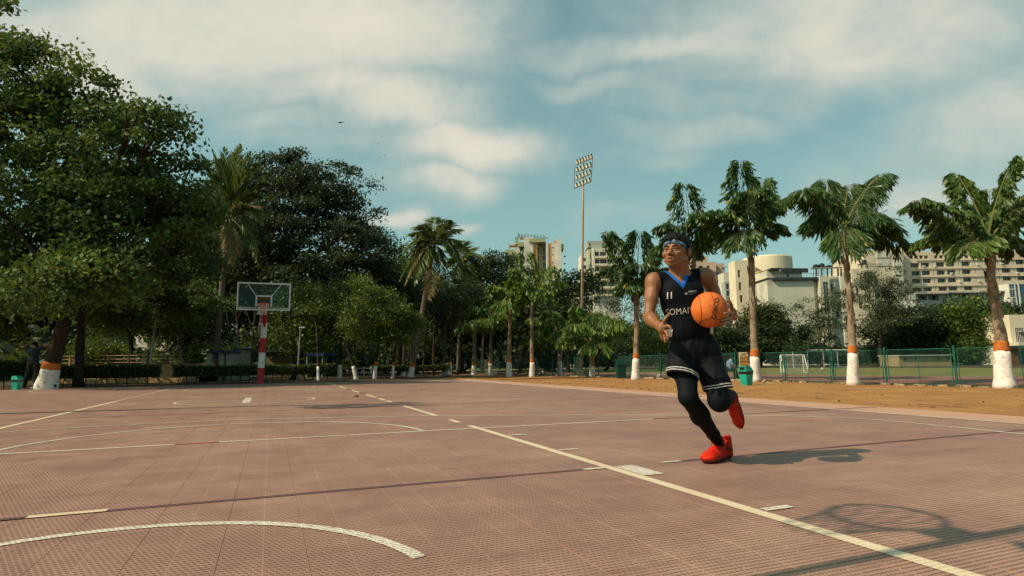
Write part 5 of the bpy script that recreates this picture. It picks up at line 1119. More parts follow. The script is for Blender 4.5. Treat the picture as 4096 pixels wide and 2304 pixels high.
# ------------------------------------------------------------------ lamp posts
m_galv = mat('galvanised', (0.28, 0.29, 0.27), rough=.5, metal=.3); m_led = mat('lamp_white', (0.66, 0.66, 0.60), rough=.5)
lb_ = G(592, 1529); Yl = lb_.y; lp = empty('street_lamp', lb_, 0, 'grey street lamp with two short arms behind the left hedge', 'street lamp', 'street lamps')
top_ = P(630, 1222, Yl) - lb_; MB().tube([(0, 0, 0), top_ * .5, top_], [.06, .05, .035], 8).build('pole', m_galv, lp)
MB().box((0, 0, .45), (.16, .16, .3)).build('junction_box', m_galv, lp)
for sg in (-1, 1):
    a_ = top_ + Vector((sg * .05, 0, 0)); b_ = top_ + Vector((sg * .5, -.1, .14 if sg > 0 else .17)); MB().tube([top_, a_], .02, 5).build('arm', m_galv, lp); q = MB(); q.tube([a_, a_.lerp(b_, .5), b_], [.04, .055, .035], 6); q.build('lamp_head', m_led, lp)
for lbb, x0, y0, x1, y1, mt, rr in (('thin grey lamp pole behind the hedge right of the basketball stand', 1188, 1522, 1202, 1310, m_galv, .035), ('thin green pole left of the thick white tree foot', 1352, 1512, 1356, 1366, m_green, .03)):
    b_ = G(x0, y0); q = empty('lamp_pole', b_, 0, lbb, 'pole'); MB().tube([(0, 0, 0), P(x1, y1, b_.y) - b_], rr, 7).build('shaft', mt, q); MB().box(P(x1, y1, b_.y) - b_ + Vector((.08, 0, 0)), (.26, .1, .05)).build('head', m_led, q)
# ------------------------------------------------------------------ bins
m_bin = mat('bin_green', (0.004, 0.30, 0.205), rough=.42, spec=.45, var=.08, scale=6); m_liner = mat('bin_liner', (0.008, 0.009, 0.010), rough=.3, spec=.5)
m_bind = mat('bin_dark_green', (0.006, 0.05, 0.035), rough=.5)
def litter(loc, rz, label, h=.72, mt=None, liner=True):
    mt = mt or m_bin; s = h / .72; r = empty('litter_bin', loc, rz, label, 'litter bin', 'green litter bins')
    def fr(z0, w0, d0, z1, w1, d1): return [(sx * w / 2 * s, sy * d / 2 * s, z * s) for z, w, d in ((z0, w0, d0), (z1, w1, d1)) for sy in (-1, 1) for sx in (-1, 1)]
    bx = [(0, 2, 3, 1), (4, 5, 7, 6), (0, 1, 5, 4), (2, 6, 7, 3), (0, 4, 6, 2), (1, 3, 7, 5)]
    MB().add(fr(0, .28, .26, .42, .35, .33), bx).build('body', mt, r)
    if liner: MB().add(fr(.40, .355, .335, .50, .37, .35), bx).build('bin_liner', m_liner, r)
    else: MB().add(fr(.42, .35, .33, .50, .36, .34), bx).build('collar', mt, r)
    MB().add(fr(.50, .40, .38, .52, .41, .39), bx).build('rim', mt, r)
    m = MB(); W2, D2 = .185 * s, .175 * s; z0, z1 = .52 * s, .70 * s            # hood open at its left end
    m.add([(-W2, -D2, z0), (W2, -D2, z0), (W2, D2, z0), (-W2, D2, z0), (-W2, -D2 * .82, z1), (W2 * .35, -D2 * .82, z1), (W2 * .35, D2 * .82, z1), (-W2, D2 * .82, z1), (W2 * .9, -D2 * .9, z0 + .07 * s), (W2 * .9, D2 * .9, z0 + .07 * s)],
          [(0, 1, 8, 5, 4), (3, 7, 6, 9, 2), (4, 5, 6, 7), (5, 8, 9, 6), (8, 1, 2, 9), (0, 4, 7, 3)]); hd = m.build('hood', mt, r)
    MB().box((-W2 - .002, 0, (z0 + z1) / 2 - .005), (.012, D2 * 1.25, .11 * s)).build('opening', m_liner, hd)
    return r
gb = G(2987, 1541, -.25); litter(gb, R(28), 'bright turquoise litter bin beside the white palm foot', h=gb.y / FPX * 78)
gb = G(2484, 1514, -.25); litter(gb, R(5), 'dark green litter bin behind the fence left of the player', h=gb.y / FPX * 76, mt=m_bind, liner=False)
gb = G(66, 1559); litter(gb, R(-5), 'turquoise litter bin behind the standing person at the left edge', h=gb.y / FPX * 56)
# notice board behind the bin
nbp = G(2980, 1532, -.25); sb = empty('notice_board', nbp, R(3), 'small orange notice board with rows of pictograms behind the turquoise bin', 'sign'); s = nbp.y / FPX
m_or1 = mat('board_orange', (0.55, 0.19, 0.05), rough=.6); m_ol = mat('board_olive', (0.32, 0.24, 0.07), rough=.6); m_cr = mat('board_cream', (0.62, 0.50, 0.32), rough=.6); m_ink = mat('board_ink', (0.05, 0.03, 0.02), rough=.7)
w_, z0, z1 = 36 * s, 62 * s, 121 * s
MB().box((0, 0, (z0 + z1) / 2), (w_, .03, z1 - z0)).build('panel', m_cr, sb)
MB().box((-w_ * .24, -.018, z0 + (z1 - z0) * .36), (w_ * .44, .006, (z1 - z0) * .66)).build('olive_field', m_ol, sb); MB().box((w_ * .22, -.018, z0 + (z1 - z0) * .36), (w_ * .46, .006, (z1 - z0) * .66)).build('orange_field', m_or1, sb)
for x in (-w_ * .4, w_ * .4): MB().box((x, .03, z0 / 2), (.04, .03, z0)).build('leg', m_greyw, sb)
pic = MB()
for i in range(4):
    for j in range(3):
        cx, cz = -w_ * .37 + i * w_ * .245, z0 + (z1 - z0) * (.58 - .22 * j); k = (i * 3 + j) % 3
        if k == 0: pic.box((cx, -.024, cz), (.05, .004, .012)); pic.box((cx, -.024, cz + .03), (.02, .004, .03))
        elif k == 1: pic.rev([(0, 0), (.028, 0)], 10, (cx, -.024, cz), Matrix.Rotation(R(90), 3, 'X'))
        else: pic.box((cx, -.024, cz), (.012, .004, .06)); pic.box((cx + .015, -.024, cz - .02), (.04, .004, .012))
pic.build('pictograms', m_ink, sb)
tx = MB()
for k in range(3): tx.box((0, -.019, z1 - (z1 - z0) * (.10 + .06 * k)), (w_ * (.55, .62, .48)[k], .004, .012))
tx.box((-w_ * .3, -.019, z1 - (z1 - z0) * .27), (w_ * .2, .004, .018)); tx.box((w_ * .24, -.019, z1 - (z1 - z0) * .27), (w_ * .26, .004, .018)); tx.box((w_ * .4, -.019, z1 - .04), (.05, .004, .04)); tx.build('heading', m_ink, sb)
# stones by the palm
m_brick = mat('loose_block', (0.36, 0.22, 0.12), rough=.9, scale=6, bump=.4)
for k, (px, py, rz, rx, lb) in enumerate(((3056, 1534, .6, -.5, 'tilted clay block leaning left by the white palm foot'), (3074, 1535, -.3, .1, 'clay block lying across the front of the small heap'), (3070, 1530, .5, .15, 'clay block at the back of the small heap'))):
    p = G(px, py, -.25); o = MB().box((0, 0, 0), (.24, .12, .08)).build('clay_block', m_brick); o.location = p + Vector((0, 0, .045 + .03 * (k != 1))); o.rotation_euler = (rx * .3, rx, rz); tag(o, lb, 'block', 'loose clay blocks by the palm')
pp = G(2797, 1524, -.25); bs_ = empty('brick_stack', pp, .1, "stack of red bricks on the dirt, seen between the player's thighs", 'bricks')
for k in range(5):
    for j in range(2): MB().box((j * .125 - .06, random.gauss(0, .01), .04 + .078 * k), (.115, .24, .07), rz=random.gauss(0, .04)).build('brick', m_pred if False else mat('red_brick', (.33, .05, .03), rough=.8) if (k, j) == (0, 0) else bpy.data.materials['red_brick'], bs_)
# ------------------------------------------------------------------ goals, poles and balls
m_post = mat('goal_white', (0.66, 0.63, 0.56), rough=.5); m_gnet = mat('goal_net', (0.45, 0.42, 0.36), rough=.9)
def goal(label, pts, Y, depth, net=True):
    (xl, yt, xr, yb) = pts; a, b = P(xl, yb, Y), P(xr, yb, Y); a.z = b.z = -.24; zt = P(xl, yt, Y).z; r = empty('football_goal', a.lerp(b, .5), 0, label, 'goal', 'football goals'); o = r.location; h = zt - o.z; w_ = b.x - a.x
    A, B = Vector((-w_ / 2, 0, 0)), Vector((w_ / 2, 0, 0)); Z = Vector((0, 0, h)); D = Vector((depth * .35, depth, 0)); T = Vector((depth * .2, depth * .5, 0))
    MB().tube([A, A + Z], .05, 8).build('upright', m_post, r); MB().tube([B, B + Z], .05, 8).build('upright', m_post, r); MB().tube([A + Z, B + Z], .05, 8).build('crossbar', m_post, r)
    for q in (A, B): MB().tube([q + Z, q + Z + T, q + D], .03, 6).build('stay', m_post, r)
    MB().tube([A, A + D, B + D, B], .025, 6).build('ground_bar', m_post, r)
    if net:
        m = MB(); n = 22
        for k in range(n + 1):
            q = A.lerp(B, k / n); m.tube([q + Z, q + Z + T, q + D], .006, 3, cap=False)
        for k in range(1, 14):
            t = k / 14; e = (Z + T).lerp(D, t); m.tube([A + e, B + e], .006, 3, cap=False)
            for q in (A, B): f = Z.lerp(Vector((0, 0, 0)), t); m.tube([q + f, q + e], .005, 3, cap=False)
        m.build('net', m_gnet, r)
    return r
goal('small football goal with a pale net, turned away, behind the first gate post', (3125, 1421, 3216, 1494), 47, -2.4)
goal('large white football goal frame further back on the field', (3233, 1401, 3420, 1472), 74, 2.0, net=False)
for k, (px, y0, y1, Y, lb) in enumerate(((3175, 1406, 1473, 72, 'thin white pole behind the small goal'), (3297, 1403, 1472, 74, 'thin white pole inside the large goal frame'), (3353, 1404, 1468, 76, 'thin white pole right of the large goal'))):
    c = P(px, y1, Y); t = P(px, y0, Y); o = MB().tube([(0, 0, -.2), (0, 0, t.z - c.z)], .035, 6).build('field_pole', m_post); o.location = (c.x, Y, c.z + .0); tag(o, lb, 'pole', 'thin poles on the field')
def ball(name, loc, r, label):
    o = MB().rev([(r * math.sin(math.pi * k / 10), -r * math.cos(math.pi * k / 10)) for k in range(11)], 16).build(name, mat('football_white', (.62, .58, .5), rough=.6, scale=12, col2=(.12, .12, .12)) if 'football_white' not in bpy.data.materials else bpy.data.materials['football_white'], smooth=True); o.location = loc; tag(o, label, 'football', 'footballs lying about')
p = P(3290, 1479, 52); ball('football', (p.x, 52, -.24 + .13), .15, 'white football lying on the grass before the large goal')
p = G(2637, 1512, -.25); ball('football', p + Vector((0, 0, .11)), .13, 'football at the foot of the fence left of the player'); p = G(2171, 1496, -.25); ball('football', p + Vector((0, 0, .13)), .15, 'football behind the fence between two palm feet left of the mast')
sc_ = G(2803, 1588); o = MB().box((0, 0, .006), (.045, .02, .012), rz=.3).build('bottle_cap', mat('scrap_blue', (.02, .03, .25), rough=.5)); o.location = sc_ + Vector((0, 0, .003)); tag(o, "tiny blue scrap on the court between the player's legs", 'scrap')
sc_ = G(1425, 1587); o = MB().box((0, 0, .012), (.09, .04, .024), rz=.8).build('dry_leaf', m_bark); o.location = sc_ + Vector((0, 0, .003)); tag(o, 'dark scrap lying on the far half of the court', 'scrap')
# ------------------------------------------------------------------ parked cars and statue
m_tyre = mat('tyre', (.02, .02, .02), rough=.8); m_cw = mat('car_white', (.55, .55, .52), rough=.3, spec=.5, var=.03); m_cs = mat('car_silver', (.20, .22, .22), rough=.3, metal=.4, var=.03); m_light = mat('headlamp', (.5, .5, .45), rough=.2)
def car(loc, rz, label, paintm):
    r = empty('parked_car', loc, rz, label, 'car', 'cars parked among the trees'); L_, Wd = 3.8, 1.62
    pr = [(-1.9, .32), (-1.88, .72), (-1.25, .86), (-.55, 1.36), (.75, 1.42), (1.45, 1.0), (1.86, .9), (1.9, .35)]
    m = MB(); n = len(pr); V = [(x, sy * (Wd / 2 - (.16 if z > .95 else 0)), z) for sy in (-1, 1) for x, z in pr]; m.add(V, [tuple(range(n)), tuple(range(2 * n - 1, n - 1, -1))] + [(i, n + i, n + (i + 1) % n, (i + 1) % n) for i in range(n)]); m.build('body', paintm, r)
    for sy in (-1, 1): m = MB(); y = sy * (Wd / 2 - .10); m.add([(-1.05, y, .93), (1.25, y, .98), (.7, y - sy * .04, 1.33), (-.5, y - sy * .04, 1.28), (-1.05, y + sy * .01, .93)], [(0, 1, 2, 3)]); m.build('side_window', m_glass, r)
    m = MB(); m.add([(-1.235, -.66, .89), (-1.235, .66, .89), (-.60, .58, 1.335), (-.60, -.58, 1.335)], [(0, 1, 2, 3)]); o = m.build('windscreen', m_glass, r); o.location = (-.015, 0, .015)
    for sx in (-1.2, 1.2):
        for sy in (-1, 1): w_ = MB(); w_.tube([(sx, sy * (Wd / 2 - .2), .3), (sx, sy * (Wd / 2 + .01), .3)], .3, 14); wo = w_.build('wheel', m_tyre, r); MB().tube([(sx, sy * (Wd / 2), .3), (sx, sy * (Wd / 2 + .02), .3)], .17, 10).build('rim', m_galv, wo)
    for sy in (-.58, .58): MB().box((-1.885, sy, .62), (.06, .3, .14)).build('headlight', m_light, r)
    MB().box((-1.9, 0, .42), (.05, .9, .14)).build('grille', m_tyre, r); MB().box((-1.92, 0, .5), (.03, .4, .1)).build('number_plate', m_pwh, r)
c = P(1823, 1463, 60); car((c.x, 60, -.25), R(84), 'white car parked behind the pair of small dark trees', m_cw); c = P(1525, 1463, 60); car((c.x, 60, -.02), R(12), 'silver car behind the hedge, between two small white tree feet', m_cs); c = P(1712, 1463, 70); car((c.x, 70, -.02), R(15), 'small dark-looking car deep between the tree trunks', m_cs)
stt = G(1786, 1500); s_ = empty('statue', stt, 0, 'dark statue bust on a plinth between the pair of dark trees', 'statue'); q = stt.y / FPX
MB().box((0, 0, 24 * q), (12 * q, .3, 48 * q)).build('plinth', m_greyw, s_)
m = MB(); m.rev([(0, 0), (13 * q, 3 * q), (14 * q, 12 * q), (12 * q, 22 * q), (5 * q, 27 * q), (4 * q, 30 * q), (6 * q, 35 * q), (5 * q, 41 * q), (0, 43 * q)], 12, (0, 0, 48 * q)); m.tube([(-12 * q, 0, 66 * q), (-17 * q, -.1, 55 * q), (-8 * q, -.2, 52 * q)], 3 * q, 6); m.tube([(12 * q, 0, 66 * q), (17 * q, -.1, 55 * q), (8 * q, -.2, 52 * q)], 3 * q, 6); m.build('figure', m_bark, s_, smooth=True)
# birds
m_bird = mat('bird_dark', (.03, .03, .035), rough=.7)
for k, (px, py, Y, lb, sc2) in enumerate(((1361, 491, 60, 'bird gliding high left of the middle of the sky', 1.6), (1512, 575, 120, 'tiny far bird under the cloud, leftmost of four', 1.2), (1518, 632, 120, 'tiny far bird, lowest left of four', 1.2), (1540, 622, 120, 'tiny far bird, third of four', 1.2), (1601, 655, 120, 'tiny far bird, rightmost and lowest of four', 1.2))):
    o = MB().add([(-.35, 0, .12), (-.12, .06, .03), (0, .1, 0), (.12, .06, .03), (.35, 0, .1), (.12, -.06, .02), (0, -.2, -.02), (-.12, -.06, .02), (0, .02, -.05), (0, .02, .05)], [(0, 1, 7), (1, 2, 8, 7), (3, 4, 5), (2, 3, 5, 8), (7, 8, 6), (8, 5, 6), (1, 9, 7), (7, 9, 6), (9, 5, 6), (2, 9, 1), (2, 3, 9), (3, 5, 9)]).build('bird', m_bird); o.location = P(px, py, Y); o.scale = (sc2,) * 3; tag(o, lb, 'bird', 'birds in the sky')
# ------------------------------------------------------------------ smooth bodies from blended volumes
class SDF:
    def __init__(s, lo, hi, h):
        s.lo = np.array(lo, float); s.h = h; s.n = np.ceil((np.array(hi) - s.lo) / h).astype(int) + 1
        s.F = np.full(tuple(s.n), 0.5, dtype=np.float32)
    def _sub(s, lo, hi):
        a = np.clip(np.floor((np.array(lo) - s.lo) / s.h).astype(int), 0, s.n - 1); b = np.clip(np.ceil((np.array(hi) - s.lo) / s.h).astype(int) + 1, 1, s.n)
        sl = tuple(slice(int(i), int(j)) for i, j in zip(a, b)); g = np.meshgrid(*[s.lo[i] + s.h * np.arange(a[i], b[i]) for i in range(3)], indexing='ij')
        return sl, g
    def _mix(s, sl, d, k, op):
        A = s.F[sl]
        if op == 'add':
            if k > 0: hh = np.clip(.5 + .5 * (A - d) / k, 0, 1); r = A + (d - A) * hh - k * hh * (1 - hh)
            else: r = np.minimum(A, d)
        else:
            d = -d
            if k > 0: hh = np.clip(.5 + .5 * (d - A) / k, 0, 1); r = A + (d - A) * hh + k * hh * (1 - hh)
            else: r = np.maximum(A, d)
        s.F[sl] = r
    def cone(s, p0, p1, r0, r1, k=.015, op='add', off=0.0):
        p0, p1 = np.array(p0, float), np.array(p1, float); r0 += off; r1 += off; m = max(r0, r1) + k + 3 * s.h + .012; sl, (X, Y, Z) = s._sub(np.minimum(p0, p1) - m, np.maximum(p0, p1) + m)
        d = p1 - p0; L2 = max(d @ d, 1e-9); t = np.clip(((X - p0[0]) * d[0] + (Y - p0[1]) * d[1] + (Z - p0[2]) * d[2]) / L2, 0, 1)
        q = np.sqrt((X - p0[0] - t * d[0]) ** 2 + (Y - p0[1] - t * d[1]) ** 2 + (Z - p0[2] - t * d[2]) ** 2) - (r0 + (r1 - r0) * t); s._mix(sl, q, k, op); return s
    def ell(s, c, r, k=.015, op='add', M=None, off=0.0):
        c, r = np.array(c, float), np.array(r, float) + off; m = r.max() + k + 3 * s.h + .012; sl, (X, Y, Z) = s._sub(c - m, c + m); P_ = np.stack([X - c[0], Y - c[1], Z - c[2]])
        if M is not None: P_ = np.tensordot(np.array(M), P_, axes=(1, 0))      # rows of M: the ellipsoid's own axes
        q = P_ / r[:, None, None, None]; k0 = np.sqrt((q * q).sum(0)); q2 = P_ / (r * r)[:, None, None, None]; k1 = np.sqrt((q2 * q2).sum(0)) + 1e-9
        s._mix(sl, k0 * (k0 - 1) / k1, k, op); return s
    def grid(s): return np.meshgrid(*[s.lo[i] + s.h * np.arange(s.n[i]) for i in range(3)], indexing='ij')
    def copy(s): c = SDF.__new__(SDF); c.lo, c.h, c.n, c.F = s.lo, s.h, s.n, s.F.copy(); return c
    def mesh(s, name, mt, parent=None, disp=None, **kw):
        F = s.F; S = F < 0; c = S[:-1, :-1, :-1].astype(np.int8)
        for i, j, k in ((1, 0, 0), (0, 1, 0), (0, 0, 1), (1, 1, 0), (1, 0, 1), (0, 1, 1), (1, 1, 1)): c = c + S[i:F.shape[0] - 1 + i, j:F.shape[1] - 1 + j, k:F.shape[2] - 1 + k]
        act = np.argwhere((c > 0) & (c < 8)); idx = np.full(c.shape, -1, np.int32); idx[tuple(act.T)] = np.arange(len(act)); acc = np.zeros((len(act), 3)); cnt = np.zeros(len(act))
        cor = [(i, j, k) for i in (0, 1) for j in (0, 1) for k in (0, 1)]
        for a in cor:
            for ax in range(3):
                if a[ax]: continue
                b = list(a); b[ax] = 1; fa = F[tuple((act + a).T)]; fb_ = F[tuple((act + b).T)]; m_ = (fa < 0) != (fb_ < 0); t = fa / np.where(np.abs(fa - fb_) < 1e-9, 1, fa - fb_)
                p = np.tile(np.array(a, float), (len(act), 1)); p[:, ax] += t; acc[m_] += p[m_]; cnt[m_] += 1
        V = (act + acc / cnt[:, None]) * s.h + s.lo; Q = []
        for ax in range(3):
            o1, o2 = (ax + 1) % 3, (ax + 2) % 3; sl0 = [slice(None)] * 3; sl1 = [slice(None)] * 3; sl0[ax] = slice(0, -1); sl1[ax] = slice(1, None); e = np.argwhere(S[tuple(sl0)] != S[tuple(sl1)])
            e = e[(e[:, o1] > 0) & (e[:, o2] > 0) & (e[:, o1] < c.shape[o1]) & (e[:, o2] < c.shape[o2])]
            if not len(e): continue
            ins = S[tuple(e.T)]; d1 = np.zeros(3, int); d1[o1] = 1; d2 = np.zeros(3, int); d2[o2] = 1
            q = np.stack([idx[tuple((e - d1 - d2).T)], idx[tuple((e - d2).T)], idx[tuple(e.T)], idx[tuple((e - d1).T)]], 1); q[~ins] = q[~ins][:, ::-1]; Q.append(q)
        Q = np.concatenate(Q) if Q else np.zeros((0, 4), int); Q = Q[(Q >= 0).all(1)]
        if not len(Q): return None
        if disp is not None: V = disp(V)
        return mesh_np(name, V, Q, mt, parent, smooth=True, **kw)
def A3(v): return np.array(tuple(v), float)

# --- skin, cloth
def skinmat(name, c1, c2):
    M = mat(name, c1, rough=.43, spec=.38, col2=c2, scale=9, bump=.22, bscale=110, sss=.06); return M
m_skin = skinmat('skin', (0.215, 0.088, 0.036), (0.300, 0.132, 0.056)); m_lip = mat('lip', (0.21, 0.070, 0.045), rough=.45); m_hair = mat('black_hair', (0.004, 0.0035, 0.003), rough=.6, spec=.16, scale=60, var=.4, bump=.5, bscale=90); m_mouth = mat('mouth_dark', (.03, .008, .006), rough=.8)
m_eye = mat('eye_white', (.30, .25, .21), rough=.25, spec=.5, var=.02); m_iris = mat('iris', (.018, .009, .006), rough=.15, spec=.6)
M = bpy.data.materials.new('jersey_knit'); M.use_nodes = True; T_ = NT(M.node_tree); b_ = M.node_tree.nodes['Principled BSDF']
pos = T_.n('ShaderNodeNewGeometry').outputs['Position']; sx = T_.n('ShaderNodeSeparateXYZ', ins={0: pos}).outputs
stp = T_.m('SINE', T_.m('MULTIPLY', T_.m('ADD', sx[0], T_.m('MULTIPLY', T_.noise(pos, 7, 3), .02)), 2 * math.pi / .0155)); nz_ = T_.noise(pos, 30, 4)
M.node_tree.links.new(T_.mix(T_.m('MULTIPLY', T_.rng(stp, -.2, 1), T_.rng(nz_, .3, .7)), (.0035, .0045, .007), (.0075, .012, .019)), b_.inputs['Base Color']); b_.inputs['Roughness'].default_value = .72; b_.inputs['Specular IOR Level'].default_value = .10
bn_ = T_.n('ShaderNodeBump', ins={'Strength': .18, 'Distance': .003, 'Height': stp}); M.node_tree.links.new(bn_.outputs[0], b_.inputs['Normal']); m_jersey = M
m_short = mat('shorts_cloth', (.004, .004, .006), rough=.62, spec=.10, col2=(.008, .009, .012), scale=8, bump=.2, bscale=70); m_legg = mat('leggings', (.003, .005, .0055), rough=.7, spec=.09, col2=(.005, .008, .009), scale=10); m_stripe = mat('white_trim', (.55, .53, .50), rough=.7, var=.04)
m_collar = mat('blue_collar', (.0, .095, .40), rough=.7, var=.08, scale=30); m_bandw = mat('headband_pale', (.06, .13, .21), rough=.85, col2=(.20, .26, .31), scale=18); m_bandb = mat('headband_blue', (.012, .07, .16), rough=.7)
m_shoe = mat('red_knit', (.46, .012, .004), rough=.7, spec=.15, col2=(.60, .026, .007), scale=18, bump=.25, bscale=260); m_sole = mat('red_rubber', (.085, .006, .004), rough=.6, col2=(.14, .009, .006), scale=10); m_lace = mat('red_lace', (.66, .045, .015), rough=.7)

pl_o = G(2860, 1850); player = empty('person', pl_o, 0, 'young man in a black number 11 jersey and red shoes driving across the court', 'person')
def W_(x, y, Y): return A3(P(x, y, Y) - pl_o)
# head frame
Fh = np.array([-.55, -.80, .12]); Fh /= np.linalg.norm(Fh); up_ = np.array([.03, 0, 1.0]); Lh = np.cross(up_, Fh); Lh /= np.linalg.norm(Lh); Uh = np.cross(Fh, Lh); HC = W_(2704, 1000, 4.08); HM = np.array([Fh, Lh, Uh]); SC = 1.09
def H(f, l, u): return HC + (Fh * f + Lh * l + Uh * u) * SC
neck = W_(2722, 1108, 4.15); chest = W_(2724, 1185, 4.13); belly = W_(2755, 1300, 4.15); pelv = W_(2775, 1385, 4.19)
RS, RE, RW = W_(2615, 1124, 4.12), W_(2595, 1268, 4.06), W_(2634, 1302, 3.90); LS, LE, LW = W_(2824, 1104, 4.17), W_(2884, 1228, 4.27), W_(2933, 1264, 4.06)
RH, RK, RA = W_(2738, 1415, 4.19), W_(2752, 1588, 4.00), W_(2877, 1772, 4.28); LH_, LK, LA = W_(2815, 1415, 4.19), W_(2876, 1596, 4.01), W_(2924, 1580, 4.40)
TM = np.eye(3); tl = (neck - pelv); tl /= np.linalg.norm(tl)
def torso(s, off=0.0):
    s.ell(chest, (.143, .106, .155), .03, off=off); s.ell(chest + np.array([-.055, -.05, .02]), (.075, .06, .075), .03, off=off); s.ell(chest + np.array([.055, -.05, .03]), (.075, .06, .075), .03, off=off)
    s.ell((chest + belly) / 2, (.134, .098, .12), .05, off=off); s.ell(belly, (.132, .096, .12), .05, off=off); s.ell(pelv, (.155, .112, .10), .05, off=off)
    s.cone(neck + [0, .01, -.02], RS + [.02, 0, .005], .052, .050, .035, off=off); s.cone(neck + [0, .01, -.02], LS - [.02, 0, -.005], .052, .050, .035, off=off); return s
lo = np.array([-.62, -.54, .0 - .01]); hi = np.array([.42, .62, 1.66])
body = SDF(lo, hi, .0046)
torso(body)
body.cone(RS, (RS + RE) / 2 + [0.001, 0, 0], .049, .043, .03).cone((RS + RE) / 2, RE, .042, .035, .02).cone(RE, RE * .65 + RW * .35, .041, .044, .02).cone(RE * .65 + RW * .35, RW, .043, .027, .02)
body.ell(RS + [-.004, 0, -.01], (.056, .056, .062), .03); body.ell(LS + [.002, 0, -.01], (.056, .056, .062), .03)
body.cone(LS, (LS + LE) / 2, .049, .043, .03).cone((LS + LE) / 2, LE, .042, .036, .02).cone(LE, LE * .65 + LW * .35, .041, .043, .02).cone(LE * .65 + LW * .35, LW, .042, .028, .02)
body.cone(RH, RK, .075, .052, .03).cone(RK, RK * .65 + RA * .35, .052, .050, .03).cone(RK * .65 + RA * .35, RA, .048, .034, .02)
body.cone(LH_, LK, .075, .060, .03).cone(LK, LK * .65 + LA * .35, .055, .050, .03).cone(LK * .65 + LA * .35, LA, .048, .036, .02)
body.ell(RS * .55 + RE * .45 + [.006, -.020, 0], (.030, .026, .060), .02); body.ell(RS * .6 + RE * .4 + [-.018, .014, 0], (.028, .03, .06), .02); body.ell(LS * .55 + LE * .45 + [-.004, -.020, 0], (.028, .026, .06), .02); body.ell(LS * .6 + LE * .4 + [.018, .010, 0], (.028, .03, .06), .02)
# neck and head
body.cone(neck, H(-.018, 0, -.070), .070, .063, .03); body.cone(neck + [.03, -.03, -.01], H(-.03, .05, -.06), .022, .02, .03)
hd = [((-.014, 0, .014), (.098, .078, .084)), ((.022, 0, -.030), (.070, .064, .088)), ((.030, 0, -.085), (.052, .047, .038))]
for c, r in hd: body.ell(H(*c), np.array(r) * SC, .02, M=HM)
body.ell(H(.076, 0, -.112), (.019, .022, .018), .02, M=HM)
for sg in (-1, 1):
    body.ell(H(.062, sg * .041, -.040), (.026, .022, .019), .018, M=HM); body.cone(H(.089, sg * .014, .000), H(.076, sg * .050, -.001), .0095, .009, .012); body.cone(H(.03, sg * .055, -.075), H(-.01, sg * .064, -.05), .014, .014, .02)
    body.ell(H(.098, sg * .031, -.019), (.011, .018, .0095), .008, 'sub', M=HM); body.ell(H(-.012, sg * .084, -.018), (.021, .010, .033), .006, M=HM); body.ell(H(-.004, sg * .094, -.016), (.010, .006, .018), .004, 'sub', M=HM)
    body.ell(H(.100, sg * .0145, -.054), (.012, .0095, .0085), .006, M=HM)
body.cone(H(.090, 0, -.008), H(.111, 0, -.048), .0075, .0115, .010); body.ell(H(.092, 0, -.086), (.012, .026, .021), .014, M=HM)
body.ell(H(.107, 0, -.089), (.014, .016, .0060), .004, 'sub', M=HM)
# hands
def finger(s, pts, r0, r1, k=.006):
    n = len(pts) - 1
    for i in range(n): s.cone(pts[i], pts[i + 1], r0 + (r1 - r0) * i / n, r0 + (r1 - r0) * (i + 1) / n, k)
pr = W_(2648, 1313, 3.86); body.cone(RW, pr, .026, .030, .02); body.ell(pr, (.026, .030, .040), .015)
finger(body, [W_(2644, 1303, 3.86), W_(2657, 1283, 3.84), W_(2667, 1268, 3.83), W_(2678, 1256, 3.83)], .0125, .0085)      # thumb
finger(body, [W_(2657, 1308, 3.84), W_(2671, 1303, 3.80), W_(2680, 1307, 3.775), W_(2684, 1316, 3.77)], .0105, .0078)
finger(body, [W_(2657, 1320, 3.85), W_(2668, 1332, 3.81), W_(2672, 1345, 3.80), W_(2671, 1356, 3.80)], .0105, .0078)
finger(body, [W_(2652, 1327, 3.865), W_(2658, 1343, 3.85), W_(2660, 1356, 3.845), W_(2661, 1368, 3.845)], .0102, .0076)
finger(body, [W_(2645, 1328, 3.885), W_(2645, 1341, 3.885), W_(2647, 1351, 3.885), W_(2650, 1360, 3.885)], .0092, .0070)
BC = W_(2838, 1239, 3.90); BR = .1185
pl_ = W_(2930, 1252, 4.0); body.cone(LW, pl_, .027, .030, .02); body.ell(pl_, (.020, .036, .040), .015)
def onball(px, py, front=True, lift=.010):        # a point on the ball's skin (or just over it) along the sight line
    o = A3(Vector(_C) - pl_o); d = np.array(ray(px, py)); d /= np.linalg.norm(d); oc = o - BC; b = oc @ d; c = oc @ oc - (BR + lift) ** 2; q = b * b - c
    if q < 0: t = -b; p = o + d * t; v = p - BC; return BC + v / np.linalg.norm(v) * (BR + lift)
    return o + d * (-b - math.sqrt(q))
def wrap(pts, r0, r1):
    finger(body, pts, r0, r1)
wrap([W_(2928, 1238, 3.97), W_(2926, 1222, 3.945), W_(2920, 1209, 3.93), W_(2913, 1199, 3.925)], .0125, .009)              # thumb, upward
wrap([W_(2928, 1252, 3.96), W_(2921, 1252, 3.90), onball(2905, 1253, lift=.011), onball(2897, 1255, lift=.010)], .0105, .008)
wrap([W_(2928, 1264, 3.97), W_(2917, 1271, 3.90), onball(2898, 1279, lift=.011), onball(2888, 1281, lift=.010)], .0105, .008)
wrap([W_(2925, 1274, 3.99), W_(2910, 1287, 3.93), onball(2892, 1292, lift=.011), onball(2880, 1294, lift=.010)], .0102, .0078)
wrap([W_(2918, 1281, 4.01), W_(2902, 1297, 3.97), onball(2884, 1302, lift=.011), onball(2874, 1303, lift=.010)], .0092, .007)
bodyo = body.mesh('body', m_skin, player)
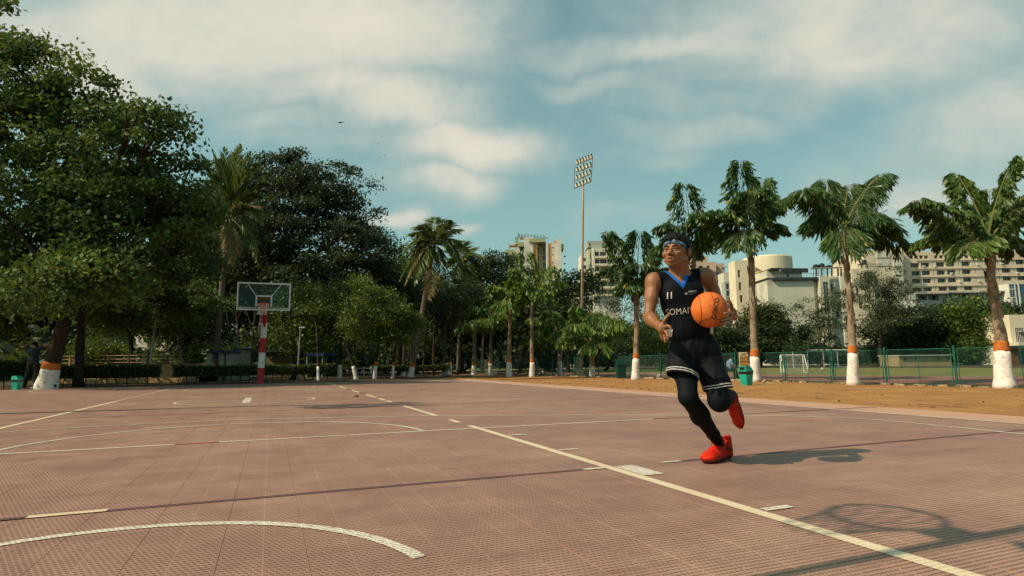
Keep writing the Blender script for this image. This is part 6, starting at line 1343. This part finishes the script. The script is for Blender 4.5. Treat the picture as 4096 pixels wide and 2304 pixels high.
# face pieces
def small(name, mt, fn, c, r=.06, h=.0022, par=None):
    s = SDF(np.array(c) - r, np.array(c) + r, h); fn(s); return s.mesh(name, mt, par or player)
gaze = Fh * .96 + Lh * .06 + Uh * .16; gaze /= np.linalg.norm(gaze)
for sg in (-1, 1):
    c = H(.0790, sg * .031, -.019); e = small('eye', m_eye, lambda s: s.ell(c, (.0115,) * 3, 0), c, .02, .002); small('iris', m_iris, lambda s: s.ell(c + gaze * .0062, (.0073,) * 3, 0), c, .02, .0015, e)
    cb = H(.092, sg * .033, .000); small('eyebrow', m_hair, lambda s: s.cone(H(.1000, sg * .012, -.0035), H(.0975, sg * .032, .0035), .0038, .0042, .003).cone(H(.0975, sg * .032, .0035), H(.082, sg * .053, -.002), .0040, .0018, .003), cb, .05)
    small('eyelid', m_skin, lambda s: s.cone(H(.0885, sg * .017, -.0265), H(.0895, sg * .031, -.0285), .003, .004, .003).cone(H(.0895, sg * .031, -.0285), H(.082, sg * .046, -.025), .004, .003, .003).cone(H(.0905, sg * .016, -.013), H(.0925, sg * .031, -.0095), .0042, .0052, .003).cone(H(.0915, sg * .031, -.0100), H(.082, sg * .047, -.015), .005, .003, .003), cb, .05)
small('lips', m_lip, lambda s: (s.cone(H(.1035, -.004, -.0775), H(.091, -.0235, -.0865), .0062, .004, .004), s.cone(H(.1035, .004, -.0775), H(.091, .0235, -.0865), .0062, .004, .004), s.cone(H(.1035, -.007, -.0985), H(.091, -.0225, -.090), .0070, .004, .004), s.cone(H(.1035, .007, -.0985), H(.091, .0225, -.090), .0070, .004, .004), s.cone(H(.104, -.008, -.0985), H(.104, .008, -.0985), .0072, .0072, .003)), H(.1, 0, -.088), .05)
small('mouth', m_mouth, lambda s: s.ell(H(.0955, 0, -.0885), (.008, .016, .0065), 0, M=HM), H(.1, 0, -.088), .04)
# hair: cap above and behind the band, with tufts
hs = SDF(HC - .17, HC + .17, .0032)
hs.ell(H(-.022, 0, .022), np.array((.106, .093, .094)) * SC, .02, M=HM); hs.ell(H(-.045, 0, -.02), np.array((.075, .086, .080)) * SC, .02, M=HM); hs.cone(H(-.075, .02, -.02), H(-.085, .025, -.105), .045, .028, .03)
X, Y, Z = hs.grid(); Pl = [(X - HC[0]) * a[0] + (Y - HC[1]) * a[1] + (Z - HC[2]) * a[2] for a in HM]; f_, l_, u_ = [q / SC for q in Pl]
bandU = -.006 + .37 * (f_ + .01)
cut = np.minimum(np.maximum(bandU + .010 - u_, -f_ - .02 + 0 * u_), np.maximum(f_ + .022, -(u_ + .125)))      # outside = positive
cut = np.where(f_ > -.022, bandU + .012 - u_, np.where(f_ < -.05, -(u_ + .135), np.maximum(bandU - .055 - u_, -.5)))
ridge = .0010 * (np.sin(l_ * 170 + 9 * np.sin(u_ * 40) + f_ * 60) + np.sin(l_ * 90 - u_ * 130)) ; hs.F = np.maximum(hs.F + ridge.astype(np.float32), cut.astype(np.float32))
rs_ = random.Random(4)
for k in range(90):
    a = rs_.uniform(-1.9, 1.9); el = rs_.uniform(.25, 1.35); d = np.array([math.cos(a) * math.cos(el), math.sin(a) * math.cos(el), math.sin(el)]); c0 = np.array([-.022, 0, .022]) + d * np.array([.100, .088, .088])
    d2 = d * .4 + np.array([.35 if a < 1.2 else -.2, rs_.uniform(-.5, .5), rs_.uniform(-.3, .5)]); d2 /= np.linalg.norm(d2); c1_ = c0 + d2 * rs_.uniform(.006, .018); hs.cone(H(*c0), H(*c1_), .0095, .003, .008)
for k in range(9):       # fringe locks falling over the band
    l0 = -.058 + .0125 * k + rs_.uniform(-.007, .007); fz = .094 - abs(l0) ** 2 * 12; u0 = .062; u1 = rs_.uniform(.004, .034); p = [H(fz - .012, l0, u0), H(fz + .011, l0 - .004, .044), H(fz + .013, l0 - .008 + rs_.uniform(-.006, .006), u1)]
    hs.cone(p[0], p[1], .0075, .0030, .006); hs.cone(p[1], p[2], .0028, .0010, .002)
for k in range(8): hs.cone(H(.028 - .006 * k, .074, .03), H(.022 - .007 * k, .083, -.012 - .004 * (k % 3)), .006, .002, .004)       # sideburn
hs.mesh('hair', m_hair, player)
bs2 = SDF(HC - .14, HC + .14, .0026)
for c, r in hd[:2]: bs2.ell(H(*c), np.array(r) * SC, .02, M=HM, off=.0055)
X, Y, Z = bs2.grid(); f_, l_, u_ = [((X - HC[0]) * a[0] + (Y - HC[1]) * a[1] + (Z - HC[2]) * a[2]) / SC for a in HM]; bU = -.004 + .37 * (f_ + .01); base_ = bs2.F.copy()
bs2.F = np.maximum(base_, np.abs(u_ - bU - .004) - .0165).astype(np.float32); bs2.mesh('headband', m_bandw, player)
bs2.F = np.maximum(base_ - .0016, np.abs(u_ - bU + .0085) - .0048).astype(np.float32); bs2.mesh('headband_edge', m_bandb, player)
# jersey
def folds(amp, f):
    def g(V):
        N = np.array([mnoise.noise(Vector((v[0] * f[0], v[1] * f[1], v[2] * f[2]))) for v in V]); c = chest * .5 + pelv * .5; d = V - c; d[:, 2] = 0; d /= np.linalg.norm(d, axis=1)[:, None] + 1e-6
        return V + d * (amp * N)[:, None]
    return g
js = SDF([-.50, -.22, .66], [.16, .40, 1.52], .0046); torso(js, .009)
js.ell(belly + [0, 0, -.03], (.146, .112, .12), .04); js.cone(chest, belly, .10, .112, .04)
X, Y, Z = js.grid(); ar = lambda x, y: W_(x, y, 4.10)
ap, vl, vr = ar(2717, 1141), ar(2667, 1074), ar(2760, 1056)
def half(a, b):      # signed distance in the x-z plane, positive above the line a->b
    d = (b - a)[[0, 2]]; d /= np.linalg.norm(d); n = np.array([-d[1], d[0]]); n = n if n[1] > 0 else -n; return (X - a[0]) * n[0] + (Z - a[2]) * n[1]
vN = np.minimum(half(ap, vl), half(ap, vr))           # >0 inside the V
vN = np.where(Y < neck[1] + .02, vN, Z - (neck[2] + .005))
arm = []
for c, rr in ((ar(2590, 1136), (.085, .5, .128)), (ar(2853, 1104), (.088, .5, .132))):
    k0 = np.sqrt(((X - c[0]) / rr[0]) ** 2 + ((Z - c[2]) / rr[2]) ** 2); arm.append((k0 - 1) * min(rr[0], rr[2]))
bot = -(Z - W_(2760, 1372, 4.1)[2]); tors = js.F.copy()
js.F = np.maximum.reduce([tors, vN, -arm[0], -arm[1], bot]).astype(np.float32); jersey = js.mesh('jersey', m_jersey, player, disp=folds(.006, (9, 9, 5)))
cs = js.copy(); cs.F = np.maximum.reduce([tors - .0045, vN - .001, -vN - .021, -arm[0] - .004 + .008, -arm[1] + .004]).astype(np.float32); cs.mesh('collar', m_collar, jersey)
for c, w_, nm in ((ar(2680, 1332), (.014, .5, .028), 'side_panel'), (ar(2846, 1318), (.016, .5, .03), 'side_panel')):
    k0 = np.maximum(np.abs(X - c[0]) - w_[0], np.abs(Z - c[2]) - w_[2]); cs.F = np.maximum(tors - .011, k0).astype(np.float32); cs.mesh(nm, m_stripe, jersey)
# shorts
def shorts(s, off=0.0, nocut=False):
    s.ell(pelv + [0, 0, .0], (.164, .125, .10), .05, off=off); s.cone(pelv + [-.01, 0, .03], pelv + [0, 0, -.03], .13, .13, .06, off=off)
    s.cone(RH + [-.01, 0, 0], RHm, .104, .104, .035, off=off); s.cone(LH_ + [.012, 0, 0], LHm, .102, .098, .035, off=off)
RHm, LHm = W_(2730, 1508, 4.075), W_(2874, 1560, 4.06)
dR = RHm - RH; dR /= np.linalg.norm(dR); dL = LHm - LH_; dL /= np.linalg.norm(dL)
nR = dR + np.array([-.12, .25, -.35]); nR /= np.linalg.norm(nR); nL = dL + np.array([.0, .35, -.3]); nL /= np.linalg.norm(nL)
ss = SDF([-.52, -.32, .40], [.26, .42, 1.06], .0046); shorts(ss); X, Y, Z = ss.grid(); raw = ss.F.copy()
pR = (X - RHm[0]) * nR[0] + (Y - RHm[1]) * nR[1] + (Z - RHm[2]) * nR[2]; pL = (X - LHm[0]) * nL[0] + (Y - LHm[1]) * nL[1] + (Z - LHm[2]) * nL[2]
side = (X - W_(2795, 1500, 4.1)[0]) - (Z - W_(2795, 1450, 4.1)[2]) * .0; hemd = np.where(side < 0, pR, pL); topc = Z - W_(2770, 1338, 4.1)[2]
inner = ss.copy(); inner.F = raw + .012
hol = np.maximum(-(raw + .010), -(hemd + .05))       # hollow from the hem inwards
ss.F = np.maximum.reduce([raw, hemd, topc, -np.maximum(raw + .007, -(hemd + .10))]).astype(np.float32)
def sf(V):
    N = np.array([mnoise.noise(Vector((v[0] * 11 + v[2] * 5, v[1] * 6, v[2] * 7 - v[0] * 4))) + .5 * mnoise.noise(Vector((v[0] * 26, v[1] * 14, v[2] * 17))) for v in V]); c = pelv; d = V - c; d[:, 2] *= .2; d /= np.linalg.norm(d, axis=1)[:, None] + 1e-6
    return V + d * (.017 * N)[:, None]
so = ss.mesh('shorts', m_short, player, disp=sf)
for a, b in ((.012, .020), (.029, .037)):
    q = ss.copy(); q.F = np.maximum.reduce([raw - .0035, hemd + a, -(hemd + b), -(raw + .004)]).astype(np.float32); q.mesh('hem_stripe', m_stripe, so, disp=sf)
# leggings
ls = SDF([-.36, -.34, .02], [.32, .46, .95], .0046)
ls.cone(RH, RK * .5 + RH * .5, .088, .080, .02).cone(RK * .5 + RH * .5, RK, .078, .060, .02).cone(RK, RK * .62 + RA * .38, .059, .060, .03).cone(RK * .62 + RA * .38, RK * .2 + RA * .8, .059, .042, .03).cone(RK * .2 + RA * .8, RA, .042, .037, .02).cone(RA, RA + [.012, .015, -.05], .037, .030, .01); ls.ell(RK * .68 + RA * .32 + [.006, .03, 0], (.05, .045, .085), .03)
ls.cone(LH_, LK, .080, .066, .02).cone(LK, LK * .6 + LA * .4, .062, .058, .03).cone(LK * .6 + LA * .4, LA, .058, .040, .02); ls.ell(LK + [0, -.005, -.015], (.070, .062, .072), .03)
ls.mesh('leggings', m_legg, player)
# shoes
def shoe(heel, toe, upv, ankle, lab=None, low=False):
    D = toe - heel; Ln = np.linalg.norm(D); D /= Ln; Uv = upv - D * (upv @ D); Uv /= np.linalg.norm(Uv); Sd = np.cross(D, Uv); MM = np.array([D, Sd, Uv]); k = Ln / .29; q = lambda a, b, c: heel + (D * a + Sd * b + Uv * c) * k
    c = (heel + toe) / 2; s = SDF(c - .25, c + .25, .0036); E = lambda p, r, kk, op='add': s.ell(q(*p), np.array(r) * k, kk, op, M=MM)
    E((.236, .004, .030), (.056, .045, .027), .015); E((.185, .002, .038), (.070, .045, .036), .03); E((.125, 0, .046), (.080, .037, .050), .03); E((.045, 0, .042), (.046, .037, .046), .02)
    la = (ankle - q(.06, 0, .06)); la /= np.linalg.norm(la); top = q(.052, 0, .085) + la * .045 * k
    s.cone(q(.058, 0, .060), top, .040 * k, .041 * k, .022)                                   # ankle shaft
    s.cone(q(.125, 0, .070), q(.098, 0, .118), .026 * k, .017 * k, .02); s.cone(q(.100, 0, .116), q(.090, 0, .146), .022 * k, .020 * k, .015)      # instep and tongue
    s.cone(q(.012, 0, .07), q(.006, 0, .112), .026 * k, .020 * k, .02)                        # heel tab
    full = s.F.copy(); s.cone(top - la * .010, top + la * .08, .034 * k, .044 * k, .005, 'sub')
    X, Y, Z = s.grid(); uu = ((X - heel[0]) * Uv[0] + (Y - heel[1]) * Uv[1] + (Z - heel[2]) * Uv[2]) / k; dd = ((X - heel[0]) * D[0] + (Y - heel[1]) * D[1] + (Z - heel[2]) * D[2]) / k; bb = ((X - heel[0]) * Sd[0] + (Y - heel[1]) * Sd[1] + (Z - heel[2]) * Sd[2]) / k
    rim = .128 + 9.0 * (dd - .05) ** 2                                                          # collar dips at the sides
    knit = .0016 * np.sin(dd * 95 + 6 * bb) * (dd > .05)
    s.F = np.maximum.reduce([s.F + knit, .016 - uu, uu - np.minimum(rim, .156)]).astype(np.float32); up_m = s.mesh('shoe', m_shoe, player)
    if lab: up_m['label'] = lab
    t = s.copy(); wav = .024 + .007 * np.sin(dd * 34 + 1) + .05 * np.clip(dd - .235, 0, 1) * 6 * .12; groove = .0014 * np.sin(dd * 210); t.F = np.maximum.reduce([full - .0062 + groove, uu - wav, -uu + .05 * np.clip(dd - .245, 0, 1) * -1]).astype(np.float32); t.mesh('sole', m_sole, up_m)
    o_ = s.copy(); o_.F = np.maximum.reduce([full - .003, np.abs(bb) * .0 + np.abs(uu - .055 - .30 * (dd - .05)) - .010, dd - .115, -dd + .0]).astype(np.float32); o_.mesh('heel_overlay', m_sole, up_m)
    mb = MB()
    for i in range(5):
        a = .190 - .022 * i; z = .070 + .0105 * i; w_ = .027 - .002 * i; mb.tube([Vector(q(a, -w_, z - .012)), Vector(q(a + .004, 0, z + .008)), Vector(q(a - .006, w_, z - .012))], .0036 * k, 5)
        mb.tube([Vector(q(a, -w_, z - .012)), Vector(q(a - .012, 0, z + .013)), Vector(q(a - .026, w_, z - .002))], .0032 * k, 5)
    for sg in (-1, 1): mb.tube([Vector(q(.100, 0, .128)), Vector(q(.135, sg * .026, .124)), Vector(q(.140, sg * .040, .100)), Vector(q(.118, sg * .024, .112))], .0034 * k, 5); mb.tube([Vector(q(.100, 0, .126)), Vector(q(.130, sg * .034, .098)), Vector(q(.128, sg * .046, .078))], .003 * k, 5)
    mb.build('laces', m_lace, up_m, smooth=True)
toeR = A3(G(2822, 1857) - pl_o); heelR = A3(G(2918, 1832) - pl_o); heelR[2] = .004; toeR[2] = 0.0
shoe(heelR, toeR, np.array([0, 0, 1.0]), RA, 'red high-top shoe planted on the court')
shoe(W_(2938, 1566, 4.45), W_(2974, 1712, 4.36), np.array([-.88, -.45, -.25]), LA, 'raised red high-top shoe trailing behind, toe down')
# lettering laid on the cloth
from mathutils.bvhtree import BVHTree
import bmesh
def bvh_of(o): me = o.data; return BVHTree.FromPolygons([o.matrix_world @ v.co if False else v.co.copy() for v in me.vertices], [tuple(p.vertices) for p in me.polygons])
def text_mesh(txt, size, bold=0.0, shear=0.0, spacing=1.0):
    cu = bpy.data.curves.new('lettering', 'FONT'); cu.body = txt; cu.size = size; cu.offset = bold; cu.shear = shear; cu.space_character = spacing; cu.resolution_u = 3; ob = bpy.data.objects.new('lettering', cu); COL.objects.link(ob)
    bpy.context.view_layer.update(); me = bpy.data.meshes.new_from_object(ob.evaluated_get(bpy.context.evaluated_depsgraph_get())); bpy.data.objects.remove(ob); bm = bmesh.new(); bm.from_mesh(me)
    for _ in range(2):
        lg = [e for e in bm.edges if e.calc_length() > size * .22]; 
        if lg: bmesh.ops.subdivide_edges(bm, edges=lg, cuts=2)
    bmesh.ops.triangulate(bm, faces=bm.faces); V = [v.co.copy() for v in bm.verts]; F = [tuple(v.index for v in f.verts) for f in bm.faces]; bm.free(); return V, F
def lay(txt, px0, py0, px1, py1, hpx, parent, mt, tree_, depth, name='lettering', bold=0.0, shear=0.0, lift=.003, hit=None, VF=None, spacing=1.0, label=None):
    """letters run from (px0,py0) to (px1,py1), baseline; cap height hpx photograph pixels"""
    V, F = VF or text_mesh(txt, 1.0, bold, shear, spacing); wx = max(v.x for v in V); wy = max(v.y for v in V); L_ = math.hypot(px1 - px0, py1 - py0); dx, dy = (px1 - px0) / L_, (py1 - py0) / L_; out = []
    o = Vector(_C) - pl_o
    for v in V:
        a = v.x / wx * L_; b = v.y / wy * hpx; px = px0 + dx * a + dy * b; py = py0 + dy * a - dx * b; d = Vector(ray(px, py)).normalized()
        if hit: p = hit(px, py)
        else:
            h_ = tree_.ray_cast(o, d); p = h_[0] if h_[0] is not None else o + d * depth; p = p - d * lift
        out.append(p)
    ob = mesh_np(name, out, F, mt, parent)
    if label: ob['label'] = label
    return ob
jb = bvh_of(jersey)
lay('11', *c1(452, 880), *c1(530, 873), 26, jersey, m_stripe, jb, 4.0, bold=.03, shear=.12, label='white number 11 on the chest')
lay('SOMAIYA', *c1(455, 1066), *c1(830, 1030), 25, jersey, m_stripe, jb, 4.0, bold=-.012, spacing=1.05, label='large thin white SOMAIYA across the chest')
lay('SOMAIYA', *c1(705, 806), *c1(799, 798), 5.5, jersey, m_stripe, jb, 4.0, bold=.01, label='small SOMAIYA crest lettering')
bar = lambda: ([Vector((x / 10, y, 0)) for x in range(11) for y in (0, 1)], [(2 * i, 2 * i + 2, 2 * i + 3, 2 * i + 1) for i in range(10)])
m_dim = mat('dim_print', (.16, .19, .24), rough=.7)
lay('', *c1(705, 818), *c1(800, 811), .8, jersey, m_dim, jb, 4.0, VF=bar()); lay('', *c1(705, 831), *c1(785, 825), .8, jersey, m_dim, jb, 4.0, VF=bar())
def crestV():
    V = []; F = []; n = 16
    for k in range(n + 1):
        a = math.pi + math.pi * k / n; V += [Vector((.5 + .5 * math.cos(a), .5 + .5 * math.sin(a), 0)), Vector((.5 + .34 * math.cos(a), .55 + .30 * math.sin(a), 0))]
    F = [(2 * i, 2 * i + 2, 2 * i + 3, 2 * i + 1) for i in range(n)]; b = len(V); V += [Vector(q) for q in ((.44, .3, 0), (.56, .3, 0), (.58, .7, 0), (.5, 1.0, 0), (.42, .7, 0), (1.0, 1.0, 0))]; F.append((b, b + 1, b + 2, b + 3, b + 4)); return V, F
lay('', *c1(668, 832), *c1(699, 829), 12, jersey, m_stripe, jb, 4.0, name='crest', VF=crestV())
# basketball
m_ball = mat('ball_orange', (.60, .115, .012), rough=.55, spec=.35, col2=(.72, .165, .02), scale=20, bump=.35, bscale=420); m_seam = mat('ball_seam', (.10, .03, .012), rough=.7)
ballo = empty('basketball', pl_o + Vector(BC), 0, "orange basketball held against the player's left side", 'basketball')
mb = MB(); mb.rev([(BR * math.sin(math.pi * k / 32), -BR * math.cos(math.pi * k / 32)) for k in range(33)], 64); cov = mb.build('cover', m_ball, ballo, smooth=True)
def circ(nrm, off, n=72):
    nrm = Vector(nrm).normalized(); a = nrm.orthogonal().normalized(); b = nrm.cross(a); r = math.sqrt(max(0, 1 - off * off)); return [(nrm * off + (a * math.cos(2 * math.pi * k / n) + b * math.sin(2 * math.pi * k / n)) * r) * (BR + .0002) for k in range(n + 1)]
for nrm, off in (((1, -.12, .10), .10), ((1, -.1, .02), -.62), ((1, .0, .12), .66), ((.1, .35, 1), -.80)):
    mb = MB(); mb.tube(circ(nrm, off), .0022, 5, cap=False); mb.build('seam', m_seam, ballo, smooth=True)
off_ = A3(Vector(BC)); 
def ballhit(px, py): return Vector(onball(px, py, lift=.0012)) - Vector(BC)
lay('COSCO', *c1(1010, 1112), *c1(1052, 872), 19, ballo, m_seam, None, 4.0, hit=ballhit, bold=.035, label='dark COSCO lettering')
# ------------------------------------------------------------------ the two people in the background
m_tee = mat('dark_teal_shirt', (.008, .020, .026), rough=.8); m_trou = mat('black_trousers', (.005, .005, .006), rough=.8); m_wsh = mat('white_shoe', (.5, .46, .42), rough=.6); m_bsh = mat('light_blue_shirt', (.22, .33, .50), rough=.75, col2=(.28, .40, .56), scale=8); m_wood = mat('dark_bench_wood', (.035, .022, .015), rough=.8)
def fig(s_fn, name, mt, root, c, r, h): 
    s = SDF(np.array(c) - r, np.array(c) + r, h); s_fn(s); return s.mesh(name, mt, root)
def person_stretch():
    b = G(118, 1557); Y = b.y; r = empty('person', b, 0, 'person in dark clothes stretching with hands behind the head at the far left', 'person')
    w = lambda x, y, dy=0: A3(P(x, y, Y + dy) - b); hx = w(137, 1381); nk = w(140, 1392); ch = w(136, 1410); be = w(134, 1435); pe = w(132, 1452)
    ls, le, lw = w(118, 1394), w(87, 1386, -.05), w(124, 1376, .08); rs, re, rw = w(158, 1394), w(194, 1380, -.05), w(150, 1375, .08); la, ra = w(96, 1547), w(143, 1548); lk, rk_ = w(110, 1500, -.05), w(146, 1500)
    def body(s):
        s.ell(hx, (.075, .092, .105), .02).cone(nk, hx, .05, .05, .02); s.ell(ch, (.17, .10, .17), .04).ell(be, (.14, .09, .14), .04).ell(pe, (.155, .10, .10), .04)
        for a, e, q in ((ls, le, lw), (rs, re, rw)): s.cone(a, e, .048, .038, .02).cone(e, q, .036, .025, .015).ell(q, (.035, .03, .03), .01); finger(s, [q, q + (hx - q) * .5 + np.array([0, .05, 0])], .012, .01)
        for hp, kn, an in ((w(122, 1456), lk, la), (w(146, 1456), rk_, ra)): s.cone(hp, kn, .075, .05, .02).cone(kn, an, .048, .035, .02)
    c = w(135, 1460); c[2] = .85
    fig(body, 'body', skinmat('background_skin', (.2, .10, .055), (.26, .13, .07)), r, c, .95, .0115)
    fig(lambda s: (s.ell(ch, (.185, .115, .18), .04), s.ell(be, (.155, .105, .15), .04), s.cone(ls, ls * .5 + le * .5, .062, .055, .02), s.cone(rs, rs * .5 + re * .5, .062, .055, .02)), 'shirt', m_tee, r, w(135, 1420), .45, .012)
    fig(lambda s: (s.ell(pe, (.165, .11, .11), .04), s.cone(w(122, 1456), lk, .09, .07, .02), s.cone(lk, la, .068, .06, .02), s.cone(w(146, 1456), rk_, .09, .07, .02), s.cone(rk_, ra, .068, .06, .02)), 'trousers', m_trou, r, w(130, 1500), .62, .012)
    for q, sx in ((la, -.12), (ra, -.10)): fig(lambda s: s.cone(q + [0, .02, -.03], q + [sx, -.06, -.055], .05, .042, .02), 'shoe', m_wsh, r, q, .25, .01)
    fig(lambda s: (s.ell(hx + [0, .01, .03], (.092, .10, .092), .02), s.ell(hx + [0, .05, -.01], (.085, .06, .09), .02)), 'hair', m_hair, r, hx, .2, .01)
person_stretch()
def person_sit():
    b = G(2926, 1521, -.25); Y = b.y; r = empty('person', b, 0, 'person in a light blue shirt sitting bent forward on a bench behind the fence', 'person'); w = lambda x, y, dy=0: A3(P(x, y, Y + dy) - b)
    hip = w(2917, 1476); ch = w(2919, 1452); nk = w(2925, 1439); hx = w(2929, 1431, -.05); kn = w(2941, 1478, -.1); an = w(2953, 1515, -.1); sh = w(2925, 1446, -.12); el = w(2934, 1466, -.15); ha = w(2942, 1472, -.15)
    def body(s):
        s.ell(hx, (.085, .08, .095), .02); s.cone(ch, nk, .10, .06, .03); s.cone(hip, ch, .12, .12, .04); s.cone(sh, el, .045, .036, .02).cone(el, ha, .034, .026, .02).ell(ha, (.03, .02, .035), .01); finger(s, [ha, ha + [.05, 0, -.02]], .012, .009); s.cone(hip, kn, .08, .055, .02).cone(kn, an, .05, .035, .02).cone(hip + [0, .15, 0], kn + [0, .15, 0], .08, .055, .02).cone(kn + [0, .15, 0], an + [-.04, .15, 0], .05, .035, .02)
    c = w(2930, 1470); fig(body, 'body', bpy.data.materials['background_skin'], r, c, .66, .0115)
    fig(lambda s: (s.cone(hip + [0, 0, .02], ch, .135, .145, .04), s.cone(ch, nk, .14, .075, .04), s.cone(sh, sh * .4 + el * .6, .062, .052, .02)), 'shirt', m_bsh, r, ch, .42, .012)
    fig(lambda s: (s.cone(hip, kn, .10, .07, .02), s.cone(kn, an, .066, .055, .02), s.cone(hip + [0, .15, 0], kn + [0, .15, 0], .10, .07, .02), s.cone(kn + [0, .15, 0], an + [-.04, .15, 0], .066, .055, .02)), 'trousers', m_trou, r, kn, .55, .012)
    for o_ in (0, .15): fig(lambda s: s.cone(an + [-.02, o_, -.03], an + [.13, o_, -.045], .045, .036, .02), 'shoe', m_hair, r, an, .3, .011)
    fig(lambda s: s.ell(hx + [-.01, .01, .015], (.095, .09, .09), .02), 'hair', m_hair, r, hx, .2, .01)
    be = empty('bench', b + Vector((-.12, .1, 0)), 0, 'dark wooden bench under the seated person in the blue shirt', 'bench')
    z = float(hip[2]) - .11; MB().box((-.02, .1, z), (.46, 1.1, .05)).build('seat', m_wood, be); MB().box((-.26, .1, z + .24), (.04, 1.1, .34)).build('backrest', m_wood, be)
    for x in (-.2, .16):
        for y in (-.38, .58): MB().box((x, y, z / 2), (.05, .05, z)).build('leg', m_wood, be)
person_sit()
